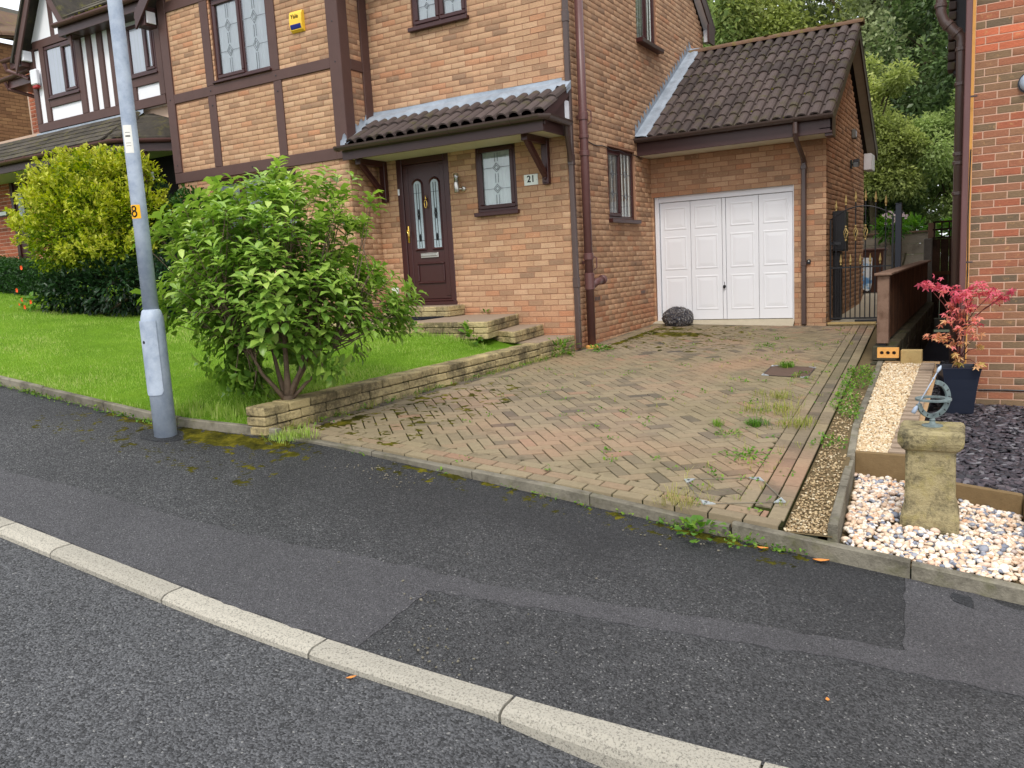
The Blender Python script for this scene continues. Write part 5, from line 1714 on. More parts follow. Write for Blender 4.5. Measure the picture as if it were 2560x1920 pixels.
# stacked verge of a lower lean-to roof seen end on
vr = None
m = MB(); m.box(4.27, 4.44, 0.95, 1.1, 2.96, 4.2, c=0.005); vr = m.build('lean_to_wall_plate', M['black_metal'], rhouse)
for i in range(9):
    m = MB(); m.box(4.215, 4.29, 0.90, 1.12, 3.0 + i * 0.105, 3.085 + i * 0.105, c=0.008)
    o = m.build('verge_tile', M['tile'], vr); o['rnd'] = rng.uniform(0.0, 0.4)
m = MB(); m.tube([(4.473, 0.03, 1.95), (4.476, 0.028, 2.05), (4.468, 0.028, 1.4), (4.476, 0.028, 0.9), (4.468, 0.028, -0.1)], 0.006, 6); m.build('cable', M['black_metal'], rhouse)
m = MB(); m.tube([(4.6 + 0.25 * i, 0.036, -0.392 + 0.004 * (i % 2)) for i in range(12)], 0.009, 6); m.build('cable', M['black_metal'], rhouse)
t = thing('bulkhead_light', (4.93, 0.0, 2.62), 'blue grey outdoor light just entering the picture on the red brick wall', 'light')
m = MB(); m.lathe((4.955, 0.045, 2.62), [(0.085, 0), (0.088, 0.03), (0.07, 0.07), (0.03, 0.085)], 18, axis=(0, -1, 0)); m.build('body', M['galv'], t, smooth=True)
m = MB(); m.lathe((4.955, 0.043, 2.62), [(0.10, 0), (0.10, 0.012)], 18, axis=(0, -1, 0)); m.build('back_plate', M['planter'], t)

# ---------------------------------------------------------------- neighbour on the left: white panels with brown timbers
lh = thing('timbered_house', (-9.2, 0.3, 1.4), 'neighbouring house with white panels, brown timber strips and a tiled porch roof', 'house')
LF = frame((0, -0.25, 0), (1, 0, 0), (0, -1, 0))
LG = frame((0, -0.15, 0), (1, 0, 0), (0, -1, 0))
LU = frame((0, 0.35, 0), (1, 0, 0), (0, -1, 0))
GDOOR = (-12.55, -11.93, 1.45, 3.52)
GPORCH = (-11.25, -7.02, 1.0, 3.45)
lw = wall_sheet('wall', LG, -16.0, -7.0, 0.8, 4.2, [GDOOR, GPORCH], M['mortar_far'], lh)
lu = wall_sheet('wall', LU, -12.35, -6.9, 4.0, 5.7, [], M['mortar_far'], lh)
l1 = brick_layout(LG, -14.6, -11.25, 1.2, 3.62, [GDOOR], None, 0.03, 0.0, None)
l2 = brick_layout(LU, -12.3, -11.0, 4.0, 5.6, [], None, 0.03, 0.0, None)
l3 = brick_layout(LU, -7.6, -6.9, 4.0, 4.6, [], None, 0.03, 0.0, None)
brick_emit([(lw, l1), (lu, l2 + l3)], M['brick_far'], 300)
bx('garage_opening_shade', M['dark_room'], lh, -11.25, -6.8, -0.03, 0.02, 0.9, 3.45)  # dark sheet stands in for the shade of the recess under the porch
bx('projecting_wall', M['white_render'], lh, -11.02, -7.30, -0.235, 2.5, 4.16, 5.62)
bx('white_notice', M['white'], lh, -8.22, -7.95, -0.17, -0.155, 2.98, 3.12, 0.002)
def lboard(u0, u1, z0, z1, d=0.022, fr=LF):
    return MB().box(u0, u1, -0.03, d, z0, z1, c=0.004, mat=fr).build('timber_board', M['timber'], lh)
# white infill panels, each set a little back from the timbers
def lpanel(u0, u1, z0, z1): return MB().box(u0, u1, -0.04, -0.008, z0, z1, c=0.002, mat=LF).build('white_panel', M['white_render'], lh)
lboard(-11.05, -7.28, 4.16, 4.31)
lboard(-11.05, -10.92, 4.312, 5.66, 0.024); lboard(-10.72, -10.58, 4.312, 5.66, 0.024); lboard(-9.60, -9.44, 4.312, 5.60, 0.024)
lboard(-10.57, -9.61, 4.56, 4.70)
for a in (-9.28, -8.96, -8.64, -8.30): lboard(a - 0.0, a + 0.14, 4.312, 5.60)
lboard(-8.15, -7.28, 4.53, 4.68); lboard(-7.40, -7.26, 4.312, 5.66, 0.025); lboard(-8.15, -8.02, 4.312, 4.528)
lboard(-10.90, -9.44, 5.64, 5.78, 0.026)
lpanel(-10.90, -10.74, 4.32, 5.62); lpanel(-10.56, -9.62, 4.32, 4.55); lpanel(-9.42, -9.30, 4.32, 5.58)
for a in (-9.12, -8.80, -8.48): lpanel(a, a + 0.15, 4.32, 5.58)
lpanel(-8.0, -7.42, 4.32, 4.52)
window(lh, LF, -10.56, -9.62, 4.72, 5.63, [(-10.50, -10.06), (-10.0, -9.67)], M['mahogany'], sash=[1], curtain='curtain', depth=-0.005, sill_out=0.05)
window(lh, LF, -8.13, -7.42, 4.70, 5.53, [(-8.07, -7.72), (-7.66, -7.47)], M['mahogany'], sash=[1], curtain='curtain', depth=-0.005, sill_out=0.05)
# small front gable
m = MB(); m.add([LF @ Vector(p) for p in ((-10.96, 0.0, 5.78), (-9.52, 0.0, 5.78), (-10.24, 0.0, 6.9))], [(0, 1, 2)]); m.build('gable_panel', M['white_render'], lh)
lboard(-10.30, -10.18, 5.782, 6.75, 0.012)
barge('barge_board', (-11.16, -0.46, 5.46), (-10.24, -0.46, 6.98), 0.24, 0.03, M['timber'], lh, (0, -1, 0))
barge('barge_board', (-9.34, -0.46, 5.62), (-10.24, -0.46, 6.98), 0.24, 0.03, M['timber'], lh, (0, -1, 0))
slab('dormer_roof', [(-11.22, -0.52, 5.42), (-11.22, 2.4, 5.42), (-10.24, 2.4, 7.02), (-10.24, -0.52, 7.02)], 0.05, M['tile_far'], lh)
slab('dormer_roof', [(-9.28, 2.4, 5.58), (-9.28, -0.52, 5.58), (-10.24, -0.52, 7.02), (-10.24, 2.4, 7.02)], 0.05, M['tile_far'], lh)
bx('boxed_end', M['white'], lh, -11.02, -10.94, -0.44, -0.28, 5.44, 5.62, 0.003)
# main roof with plain tiles
lroof = slab('roof', [(-9.4, -0.52, 5.80), (-6.9, -0.52, 5.80), (-6.9, 3.5, 8.45), (-9.4, 3.5, 8.45)], 0.03, M['tile_far'], lh)
slab('roof', [(-11.5, 0.9, 6.73), (-9.41, 0.9, 6.73), (-9.41, 3.5, 8.45), (-11.5, 3.5, 8.45)], 0.03, M['tile_far'], lh)
def flat_tile(name, w_, l_, th=0.014, mat=None):
    me = bpy.data.meshes.new(name)
    v, f = cbox(0.002, w_ - 0.002, -l_, 0.0, 0.0, th, 0.003)
    v = [(x, y, z + (-y / l_) * 0.016) for x, y, z in v]
    me.from_pydata(v, [], f)
    return me
FT = flat_tile('flat_tile', 0.33, 0.40, 0.03)
ls = Vector((0, -4.02, -2.65)).normalized()
tile_field(lroof, FT, M['tile_far'], Vector((-9.35, -0.55, 5.83)) - ls * 1.75, (1, 0, 0), ls, 0.33, 7, 5, 0.345)
m = MB(); half_round(m, [(-9.62, -0.60, 5.78), (-7.05, -0.60, 5.77)], 0.06); half_round(m, [(-8.98, -0.60, 5.781), (-8.94, -0.60, 5.781)], 0.068)
m.build('gutter', M['pipe'], lh)
bx('fascia', M['fascia'], lh, -9.6, -7.05, -0.55, -0.53, 5.58, 5.76, 0.004)
bx('soffit', M['fascia'], lh, -9.6, -7.05, -0.53, -0.26, 5.59, 5.60)
# moss on the eaves course
m = MB()
for _ in range(150):
    p = (rng.uniform(-9.0, -7.0), rng.uniform(-0.6, -0.3), 0); p = (p[0], p[1], 5.84 + (p[1] + .55) * 0.66)
    s = rng.uniform(0.02, 0.06); m.lathe(p, [(s, -0.03), (s * .9, 0.0), (s * .5, 0.02), (0.002, 0.026)], 6)
o = m.build('moss', M['moss'], lroof, smooth=True); o['kind'] = 'stuff'
# left return eaves, stubs of guttering and the alarm box
m = MB(); half_round(m, [(-11.55, -0.50, 5.52), (-11.1, -0.42, 5.56)], 0.06); m.tube([(-11.5, -0.5, 5.46), (-11.5, -0.46, 5.34), (-11.25, -0.3, 5.22), (-11.12, -0.28, 5.16)], 0.035, 8); m.box(-11.45, -11.06, -0.42, 0.3, 5.36, 5.50, c=0.004)
m.build('gutter', M['pipe'], lh)
m = MB(); half_round(m, [(-12.35, -0.25, 5.30), (-11.1, -0.25, 5.34)], 0.06); m.tube([(-12.0, -0.25, 5.24), (-12.0, -0.2, 5.12), (-11.75, 0.1, 5.0), (-11.66, 0.22, 4.94)], 0.035, 8); m.box(-12.0, -11.06, -0.2, 0.33, 5.12, 5.28, c=0.004)
m.build('gutter', M['pipe'], lh)
t = thing('alarm_box', (-10.86, -0.3, 5.1), 'white alarm box with a red lower lens on the left corner of the white panels', 'alarm box')
MB().box(-10.96, -10.76, -0.36, -0.276, 5.0, 5.28, c=0.02).build('cover', M['white'], t)
MB().box(-10.94, -10.78, -0.35, -0.276, 4.94, 4.998, c=0.015).build('lens', M['red_plastic'], t)
# porch roof: hipped lean-to
PZ0, PY0, PZ1, PY1 = 3.55, -0.98, 4.06, -0.27
pslope = Vector((0, PY0 - PY1, PZ0 - PZ1))
pr = slab('porch_roof', [(-15.5, PY0, PZ0), (-7.72, PY0, PZ0), (-8.05, PY1, PZ1), (-15.5, PY1, PZ1)], 0.02, M['tile_far'], lh)
pr2 = slab('porch_roof', [(-7.72, PY0, PZ0), (-6.4, 0.3, PZ0 + 0.02), (-6.9, 0.32, PZ1), (-8.05, PY1, PZ1)], 0.02, M['tile_far'], lh)
PT = flat_tile('porch_tile', 0.33, 0.22, 0.03)
tile_field(pr, PT, M['tile_far'], Vector((-14.0, PY1, PZ1 + 0.025)), (1, 0, 0), pslope, 0.33, 18, 5, 0.175)
m = MB()
for k in range(5):
    s0, s1 = k / 5, (k + 1.25) / 5
    a = Vector((-8.05, PY1, PZ1 + 0.03)).lerp(Vector((-7.72, PY0, PZ0 + 0.03)), s0); b = Vector((-8.05, PY1, PZ1 + 0.03)).lerp(Vector((-7.72, PY0, PZ0 + 0.03)), min(1.04, s1))
    v = []
    for p, dz in ((a, 0.0), (b, 0.022)):
        for t_ in lin(0, math.pi, 7): v.append(p + Vector((0.09 * math.cos(t_), 0.06 * math.cos(t_), 0.05 * math.sin(t_) + dz)))
    mm = MB(); mm.add(v, [(j, j + 1, 8 + j, 7 + j) for j in range(6)] + [tuple(range(7)), tuple(range(7, 14))]); o = mm.build('hip_tile', M['tile_far'], pr); o['rnd'] = rng.random()
for k in range(5):
    a = Vector((-8.02, PY1, PZ1)).lerp(Vector((-7.70, PY0, PZ0)), k / 5); b = Vector((-6.9, 0.32, PZ1)).lerp(Vector((-6.4, 0.3, PZ0)), k / 5)
    a2 = Vector((-8.02, PY1, PZ1)).lerp(Vector((-7.70, PY0, PZ0)), (k + 1.05) / 5); b2 = Vector((-6.9, 0.32, PZ1)).lerp(Vector((-6.4, 0.3, PZ0)), (k + 1.05) / 5)
    up0, up1 = Vector((0, 0, .022)), Vector((0, 0, .045))
    mm = MB(); mm.add([a + up0, b + up0, b2 + up1, a2 + up1, a2 + up0 * .5, b2 + up0 * .5], [(0, 1, 2, 3), (3, 2, 5, 4)]); o = mm.build('tile_course', M['tile_far'], pr2); o['rnd'] = rng.random()
nU = 40; us = lin(-11.15, -7.9, nU)
flashing('lead_flashing', [[(u, -0.262, 4.15) for u in us], [(u, -0.27, 4.09 + .008 * math.sin(u * 6)) for u in us], [(u, -0.36, 4.035 + .008 * math.sin(u * 8)) for u in us]], pr)
m = MB(); half_round(m, [(-15.5, -1.05, 3.555), (-7.72, -1.05, 3.545), (-7.62, -0.98, 3.545), (-6.4, 0.28, 3.56)], 0.062)
for x in (-12.3, -11.6, -10.8, -10.2, -9.2, -8.4): half_round(m, [(x - .02, -1.05, 3.556), (x + .02, -1.05, 3.556)], 0.07)
m.build('gutter', M['pipe'], pr)
m = MB(); m.box(-15.5, -7.72, -0.99, -0.965, 3.36, 3.54, c=0.004); m.add([(-7.72, -0.98, 3.36), (-6.42, 0.26, 3.36), (-6.42, 0.26, 3.54), (-7.72, -0.98, 3.54)], [(0, 1, 2, 3)])
m.build('fascia', M['fascia'], pr)
m = MB(); m.add([(-15.5, -0.96, 3.375), (-7.72, -0.96, 3.375), (-6.44, 0.26, 3.375), (-6.44, 0.4, 3.375), (-15.5, -0.15, 3.375)], [(0, 1, 2, 3, 4)]); m.build('soffit', M['soffit'], pr)
bx('porch_post', M['timber'], lh, -7.6, -7.45, -0.75, -0.6, 1.2, 3.36, 0.004)
# front door
m = MB()
for q in ((-12.55, -12.46, 1.45, 3.52), (-12.02, -11.93, 1.45, 3.52), (-12.46, -12.02, 3.42, 3.52)): m.box(q[0], q[1], -0.08, 0.01, q[2], q[3], c=0.006, mat=LG)
ld = m.build('front_door', M['mahogany'], lh)
l_ = MB().box(-12.455, -12.025, -0.06, -0.02, 1.46, 3.415, c=0.004, mat=LG).build('leaf', M['mahogany'], ld)
oval = [(-12.24 + 0.125 * math.cos(t), -0.015, 2.85 + (0.36 if math.sin(t) > 0 else 0.45) * math.sin(t)) for t in lin(0, 2 * math.pi, 21)[:-1]]
MB().add([LG @ Vector(p) for p in oval], [tuple(range(20))]).build('glass_panel', M['frosted'], l_)
m = MB(); m.tube([LG @ Vector(p) for p in oval + oval[:1]], 0.014, 6); m.build('glass_bead', M['mahogany'], l_)
m = MB()
for k in range(6): strip(m, LG, (-12.30 + .02 * k, 2.55 + .05 * (k % 3)), (-12.24 + .02 * k, 2.95 - .06 * (k % 2)), -0.012, 0.006)
m.build('lead_strip', M['white'], l_)
MB().box(-12.32, -12.16, -0.02, -0.005, 2.20, 2.25, c=0.003, mat=LG).build('letter_plate', M['chrome'], l_)
t = thing('lantern', (-11.8, -0.3, 3.1), 'black coach lantern beside the front door of the timbered house', 'lantern')
m = MB(); m.tube([(-11.66, -0.155, 2.99), (-11.70, -0.24, 2.96), (-11.76, -0.30, 3.0), (-11.80, -0.31, 3.06)], 0.016, 7); m.lathe((-11.65, -0.158, 2.98), [(0.05, 0), (0.05, 0.02), (0.02, 0.03)], 10, axis=(0, -1, 0)); m.build('bracket', M['black_metal'], t)
m = MB(); m.lathe((-11.80, -0.31, 3.28), [(0.09, 0), (0.085, 0.012), (0.035, 0.075), (0.015, 0.085), (0.012, 0.11)], 6); m.lathe((-11.80, -0.31, 3.05), [(0.02, 0), (0.05, 0.02), (0.052, 0.03)], 6)
for k in range(6): m.tube([(-11.80 + .05 * math.cos(k * 1.047), -0.31 + .05 * math.sin(k * 1.047), 3.08), (-11.80 + .078 * math.cos(k * 1.047), -0.31 + .078 * math.sin(k * 1.047), 3.28)], 0.005, 5)
m.build('cage', M['black_metal'], t)
m = MB(); m.lathe((-11.80, -0.31, 3.08), [(0.045, 0), (0.072, 0.198)], 6); m.build('glass', M['clear_cup'], t)
t = thing('house_name_plate', (-12.85, -0.17, 2.79), 'dark rectangular name plate on red brick left of the neighbour’s door', 'sign')
MB().box(-13.05, -12.70, -0.185, -0.158, 2.73, 2.85, c=0.005).build('plate', M['black_metal'], t)
MB().box(-13.02, -12.74, -0.189, -0.186, 2.755, 2.825, c=0.0).build('panel', M['sign'], t)

# ---------------------------------------------------------------- farther house at the far left
fh = thing('brick_house', (-17, 2.0, 2.0), 'brown brick house with a plum tiled verge at the far left edge', 'house')
FS = frame((-14.6, 0, 0), (0, 1, 0), (1, 0, 0))
fg = lambda z: (0.2 if z < 6.9 else 0.2, 6.0)
fw_ = wall_sheet('wall', FS, 0.2, 6.0, 1.5, 6.75, [], M['brick_far2'], fh)
brick_emit([(fw_, brick_layout(FS, 0.2, 4.5, 3.3, 6.7, [], None, 0.0, 0.0, None))], M['brick_far2'], 300)
bx('front_wall', M['brick_far2'], fh, -20, -14.62, 0.22, 0.4, 1.5, 6.75)
slab('lean_roof', [(-14.35, -0.5, 6.55), (-14.35, 2.6, 7.0), (-16.2, 2.6, 7.6), (-16.2, -0.5, 7.15)], 0.10, M['ridge'], fh)
for i in range(8):
    a = -0.5 + 0.40 * i
    m = MB(); v = []
    for y in (a, a + 0.39):
        for t_ in lin(0, math.pi, 7): v.append((-14.42 + 0.13 * math.cos(t_), y, 6.60 + (y + .5) * 0.145 + 0.12 * math.sin(t_)))
    m.add(v, [(j, j + 1, 8 + j, 7 + j) for j in range(6)] + [tuple(range(7)), tuple(range(7, 14))])
    o = m.build('verge_tile', M['ridge'], fh); o['rnd'] = rng.random()
bx('gable_wall', M['brick_far2'], fh, -18, -15.8, 1.6, 1.8, 6.9, 8.1)
slab('roof', [(-19, 1.0, 8.9), (-17.2, 1.0, 8.15), (-17.2, 6, 8.15), (-19, 6, 8.9)], 0.1, M['tile_far'], fh)
slab('roof', [(-17.25, 0.9, 8.2), (-15.3, 0.9, 7.05), (-15.3, 5.5, 7.05), (-17.25, 5.5, 8.2)], 0.12, M['ridge'], fh)
barge('barge_board', (-17.25, 0.9, 8.16), (-15.35, 0.9, 7.03), 0.24, 0.03, M['timber'], fh, (0, -1, 0))
m = MB(); m.tube([(-14.53, 0.45, 2.0), (-14.53, 0.45, 5.6)], 0.055, 10); m.build('downpipe', M['pipe'], fh, smooth=True)

# ---------------------------------------------------------------- side passage, gate, fences, bin
tag(sheet('passage_path', lin(GX, 3.62, 6), lin(3.0, 9.5, 20), lambda x, y: 0.05 + 0.02 * max(0, y - 3) + (0.12 if y > 7.0 else 0), M['concrete_pale']), kind='structure')
tag(sheet('back_garden', lin(-12, 6, 10), lin(9.0, 40, 10), lambda x, y: 0.1, M['terrain']), kind='structure')
gate = thing('iron_gate', (3.1, 3.2, 0.1), 'black wrought iron side gate with gold spearheads between garage and fence', 'gate')
GYY = 3.2
m = MB()
m.box(2.648, 2.672, GYY - .012, GYY + .012, 0.10, 1.56); m.box(3.475, 3.50, GYY - .012, GYY + .012, 0.10, 1.56)
m.box(2.673, 3.474, GYY - .010, GYY + .010, 0.11, 0.135); m.box(2.673, 3.474, GYY - .010, GYY + .010, 0.855, 0.875)
arc = [(x, GYY, 1.56 + 0.17 * (1 - ((x - 3.08) / 0.42) ** 2) ** 1.0) for x in lin(2.66, 3.49, 17)]
m.tube(arc, 0.010, 6)
m.build('frame', M['black_metal'], gate)
def spear(x, z, s=1.0):
    mm = MB(); mm.lathe((x, GYY, z), [(0.010, 0), (0.014 * s, 0.008), (0.009, 0.02), (0.012, 0.03), (0.020 * s, 0.05 * s), (0.013 * s, 0.09 * s), (0.002, 0.155 * s)], 8)
    return mm.build('spearhead', M['gold'], gate, smooth=False)
bx_ = lin(2.735, 3.395, 6)
for i, x in enumerate(bx_[:6]):
    ztop = 1.56 + 0.17 * (1 - ((x - 3.08) / 0.42) ** 2) + 0.07
    m = MB(); m.tube([(x, GYY, 0.12), (x, GYY, ztop)], 0.0085, 7); b_ = m.build('bar', M['black_metal'], gate)
    spear(x, ztop)
    if i in (1, 2, 3):
        m = MB()
        for k in range(4):
            m.tube([(x + 0.030 * math.sin(math.pi * s) * math.cos(k * 1.5708 + s * 2.6), GYY + 0.030 * math.sin(math.pi * s) * math.sin(k * 1.5708 + s * 2.6), 1.27 + 0.17 * s) for s in lin(0, 1, 9)], 0.006, 5)
        m.lathe((x, GYY, 1.245), [(0.014, 0), (0.014, 0.025)], 8); m.lathe((x, GYY, 1.44), [(0.014, 0), (0.014, 0.025)], 8)
        m.build('cage_ornament', M['gold'], b_, smooth=True)
for i in range(5):
    x = (bx_[i] + bx_[i + 1]) / 2
    m = MB(); m.tube([(x, GYY, 0.12), (x, GYY, 0.90)], 0.0085, 7); m.build('bar', M['black_metal'], gate)
    spear(x, 0.90)
m = MB(); m.box(2.66, 2.80, GYY - .02, GYY + .02, 1.20, 1.24); m.lathe((2.70, GYY - .03, 1.14), [(0.012, 0), (0.012, 0.12)], 8); m.build('latch', M['black_metal'], gate)
m = MB(); m.box(3.50, 3.62, GYY - .015, GYY + .015, 1.58, 1.62); m.box(3.0, 3.46, GYY - .05, GYY - .02, 0.06, 0.105, c=.006); m.build('hinge', M['black_metal'], gate)
t = thing('gate_post', (3.56, 3.2, 0.1), 'square dark grey metal gate post behind the low wooden fence', 'post')
MB().box(3.52, 3.60, GYY - .04, GYY + .04, -0.3, 1.715, c=0.004).build('post', M['planter'], t)
MB().box(3.515, 3.605, GYY - .045, GYY + .045, 1.716, 1.728, c=0.004).build('cap', M['planter'], t)
t = thing('gate_sill', (3.0, 3.1, 0.05), 'pale timber sill on the ground under the iron gate', 'sill')
MB().box(2.64, 3.30, 3.02, 3.14, -0.02, 0.075, c=0.008).build('sill_board', M['sleeper_pale'], t)
# retaining wall that carries the low fence
rw = bpy.data.objects.new('retaining_wall', None); COL.objects.link(rw); rw.location = (3.7, 3, -0.4); tag(rw, 'mossy blockwork retaining wall below the low wooden fence', 'wall')
y = 0.02
while y < 7.8:
    for k in range(4):
        L = 0.44
        off = 0.22 if k % 2 else 0
        m = MB(); m.box(3.56, 3.80 + rng.uniform(-.008, .008), y + 0.004 + off, y + L - 0.004 + off, -0.62 + 0.165 * k, -0.62 + 0.165 * (k + 1) - 0.006, c=0.008)
        o = m.build('block', M['retain'], rw); o['rnd'] = rng.random()
    y += 0.44
fence = thing('wooden_fence', (3.65, 3.5, 0.05), 'low brown wooden fence with a weathered end post beside the driveway', 'fence')
MB().box(3.60, 3.72, 0.30, 0.42, 0.06, 0.815, c=0.006).build('post', M['fence_post'], fence)
MB().box(3.57, 3.75, 0.26, 7.7, 0.816, 0.845, c=0.006).build('cap_rail', M['fence_post'], fence)
MB().box(3.61, 3.665, 0.43, 7.7, 0.12, 0.18).box(3.61, 3.665, 0.43, 7.7, 0.68, 0.74).build('rail', M['fence_brown'], fence)
y = 0.425
while y < 7.6:
    wv = rng.uniform(0.115, 0.13)
    m = MB(); m.box(3.668 + rng.uniform(0, .006), 3.69, y + 0.001, y + wv - 0.003, 0.07, 0.812, c=0.003)
    o = m.build('board', M['fence_brown'], fence); o['rnd'] = rng.random()
    y += wv
MB().box(3.62, 3.69, 0.33, 0.39, -0.01, 0.058).build('foot', M['black_metal'], fence)
# fence across the neighbour's passage, with a concrete post and trellis
pf = thing('trellis_fence', (4.1, 8.0, -0.45), 'dark fence panel with trellis top closing the passage beside the right-hand house', 'fence')
MB().box(3.60, 3.74, 7.95, 8.05, -0.5, 1.25, c=0.008).build('concrete_post', M['concrete_post'], pf)
MB().box(3.745, 4.45, 7.98, 8.02, -0.5, -0.28, c=0.004).build('gravel_board', M['concrete_post'], pf)
for i in range(5):
    m = MB(); m.box(3.745 + 0.14 * i, 3.88 + 0.14 * i, 7.98, 8.0, -0.275, 1.23, c=0.003); o = m.build('board', M['fence_dark'], pf); o['rnd'] = rng.random()
m = MB()
for z in (1.235, 1.39, 1.53): m.box(3.745, 4.45, 7.96, 7.985, z, z + 0.035)
for i in range(6): m.box(3.76 + 0.125 * i, 3.785 + 0.125 * i, 7.987, 8.005, 1.235, 1.565)
m.build('trellis', M['fence_dark'], pf)
MB().box(3.745, 4.45, 7.955, 7.975, 0.55, 0.62).build('rail', M['fence_brown'], pf)
MB().box(3.66, 3.78, 8.1, 8.2, 0.2, 1.54, c=0.005).build('post', M['fence_post'], pf)
rf = thing('board_fence', (2.6, 9.2, 0.2), 'grey weathered horizontal board fence at the back of the passage', 'fence')
for i in range(6):
    m = MB(); m.box(0.2, 3.66, 9.2 + rng.uniform(0, .01), 9.24, 0.1 + 0.215 * i, 0.1 + 0.215 * (i + 1) - 0.006, c=0.004); o = m.build('board', M['fence_grey'], rf); o['rnd'] = rng.random()
MB().box(0.2, 3.68, 9.17, 9.26, 1.392, 1.43, c=0.004).build('cap_rail', M['fence_post'], rf)
for x in (1.3, 2.96): MB().box(x, x + 0.09, 9.14, 9.198, 0.0, 1.388, c=0.004).build('post', M['fence_grey'], rf)
t = thing('wheelie_bin', (2.72, 7.7, 0.28), 'brown wheelie bin standing in the passage behind the gate', 'bin')
def taper(mb, c, w0, d0, w1, d1, z0, z1, mi=0):
    x, y = c
    v = [(x - w0 / 2, y - d0 / 2, z0), (x + w0 / 2, y - d0 / 2, z0), (x + w0 / 2, y + d0 / 2, z0), (x - w0 / 2, y + d0 / 2, z0), (x - w1 / 2, y - d1 / 2, z1), (x + w1 / 2, y - d1 / 2, z1), (x + w1 / 2, y + d1 / 2, z1), (x - w1 / 2, y + d1 / 2, z1)]
    mb.add(v, [(0, 3, 2, 1), (4, 5, 6, 7), (0, 1, 5, 4), (1, 2, 6, 5), (2, 3, 7, 6), (3, 0, 4, 7)], mi)
m = MB(); taper(m, (2.70, 7.85), 0.38, 0.42, 0.48, 0.54, 0.27, 1.06); m.build('body', M['bin_brown'], t)
m = MB(); m.box(2.45, 2.96, 7.56, 8.16, 1.061, 1.12, c=0.02); m.tube([(2.5, 8.18, 1.08), (2.9, 8.18, 1.08)], 0.018, 8); m.build('lid', M['bin_brown'], t)
for x in (2.52, 2.88):
    m = MB(); m.lathe((x, 8.02, 0.33), [(0.09, -0.02), (0.10, -0.015), (0.10, 0.015), (0.09, 0.02)], 16, axis=(1, 0, 0)); m.build('wheel', M['black_metal'], t)
m = MB()
v = [(2.56, 7.5, 0.40), (2.60, 7.5, 0.33), (2.66, 7.5, 0.30), (2.72, 7.5, 0.33), (2.74, 7.5, 0.45), (2.74, 7.56, 0.94), (2.56, 7.56, 0.95)]
m.add(v + [(a, b + 0.02, c) for a, b, c in v], [tuple(range(7)), tuple(range(7, 14))[::-1]] + [(i, 7 + i, 7 + (i + 1) % 7, (i + 1) % 7) for i in range(7)])
t = m.build('foam_board', M['blueboard'], None, loc=(2.65, 7.52, 0.3)); tag(t, 'blue and white foam board leaning on the brown bin', 'board')

# ---------------------------------------------------------------- street lamp
lamp = thing('street_lamp', (-0.865, -5.575, pav(-0.865, -5.575)), 'galvanised steel street lamp column with yellow number sticker beside the lawn', 'street lamp')
LX, LY, LZ = -0.865, -5.575, pav(-0.865, -5.575)
m = MB(); m.lathe((LX, LY, LZ - 0.1), [(0.084, 0), (0.084, 1.00), (0.083, 1.02), (0.068, 1.075), (0.0575, 1.085)], 40)
base = m.build('base', M['galv'], lamp, smooth=True)
m = MB(); m.lathe((LX, LY, LZ + 0.96), [(0.0575, 0), (0.053, 1.0), (0.046, 4.2), (0.044, 4.6)], 40)
pole = m.build('pole', M['galv'], lamp, smooth=True)
m = MB(); m.tube([(LX, LY, LZ + 5.5), (LX + 0.03, LY - 0.12, LZ + 5.62), (LX + 0.06, LY - 0.35, LZ + 5.68)], 0.03, 10); m.build('arm', M['galv'], lamp, smooth=True)
m = MB(); m.box(LX - 0.04, LX + 0.18, LY - 0.95, LY - 0.33, LZ + 5.63, LZ + 5.75, c=0.03); head = m.build('lantern_head', M['galv'], lamp)
m = MB(); m.box(LX - 0.01, LX + 0.15, LY - 0.9, LY - 0.4, LZ + 5.60, LZ + 5.628, c=0.01); m.build('lens', M['frosted'], head)
def arc_panel(mb, a0, a1, z0, z1, r, th, n=8, cr=0.0):
    vs = []
    for rr in (r + th, r):
        for i in range(n + 1):
            a = a0 + (a1 - a0) * i / n
            e = min(i, n - i) / n * (a1 - a0) * r
            dz = cr - math.sqrt(max(0, cr * cr - (cr - min(e, cr)) ** 2)) if cr else 0
            vs += [(LX + rr * math.cos(a), LY + rr * math.sin(a), z0 + dz), (LX + rr * math.cos(a), LY + rr * math.sin(a), z1)]
    k = 2 * (n + 1)
    f = [(2 * i, 2 * i + 2, 2 * i + 3, 2 * i + 1) for i in range(n)]
    f += [(2 * i, k + 2 * i, k + 2 * i + 2, 2 * i + 2) for i in range(n)] + [(2 * i + 1, 2 * i + 3, k + 2 * i + 3, k + 2 * i + 1) for i in range(n)]
    f += [(0, 1, k + 1, k), (2 * n, k + 2 * n, k + 2 * n + 1, 2 * n + 1)]
    mb.add(vs, f)
cam_a = math.atan2(CAM.y - LY, CAM.x - LX)
m = MB(); arc_panel(m, cam_a - 1.55, cam_a + 0.22, LZ + 0.33, LZ + 0.90, 0.084, 0.010, 14, 0.03); adoor = m.build('access_door', M['galv'], lamp)
m = MB(); m.lathe((LX + 0.093 * math.cos(cam_a - 0.95), LY + 0.093 * math.sin(cam_a - 0.95), LZ + 0.74), [(0.012, 0), (0.012, 0.003)], 10, axis=(math.cos(cam_a - 0.95), math.sin(cam_a - 0.95), 0)); m.build('lock', M['black_metal'], adoor)
m = MB(); arc_panel(m, cam_a - 2.0, cam_a + 0.12, LZ + 1.665, LZ + 1.765, 0.0545, 0.0012, 10); st = m.build('number_sticker', M['sticker'], lamp)
m = MB()
pts8 = []
a8 = cam_a - 0.72
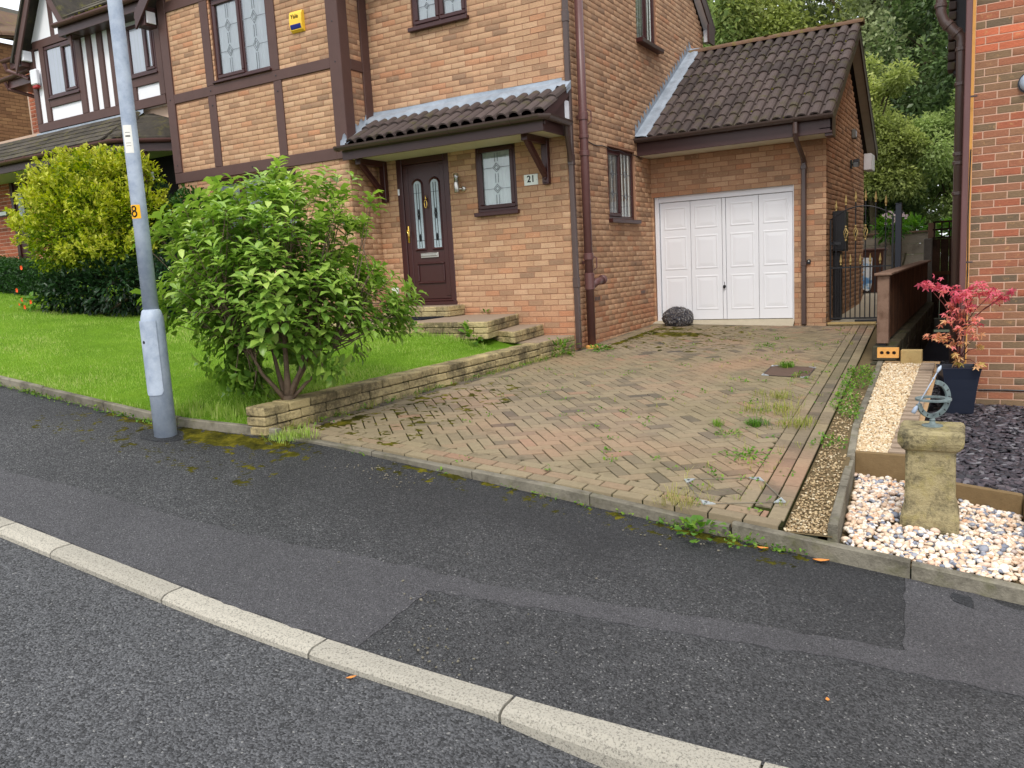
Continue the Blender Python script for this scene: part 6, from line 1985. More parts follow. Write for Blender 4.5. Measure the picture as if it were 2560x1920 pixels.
for cz, r_ in ((LZ + 1.738, 0.016), (LZ + 1.700, 0.019)):
    m.tube([(LX + 0.0562 * math.cos(a8 + r_ * math.cos(t) / 0.056), LY + 0.0562 * math.sin(a8 + r_ * math.cos(t) / 0.056), cz + r_ * 1.05 * math.sin(t)) for t in lin(0, 2 * math.pi, 19)], 0.0055, 6)
m.build('digit', M['ink'], st)
m = MB(); arc_panel(m, cam_a - 1.0, cam_a + 0.22, LZ + 2.14, LZ + 2.34, 0.053, 0.001, 8); nt_ = m.build('notice', M['paper'], lamp)
m = MB()
for z, h in ((2.19, .003), (2.21, .003), (2.285, .004), (2.255, .012)): arc_panel(m, cam_a - 0.7, cam_a - 0.05, LZ + z, LZ + z + h, 0.0541, 0.0003, 6)
m.build('print', M['concrete_post'], nt_)

# ---------------------------------------------------------------- low split-stone wall beside the drive
gwall = thing('garden_wall', (-0.12, -2.6, 0.0), 'low weathered three course stone wall between the lawn and the driveway', 'wall')
def wface(y): return LEFT(y) - 0.012
WT = lambda y: 0.205 + 0.009 * y                                  # top follows the slope a little
n = 3
yy = -5.22
for row in range(3):
    y = -5.235 if row != 1 else -5.235
    first = True
    while y < -0.05:
        L = rng.uniform(0.24, 0.33)
        if first: L = 0.14 if row == 1 else 0.27
        first = False
        e = min(y + L, -0.03)
        if -0.03 - e < 0.1: e = -0.03
        za, zb = WT((y + e) / 2) - 0.076 * (row + 1) + 0.003, WT((y + e) / 2) - 0.076 * row - 0.004
        q = rng.uniform(-0.004, 0.008)
        a, b = wface(y), wface(e)
        ang = math.atan2(b - a, e - y)
        R = Matrix.Translation((a, y, 0)) @ Matrix.Rotation(-ang, 4, 'Z')
        m = MB(); v, f = cbox(-0.11 if row else -0.205, q, 0.004, (e - y) - 0.004, za, zb, 0.009)
        v = [R @ Vector((p[0] + (rng.uniform(-.005, .005) if p[0] > -.03 else 0), p[1], p[2] + rng.uniform(-.002, .002))) for p in v]
        m.add(v, f); o = m.build('stone', M['wall_stone'], gwall); o['rnd'] = rng.uniform(0, 1)
        y = e
# end facing the pavement, core and lawn side
m = MB()
for row in range(3):
    m.box(-0.33, -0.13, -5.236, -5.12, WT(-5.2) - 0.076 * (row + 1) + .003, WT(-5.2) - 0.076 * row - .004, c=0.009)
o = m.build('stone', M['wall_stone'], gwall); o['rnd'] = 0.5
v = []
for y in lin(-5.2, -0.03, 12):
    v += [(wface(y) - 0.015, y, -0.25), (wface(y) - 0.015, y, WT(y) - 0.012), (wface(y) - 0.20, y, WT(y) - 0.012), (wface(y) - 0.20, y, -0.25)]
m = MB(); m.add(v, [(i * 4 + j, i * 4 + j + 1, (i + 1) * 4 + j + 1, (i + 1) * 4 + j) for i in range(11) for j in range(3)]); m.build('mortar_core', M['retain'], gwall)

# ---------------------------------------------------------------- right-hand beds
def strip_z(x, y): return -0.33 + 0.062 * (y + 3.4)               # golden gravel strip climbs towards the fence
def old_z(x, y): return drive(drive_r(y), y) - 0.02 if y < -3.4 else drive(drive_r(y), y) - 0.015
def peb_z(x, y): return pav(x, -5.05) * 0.55 - 0.185
def slate_z(x, y): return -0.40 - 0.035 * (y + 3.8) if y < 0 else -0.533
EX = lambda y: 3.955 - 0.075 * (y + 5.0) if y < -3.5 else 3.80 - 0.036 * (y + 3.5)     # centre of the edging stones
tag(sheet('gravel_soil', lin(0, 1, 5), lambda t: lin(-5.07, 0.1, 18), lambda t, y: 0, M['soil']), kind='structure')
sheet('soil_strip', lin(3.28, 3.60, 4), lin(0.08, 3.2, 8), lambda x, y: drive(x, y) - 0.03, M['soil'])
so = bpy.data.objects['gravel_soil']
for v in so.data.vertices:
    y = v.co.y; x = drive_r(y) + 0.0 + v.co.x * (EX(y) - drive_r(y)); v.co = (x, y, old_z(x, y) - 0.012)
sheet('gravel_bed', lin(3.70, 4.24, 6), lin(-3.44, 0.2, 14), lambda x, y: strip_z(x, y) - 0.015, M['gravel'])
sheet('pebble_base', lin(3.85, 6.6, 20), lin(-5.08, -3.44, 12), lambda x, y: peb_z(x, y) - 0.03, M['soil'])
sheet('slate_base', lin(3.78, 8.0, 34), lin(-4.0, 8.2, 62), lambda x, y: slate_z(x, y) - 0.03, M['slate_bed'], keep=lambda x, y: (y < 0.05 or x < 4.5) and (y > -3.45 or (x > 4.36 and y > -3.62 - 0.41 * (x - 4.37))) and (x > 4.2 or y > -0.05))
for (ya, yb) in ((-5.06, -4.28), (-4.27, -3.58), (-3.55, -2.68), (-2.67, -1.78), (-1.77, -0.88), (-0.87, -0.02)):
    m = MB(); v = []
    lift = rng.uniform(-.01, .012)
    for y in (ya + .004, yb - .004):
        zz = (peb_z(3.9, y) + 0.115 if ya < -3.56 else strip_z(0, y) + 0.02) + lift
        for dx, dz in ((-0.026, -0.25), (-0.026, -0.006), (-0.020, 0), (0.020, 0), (0.026, -0.006), (0.026, -0.25)):
            v.append((EX(y) + dx + rng.uniform(-.002, .002), y, zz + dz))
    m.add(v, [(j, j + 1, 7 + j, 6 + j) for j in range(5)] + [tuple(range(6)), tuple(range(6, 12))[::-1]])
    o = m.build('edging_stone', M['edging'], edging); o['rnd'] = rng.random()
# timber retaining boards of the beds
def plank(label, a, b, z0, z1, th=0.045, mat='sleeper'):
    a, b = Vector((*a, 0)), Vector((*b, 0)); d = (b - a).normalized(); nn = Vector((-d.y, d.x, 0))
    R = Matrix(((d.x, nn.x, 0, a.x), (d.y, nn.y, 0, a.y), (0, 0, 1, 0), (0, 0, 0, 1)))
    c = (a + b) / 2
    o = MB().box(0, (b - a).length, 0, th, z0, z1, c=0.005, mat=R).build('timber_edging', M[mat], None, loc=(c.x, c.y, z0))
    return tag(o, label, 'timber board')
plank('timber board holding back the golden gravel behind the stone pedestal', (3.865, -3.47), (4.36, -3.50), -0.56, -0.305)
plank('long timber board between dark slate chips and cream pebbles', (4.37, -3.73), (4.86, -3.93), -0.56, -0.40)
plank('timber board at the right edge running towards the pavement beside the pebbles', (4.87, -3.92), (4.92, -5.02), -0.62, -0.41)
plank('pale timber block at the top end of the golden gravel', (3.87, -0.01), (4.075, -0.015), -0.22, 0.025, 0.09, 'sleeper_pale')
t = thing('clay_brick', (3.75, -0.02, 0.0), 'loose orange brick with three holes on the ground under the fence post', 'brick')
# brick on its side: three core holes face the street
m = MB()
X0, X1, Z0, Z1, YF = 3.645, 3.855, -0.055, 0.052, -0.06
hc = [(3.69, -0.001), (3.75, -0.001), (3.81, -0.001)]; hr = 0.020
cells = [X0, 3.72, 3.78, X1]
for i, (cx, cz) in enumerate(hc):
    n = 16
    ring, outer = [], []
    for k in range(n):
        a = 2 * math.pi * k / n + math.pi / 4
        ring.append((cx + hr * math.cos(a), YF, cz + hr * math.sin(a)))
        ca, sa = math.cos(a), math.sin(a); s = 1 / max(abs(ca), abs(sa))
        ex = cells[i + 1] - cx if ca > 0 else cx - cells[i]
        ez = Z1 - cz if sa > 0 else cz - Z0
        outer.append((cx + ca * s * ex, YF, cz + sa * s * ez))
    deep = [(x, YF + 0.05, z) for x, _, z in ring]
    m.add(outer + ring + deep, [(k, (k + 1) % n, n + (k + 1) % n, n + k) for k in range(n)] + [(n + k, n + (k + 1) % n, 2 * n + (k + 1) % n, 2 * n + k) for k in range(n)])
    m.add(deep, [tuple(range(n))], 1)
m.add([(X0, YF, Z0), (X1, YF, Z0), (X1, YF, Z1), (X0, YF, Z1), (X0, 0.005, Z0), (X1, 0.005, Z0), (X1, 0.005, Z1), (X0, 0.005, Z1)], [(0, 4, 5, 1), (3, 2, 6, 7), (1, 5, 6, 2), (0, 3, 7, 4), (4, 7, 6, 5)])
m.build('body', [M['orange_brick'], M['black_metal']], t)
# row of bricks on edge along the gravel strip
sb = thing('brick_edging', (4.15, -1.7, -0.35), 'row of reddish bricks laid like shallow steps between golden gravel and slate', 'edging')
y = -3.40
while y < -0.05:
    z = strip_z(0, y) - 0.005
    m = MB(); m.box(4.075 + rng.uniform(-.004, .004), 4.205 + rng.uniform(-.004, .004), y + .004, y + 0.085, z - 0.12, z + 0.035 + rng.uniform(-.004, .004), c=0.006)
    o = m.build('brick', M['flag_stone'], sb); o['rnd'] = rng.uniform(0.18, 0.6)
    y += 0.135
    m = MB(); m.box(4.08, 4.20, y - 0.046, y - .003, z - 0.12, z + 0.005, c=0.004); o = m.build('brick', M['edging'], sb); o['rnd'] = rng.uniform(0.01, 0.2)

# pebbles, gravel, slate: the nearest 300 are pieces, the rest one mass
def blob(name, mat, n_lat=4, n_lon=7, sx=1, sy=0.75, sz=0.55, jag=0.0):
    v, f = [(0, 0, -sz)], []
    for i in range(1, n_lat):
        th = math.pi * i / n_lat
        for k in range(n_lon):
            a = 2 * math.pi * k / n_lon + 0.3 * i
            j = 1 + rng.uniform(-jag, jag)
            v.append((sx * math.sin(th) * math.cos(a) * j, sy * math.sin(th) * math.sin(a) * j, -sz * math.cos(th)))
    v.append((0, 0, sz))
    for k in range(n_lon): f.append((0, 1 + (k + 1) % n_lon, 1 + k))
    for i in range(n_lat - 2):
        a, b = 1 + i * n_lon, 1 + (i + 1) * n_lon
        f += [(a + k, a + (k + 1) % n_lon, b + (k + 1) % n_lon, b + k) for k in range(n_lon)]
    t = len(v) - 1; a = 1 + (n_lat - 2) * n_lon
    for k in range(n_lon): f.append((a + k, a + (k + 1) % n_lon, t))
    return v, f
def stones(stuff_name, piece, mat, pts, size, shapes, limit, parent, smooth=True, tilt=0.5, flat=1.0):
    """pts: (x, y, z); nearest 'limit' become pieces"""
    vis = []
    for p in pts:
        q = to_px(p); vis.append((q[2] if q and -20 < q[0] < 2600 and -20 < q[1] < 1950 else 1e9, p))
    vis.sort(key=lambda t: t[0])
    protos = []
    for v, f in shapes:
        me = bpy.data.meshes.new(piece); me.from_pydata(v, [], f); me.materials.append(mat)
        if smooth: me.polygons.foreach_set('use_smooth', [True] * len(f))
        protos.append(me)
    V, F, R, off = [], [], [], 0
    tri = []
    for v, f in shapes:
        ft = []
        for q in f:
            for k in range(1, len(q) - 1): ft.append((q[0], q[k], q[k + 1]))
        tri.append((np.array(v), np.array(ft)))
    for i, (d, p) in enumerate(vis):
        s = size * math.exp(rng.gauss(0, 0.22))
        k = rng.randrange(len(shapes))
        m4 = Matrix.Translation(p) @ Matrix.Rotation(rng.uniform(0, 6.28), 4, 'Z') @ Matrix.Rotation(rng.gauss(0, tilt), 4, 'X') @ Matrix.Rotation(rng.gauss(0, tilt), 4, 'Y') @ Matrix.Diagonal((s, s * rng.uniform(.8, 1.2), s * flat * rng.uniform(.8, 1.15), 1))
        r = rng.uniform(0.001, 1)
        if i < limit and d < 1e8:
            o = bpy.data.objects.new(piece, protos[k]); COL.objects.link(o); o.matrix_basis = m4; o['rnd'] = r
            attach(o, parent)
        else:
            A = np.array(m4); vv, ft = tri[k]
            V.append(vv @ A[:3, :3].T + A[:3, 3]); F.append(ft + off); off += len(vv); R.append(np.full(len(ft), r))
    if V:
        o = np_mesh(stuff_name, np.concatenate(V), np.concatenate(F), mat, np.concatenate(R), parent, smooth)
        o['kind'] = 'stuff'
def empty_struct(name, loc):
    o = bpy.data.objects.new(name, None); COL.objects.link(o); o.location = loc; return tag(o, kind='structure')
PED = (4.39, -4.37)
pb = empty_struct('pebble_bed', (4.4, -4.4, -0.47))
pts = []
for _ in range(5400):
    y = rng.uniform(-5.06, -3.45); x = rng.uniform(3.86, 5.4)
    if x < EX(y) + 0.045 or (y > -3.76 - 0.3 * (x - 4.37) and x > 4.36) or (x > 4.86): continue
    if abs(x - PED[0]) < 0.16 and abs(y - PED[1]) < 0.16: continue
    pts.append((x, y, peb_z(x, y) - 0.016 + rng.random() ** 2 * 0.018 + 0.02 * math.exp(-((x - 4.3) ** 2 + (y + 4.4) ** 2) / .3)))
shapes = [blob('p', None, 5, 8, 1, rng.uniform(.65, .9), rng.uniform(.45, .65), 0.06) for _ in range(5)]
stones('pebbles', 'pebble', M['pebble'], pts, 0.0178, shapes, 300, pb, True, 0.35)
gb = empty_struct('gravel_strip', (4.0, -1.7, -0.25))
pts = []
for _ in range(9000):
    y = -3.42 + 3.42 * rng.random() ** 1.25; x = rng.uniform(3.68, 4.08)
    if x < EX(y) + 0.03: continue
    pts.append((x, y, strip_z(x, y) - 0.006 + rng.uniform(0, .008)))
gshapes = [blob('g', None, 4, 6, 1, rng.uniform(.6, .85), rng.uniform(.4, .6), 0.16) for _ in range(5)]
stones('gravel', 'gravel_stone', M['gravel'], pts, 0.0115, gshapes, 0, gb, False, 0.5)
ob = empty_struct('old_gravel_strip', (3.8, -4.5, -0.36))
pts = []
for _ in range(5200):
    y = -5.05 + 3.6 * rng.random() ** 1.5; x = rng.uniform(3.5, 4.02)
    if x > EX(y) - 0.03 or x < drive_r(y) + 0.012: continue
    if rng.random() < 0.25 * smooth((y + 4.2) / 1.5): continue
    pts.append((x, y, old_z(x, y) - 0.008 + rng.uniform(0, .006)))
stones('gravel', 'gravel_stone', M['gravel_old'], pts, 0.0085, gshapes, 0, ob, False, 0.5)
sbed = empty_struct('slate_bed', (5.0, -2.0, -0.45))
pts = []
for _ in range(9000):
    y = -4.02 + 7.5 * rng.random() ** 1.7; x = rng.uniform(4.22, 6.0) if y < 0 else rng.uniform(3.82, 4.42)
    if y < -3.68 - 0.41 * (x - 4.37): continue
    if y > 0.0 and x > 4.45: continue
    pts.append((x, y, slate_z(x, y) - 0.022 + rng.uniform(0, .022)))
sshapes = []
for _ in range(6):
    n = rng.choice((5, 6)); A = [(math.cos(2 * math.pi * k / n + rng.uniform(-.25, .25)) * rng.uniform(.7, 1.1), math.sin(2 * math.pi * k / n) * rng.uniform(.45, .75)) for k in range(n)]
    v = [(x, y, -0.14) for x, y in A] + [(x * .92, y * .92, 0.14) for x, y in A]
    sshapes.append((v, [tuple(range(n))[::-1], tuple(range(n, 2 * n))] + [(k, (k + 1) % n, n + (k + 1) % n, n + k) for k in range(n)]))
stones('slate_chips', 'slate_chip', M['slate'], pts, 0.036, sshapes, 300, sbed, False, 0.22)

# ---------------------------------------------------------------- pedestal, sundial, planter with maple
ped = thing('stone_pedestal', (PED[0], PED[1], -0.47), 'square mottled stone pedestal standing in the cream pebbles', 'pedestal')
rot = Matrix.Translation((PED[0], PED[1], 0)) @ Matrix.Rotation(math.radians(1), 4, 'Z')
def sq_lathe(prof, rr=0.18, seg=4):
    """square section with rounded corners following (half width, z)"""
    mb = MB(); v = []
    per = 4 * (seg + 1)
    for hw, z in prof:
        r = hw * rr
        for c, (sx, sy) in enumerate(((1, 1), (-1, 1), (-1, -1), (1, -1))):
            for k in range(seg + 1):
                a = math.pi / 2 * c + math.pi / 2 * k / seg
                jx = rng.uniform(-.003, .003)
                v.append(rot @ Vector((sx * (hw - r) + (r + jx) * math.cos(a), sy * (hw - r) + (r + jx) * math.sin(a), z + rng.uniform(-.002, .002))))
    f = [(i * per + k, i * per + (k + 1) % per, (i + 1) * per + (k + 1) % per, (i + 1) * per + k) for i in range(len(prof) - 1) for k in range(per)]
    f += [tuple(range(per))[::-1], tuple((len(prof) - 1) * per + k for k in range(per))]
    mb.add(v, f); return mb
sq_lathe([(0.154, -0.55), (0.150, -0.43), (0.140, -0.39), (0.131, -0.35), (0.128, -0.20), (0.126, -0.06), (0.128, -0.035)]).build('shaft', M['pedestal'], ped, smooth=False)
sq_lathe([(0.128, -0.034), (0.146, -0.022), (0.160, 0.0), (0.166, 0.02), (0.167, 0.066), (0.161, 0.081), (0.150, 0.088)], 0.10).build('cap', M['pedestal'], ped, smooth=False)
sd_ = thing('sundial', (4.39, -4.37, 0.09), 'verdigris armillary sundial on top of the stone pedestal', 'sundial')
sc_ = Vector((4.395, -4.36, 0.245))
m = MB(); m.lathe((4.393, -4.365, 0.088), [(0.055, 0), (0.055, 0.006), (0.02, 0.012), (0.013, 0.03), (0.017, 0.036), (0.012, 0.045), (0.012, 0.062)], 20); m.build('foot', M['sundial'], sd_, smooth=False)
gd_ = Vector((0.58, 0.53, 0)).normalized()           # plane of the half ring
def flat_arc(mb, c, e1, e2, nn, a0, a1, r, w_, th, n=28):
    v = []
    for i in range(n + 1):
        a = a0 + (a1 - a0) * i / n
        d = e1 * math.cos(a) + e2 * math.sin(a)
        for rr, s in ((r - w_ / 2, -1), (r + w_ / 2, -1), (r + w_ / 2, 1), (r - w_ / 2, 1)):
            v.append(c + d * rr + nn * s * th / 2)
    mb.add(v, [(i * 4 + j, i * 4 + (j + 1) % 4, (i + 1) * 4 + (j + 1) % 4, (i + 1) * 4 + j) for i in range(n) for j in range(4)] + [(0, 1, 2, 3), (n * 4 + 3, n * 4 + 2, n * 4 + 1, n * 4)])
Zu = Vector((0, 0, 1)); nn_ = gd_.cross(Zu)
m = MB(); flat_arc(m, sc_ + Zu * 0.0, gd_, Zu, nn_, math.radians(-168), math.radians(80), 0.098, 0.026, 0.016); mer = m.build('half_ring', M['sundial'], sd_)
m = MB()
for k in range(9):
    a = math.radians(-140 + 24 * k); d = gd_ * math.cos(a) + Zu * math.sin(a)
    m.tube([sc_ + d * 0.092 - nn_ * .0088, sc_ + d * 0.104 - nn_ * .0088], 0.003, 5); m.tube([sc_ + d * 0.092 + nn_ * .0088, sc_ + d * 0.104 + nn_ * .0088], 0.003, 5)
m.build('hour_mark', M['black_metal'], mer)
m = MB(); flat_arc(m, sc_, Vector((1, 0, 0)), Vector((0, 1, 0)), Zu, 0, 2 * math.pi, 0.078, 0.034, 0.010, 36); m.build('dial_ring', M['sundial'], sd_)
m = MB(); a_, b_ = sc_ - gd_ * 0.115 - Zu * 0.045, sc_ + gd_ * 0.03 + Zu * 0.165
m.tube([a_, b_], 0.0035, 7); dirn = (b_ - a_).normalized()
m.lathe(b_, [(0.004, -0.02), (0.009, 0.0), (0.010, 0.012), (0.003, 0.03)], 8, axis=dirn); m.lathe(a_, [(0.004, 0.02), (0.012, 0.0), (0.012, -0.03), (0.004, -0.032)], 8, axis=dirn); m.lathe(a_.lerp(b_, .78), [(0.004, -.006), (0.008, 0), (0.004, .006)], 8, axis=dirn)
m.build('gnomon', M['galv'], sd_, smooth=True)
pl = thing('planter', (4.42, -0.62, -0.5), 'tall flared black square planter on the slate holding a red maple', 'planter')
rp_ = Matrix.Translation((4.43, -0.62, 0)) @ Matrix.Rotation(math.radians(12), 4, 'Z')
def sq_ring(prof):
    mb = MB(); v = [rp_ @ Vector((sx * h, sy * h, z)) for h, z in prof for sx, sy in ((1, 1), (-1, 1), (-1, -1), (1, -1))]
    f = [(i * 4 + k, i * 4 + (k + 1) % 4, (i + 1) * 4 + (k + 1) % 4, (i + 1) * 4 + k) for i in range(len(prof) - 1) for k in range(4)]
    mb.add(v, f + [(3, 2, 1, 0)]); return mb
sq_ring([(0.118, -0.51), (0.126, -0.40), (0.137, -0.28), (0.150, -0.17), (0.166, -0.08), (0.170, -0.062), (0.163, -0.058), (0.158, -0.075), (0.150, -0.12)]).build('pot', M['planter'], pl)
sq_ring([(0.10, -0.14), (0.152, -0.11), (0.02, -0.085)]).build('compost', M['gravel_old'], pl)
maple = thing('maple_tree', (4.43, -0.62, -0.09), 'small red Japanese maple growing in the black planter', 'tree')
trunk = MB()
trunk.tube([(4.43, -0.62, -0.12), (4.435, -0.63, 0.02), (4.44, -0.63, 0.16), (4.445, -0.64, 0.28)], [0.013, 0.012, 0.010, 0.008], 8)
clus = [(4.14, -0.72, 0.76, 0.087, 14), (4.24, -0.72, 0.70, 0.079, 14), (4.35, -0.72, 0.67, 0.079, 14), (4.43, -0.72, 0.61, 0.102, 22), (4.5, -0.72, 0.51, 0.087, 18), (4.35, -0.72, 0.53, 0.055, 8), (4.58, -0.72, 0.72, 0.071, 14), (4.68, -0.72, 0.64, 0.095, 20), (4.77, -0.72, 0.60, 0.079, 16), (4.83, -0.72, 0.66, 0.055, 6), (4.44, -0.72, 0.44, 0.11, 22), (4.34, -0.72, 0.38, 0.055, 8), (4.55, -0.72, 0.40, 0.071, 12), (4.47, -0.72, 0.32, 0.079, 14), (4.25, -0.72, 0.25, 0.095, 18), (4.36, -0.72, 0.21, 0.063, 10), (4.44, -0.72, 0.17, 0.055, 8), (4.57, -0.72, 0.24, 0.055, 8), (4.43, -0.72, 0.05, 0.039, 8), (4.43, -0.72, -0.03, 0.047, 8), (4.59, -0.72, 0.14, 0.032, 5), (4.61, -0.72, -0.02, 0.047, 7), (4.5, -0.72, 0.64, 0.055, 10)]
def maple_leaf_mesh():
    pts = []
    lobes = ((-2.15, .62), (-1.05, .92), (0.0, 1.0), (1.05, .92), (2.15, .62))
    for i, (a, l) in enumerate(lobes):
        if i: pts.append((0.30 * math.sin((a + lobes[i - 1][0]) / 2), 0.30 * math.cos((a + lobes[i - 1][0]) / 2), 0.02))
        for da, ll in ((-.22, .62), (0, 1.0), (.22, .62)):
            pts.append((l * ll * math.sin(a + da), l * ll * math.cos(a + da), -0.22 * ll * l))
    pts.append((0.05, -0.12, 0)); 
    v = [(0, 0, 0.04)] + pts
    n = len(pts)
    me = bpy.data.meshes.new('maple_leaf'); me.from_pydata(v, [], [(0, 1 + (k + 1) % n, 1 + k) for k in range(n)])
    me.materials.append(M['maple']); return me
ML = maple_leaf_mesh()
for cx, cy, cz, r, n in clus:
    cy = -0.66 + rng.uniform(-.14, .14)
    d = Vector((cx, cy, cz)); j = Vector((4.44, -0.63, min(0.28, max(0.0, cz - 0.16 - abs(cx - 4.44) * 0.5))))
    mid = j.lerp(d, 0.5) + Vector((0, 0, 0.03))
    trunk.tube([j, mid, d - Vector((0, 0, .015))], [0.0055, 0.004, 0.002], 5)
    n = int(n * 1.08)
    for k in range(n):
        p = d + Vector((rng.gauss(0, r * .6), rng.gauss(0, r * .6), rng.gauss(0, r * .32)))
        s = rng.uniform(0.044, 0.066)
        o = bpy.data.objects.new('leaf', ML); COL.objects.link(o)
        az = rng.uniform(0, 6.28)
        o.matrix_basis = Matrix.Translation(p) @ Matrix.Rotation(az, 4, 'Z') @ Matrix.Rotation(rng.gauss(-0.45, 0.35), 4, 'X') @ Matrix.Rotation(rng.gauss(0, .35), 4, 'Y') @ Matrix.Diagonal((s, s, s, 1))
        o['rnd'] = min(1, max(0.001, 0.30 + 0.75 * (cz - 0.12) / 0.6 + rng.gauss(0, .16)))
        attach(o, maple)
trunk.build('trunk', M['maple_stem'], maple, smooth=True)

# ---------------------------------------------------------------- refuse bag by the garage door
def bag():
    import bmesh
    bm = bmesh.new(); bmesh.ops.create_icosphere(bm, subdivisions=5, radius=1.0)
    c = Vector((0.47, 2.74, drive(0.47, 2.74)))
    for v in bm.verts:
        p = v.co.copy()
        f = 1 + 0.10 * noise.noise(p * 1.7 + Vector((3, 1, 2)))
        r1 = 1 - abs(noise.noise(p * 3.1)) * 2; r2 = 1 - abs(noise.noise(p * 7.3 + Vector((5, 5, 5)))) * 2
        f += 0.10 * r1 + 0.06 * r2 + 0.03 * (1 - abs(noise.noise(p * 13.0)) * 2)
        q = p * f
        if q.z > 0.55: q.x *= 1 - 0.25 * (q.z - .55); q.y *= 1 - 0.25 * (q.z - .55)
        v.co = Vector((q.x * 0.215, q.y * 0.17, max(q.z * 0.165, -0.12) + 0.12))
    me = bpy.data.meshes.new('refuse_bag'); bm.to_mesh(me); bm.free()
    me.materials.append(M['bag']); me.polygons.foreach_set('use_smooth', [True] * len(me.polygons))
    o = link('refuse_bag', me); o.location = c
    tag(o, 'crumpled dark see-through plastic refuse bag in front of the white garage door', 'bag')
bag()

# fallen leaves
def dead_leaf(label, p, L, yaw, W=0.45, curl=0.25):
    v = []
    for t, w_ in ((0, 0.04), (.2, .6), (.45, 1), (.7, .75), (.9, .35), (1, .03)):
        for s in (-1, 0, 1):
            v.append(((t - .5) * L, s * w_ * W * L * .5, curl * L * (abs(s) * .3 + (t - .5) ** 2 * .8)))
    f = [(i * 3 + j, i * 3 + j + 1, (i + 1) * 3 + j + 1, (i + 1) * 3 + j) for i in range(5) for j in range(2)]
    m = MB(); m.add([Matrix.Rotation(yaw, 4, 'Z') @ Vector(q) for q in v], f)
    o = m.build('fallen_leaf', M['dead_leaf'], None, smooth=True); o.location = p
    tag(o, label, 'leaf')
dead_leaf('large orange dry leaf on the pavement against the concrete edging', (3.92, -5.17, pav(3.92, -5.17) + .012), 0.085, 0.25)
dead_leaf('small orange dry leaf in the road gutter against a kerb stone', (2.40, -7.17, road_z(2.40, -7.185) + .008), 0.045, 0.9)
dead_leaf('tiny brown dry leaf alone on the pavement near the lower right corner', (4.14, -6.35, pav(4.14, -6.35) + .006), 0.028, 1.9, 0.6)
dead_leaf('curled brown dry leaf caught under weeds at the driveway edge', (3.62, -5.19, pav(3.62, -5.19) + .012), 0.06, 0.1, 0.5, 0.5)
dead_leaf('brown dry leaf lying on the lawn near the lamp post', (-0.62, -4.8, lawn_z(-.62, -4.8) + .03), 0.05, 0.6)
# loose stone chippings spilled on the asphalt
m = MB()
for c, n, sx, sy in (((2.60, -6.88), 26, .13, .06), ((2.30, -6.52), 9, .05, .03), ((1.15, -5.33), 60, .22, .07), ((1.30, -5.42), 14, .06, .05), ((3.05, -5.32), 24, .25, .06), ((2.7, -6.6), 8, .3, .2), ((1.5, -6.2), 10, 1.2, .5)):
    for _ in range(n):
        x, y = c[0] + rng.gauss(0, sx), c[1] + rng.gauss(0, sy); s = rng.uniform(.0025, .007)
        R = Matrix.Translation((x, y, pav(x, y) + .004 + s * .3)) @ Matrix.Rotation(rng.uniform(0, 6), 4, 'Z')
        m.box(-s, s, -s * .7, s * .7, -s * .5, s * .5, c=s * .25, r=rng.uniform(.4, 1), mat=R)
o = m.build('stone_chippings', M['edging'], None); tag(o, kind='stuff')

# ---------------------------------------------------------------- broad-leaved shrub on the lawn
sh = thing('magnolia_shrub', (-0.26, -4.85, lawn_z(-0.26, -4.85)), 'bright green broad-leaved magnolia shrub on the lawn behind the end of the stone wall', 'shrub')
SB = Vector((-0.26, -4.85, lawn_z(-0.26, -4.85) - 0.03))
CC = Vector((-0.42, -4.72, 1.10))
tips = []            # (point, outward direction)
bm_ = MB(); tr_ = MB()
def shrub_inside(p):
    q = p - CC
    # wide in the middle, open below on the lamp side, drawn to a low arm on the right
    rx = 0.90 if q.x < 0 else 0.80
    rz = 0.86 if q.z > 0 else 0.70
    return (q.x / rx) ** 2 + (q.y / 0.80) ** 2 + (q.z / rz) ** 2
mains = [((-0.30, 0.08), 0.9), ((0.06, -0.02), 1.0), ((0.30, 0.10), 0.85), ((-0.55, -0.1), 0.7), ((0.02, 0.5), 0.8), ((-0.2, -0.4), 0.8), ((0.5, 0.4), 0.7), ((-0.5, 0.5), 0.8)]
limbs = []
for (dx, dy), h in mains:
    b = SB + Vector((dx * 0.04, dy * 0.04, 0.12))
    k = SB + Vector((dx * 0.42, dy * 0.42, 0.26 + 0.12 * h))
    e = SB + Vector((dx * 1.15, dy * 1.15, 0.75 + 0.5 * h))
    limbs.append((b, k, e))
    (tr_ if h > 0.8 else bm_).tube([b, b.lerp(k, .5) + Vector((rng.uniform(-.01, .01), 0, 0.01)), k, k.lerp(e, .5), e], [0.034 * h * h, 0.028 * h * h, 0.021 * h * h, 0.014 * h, 0.008], 8)
tr_.tube([SB + Vector((0, 0, -0.05)), SB + Vector((0, 0, 0.06)), SB + Vector((0.005, 0, 0.16))], [0.062, 0.052, 0.046], 10)
cand = 0
while len(tips) < 760 and cand < 60000:
    cand += 1
    d = Vector(rand_dirs(1)[0])
    r = rng.random() ** 0.30
    p = CC + Vector((d.x * 0.95 * r, d.y * 0.85 * r, d.z * 0.92 * r))
    if shrub_inside(p) > 1.0 + 0.25 * noise.noise(p * 3.2): continue
    # gaps at the bottom left and between the low arms
    if p.z < 0.50 and noise.noise(p * 2.6 + Vector((7, 0, 0))) < 0.0: continue
    if p.z < 0.36 or (p.z < 0.62 and abs(p.x - SB.x) < 0.24 and p.y < SB.y + 0.25): continue
    tips.append((p, (p - Vector((SB.x, SB.y, 0.45))).normalized()))
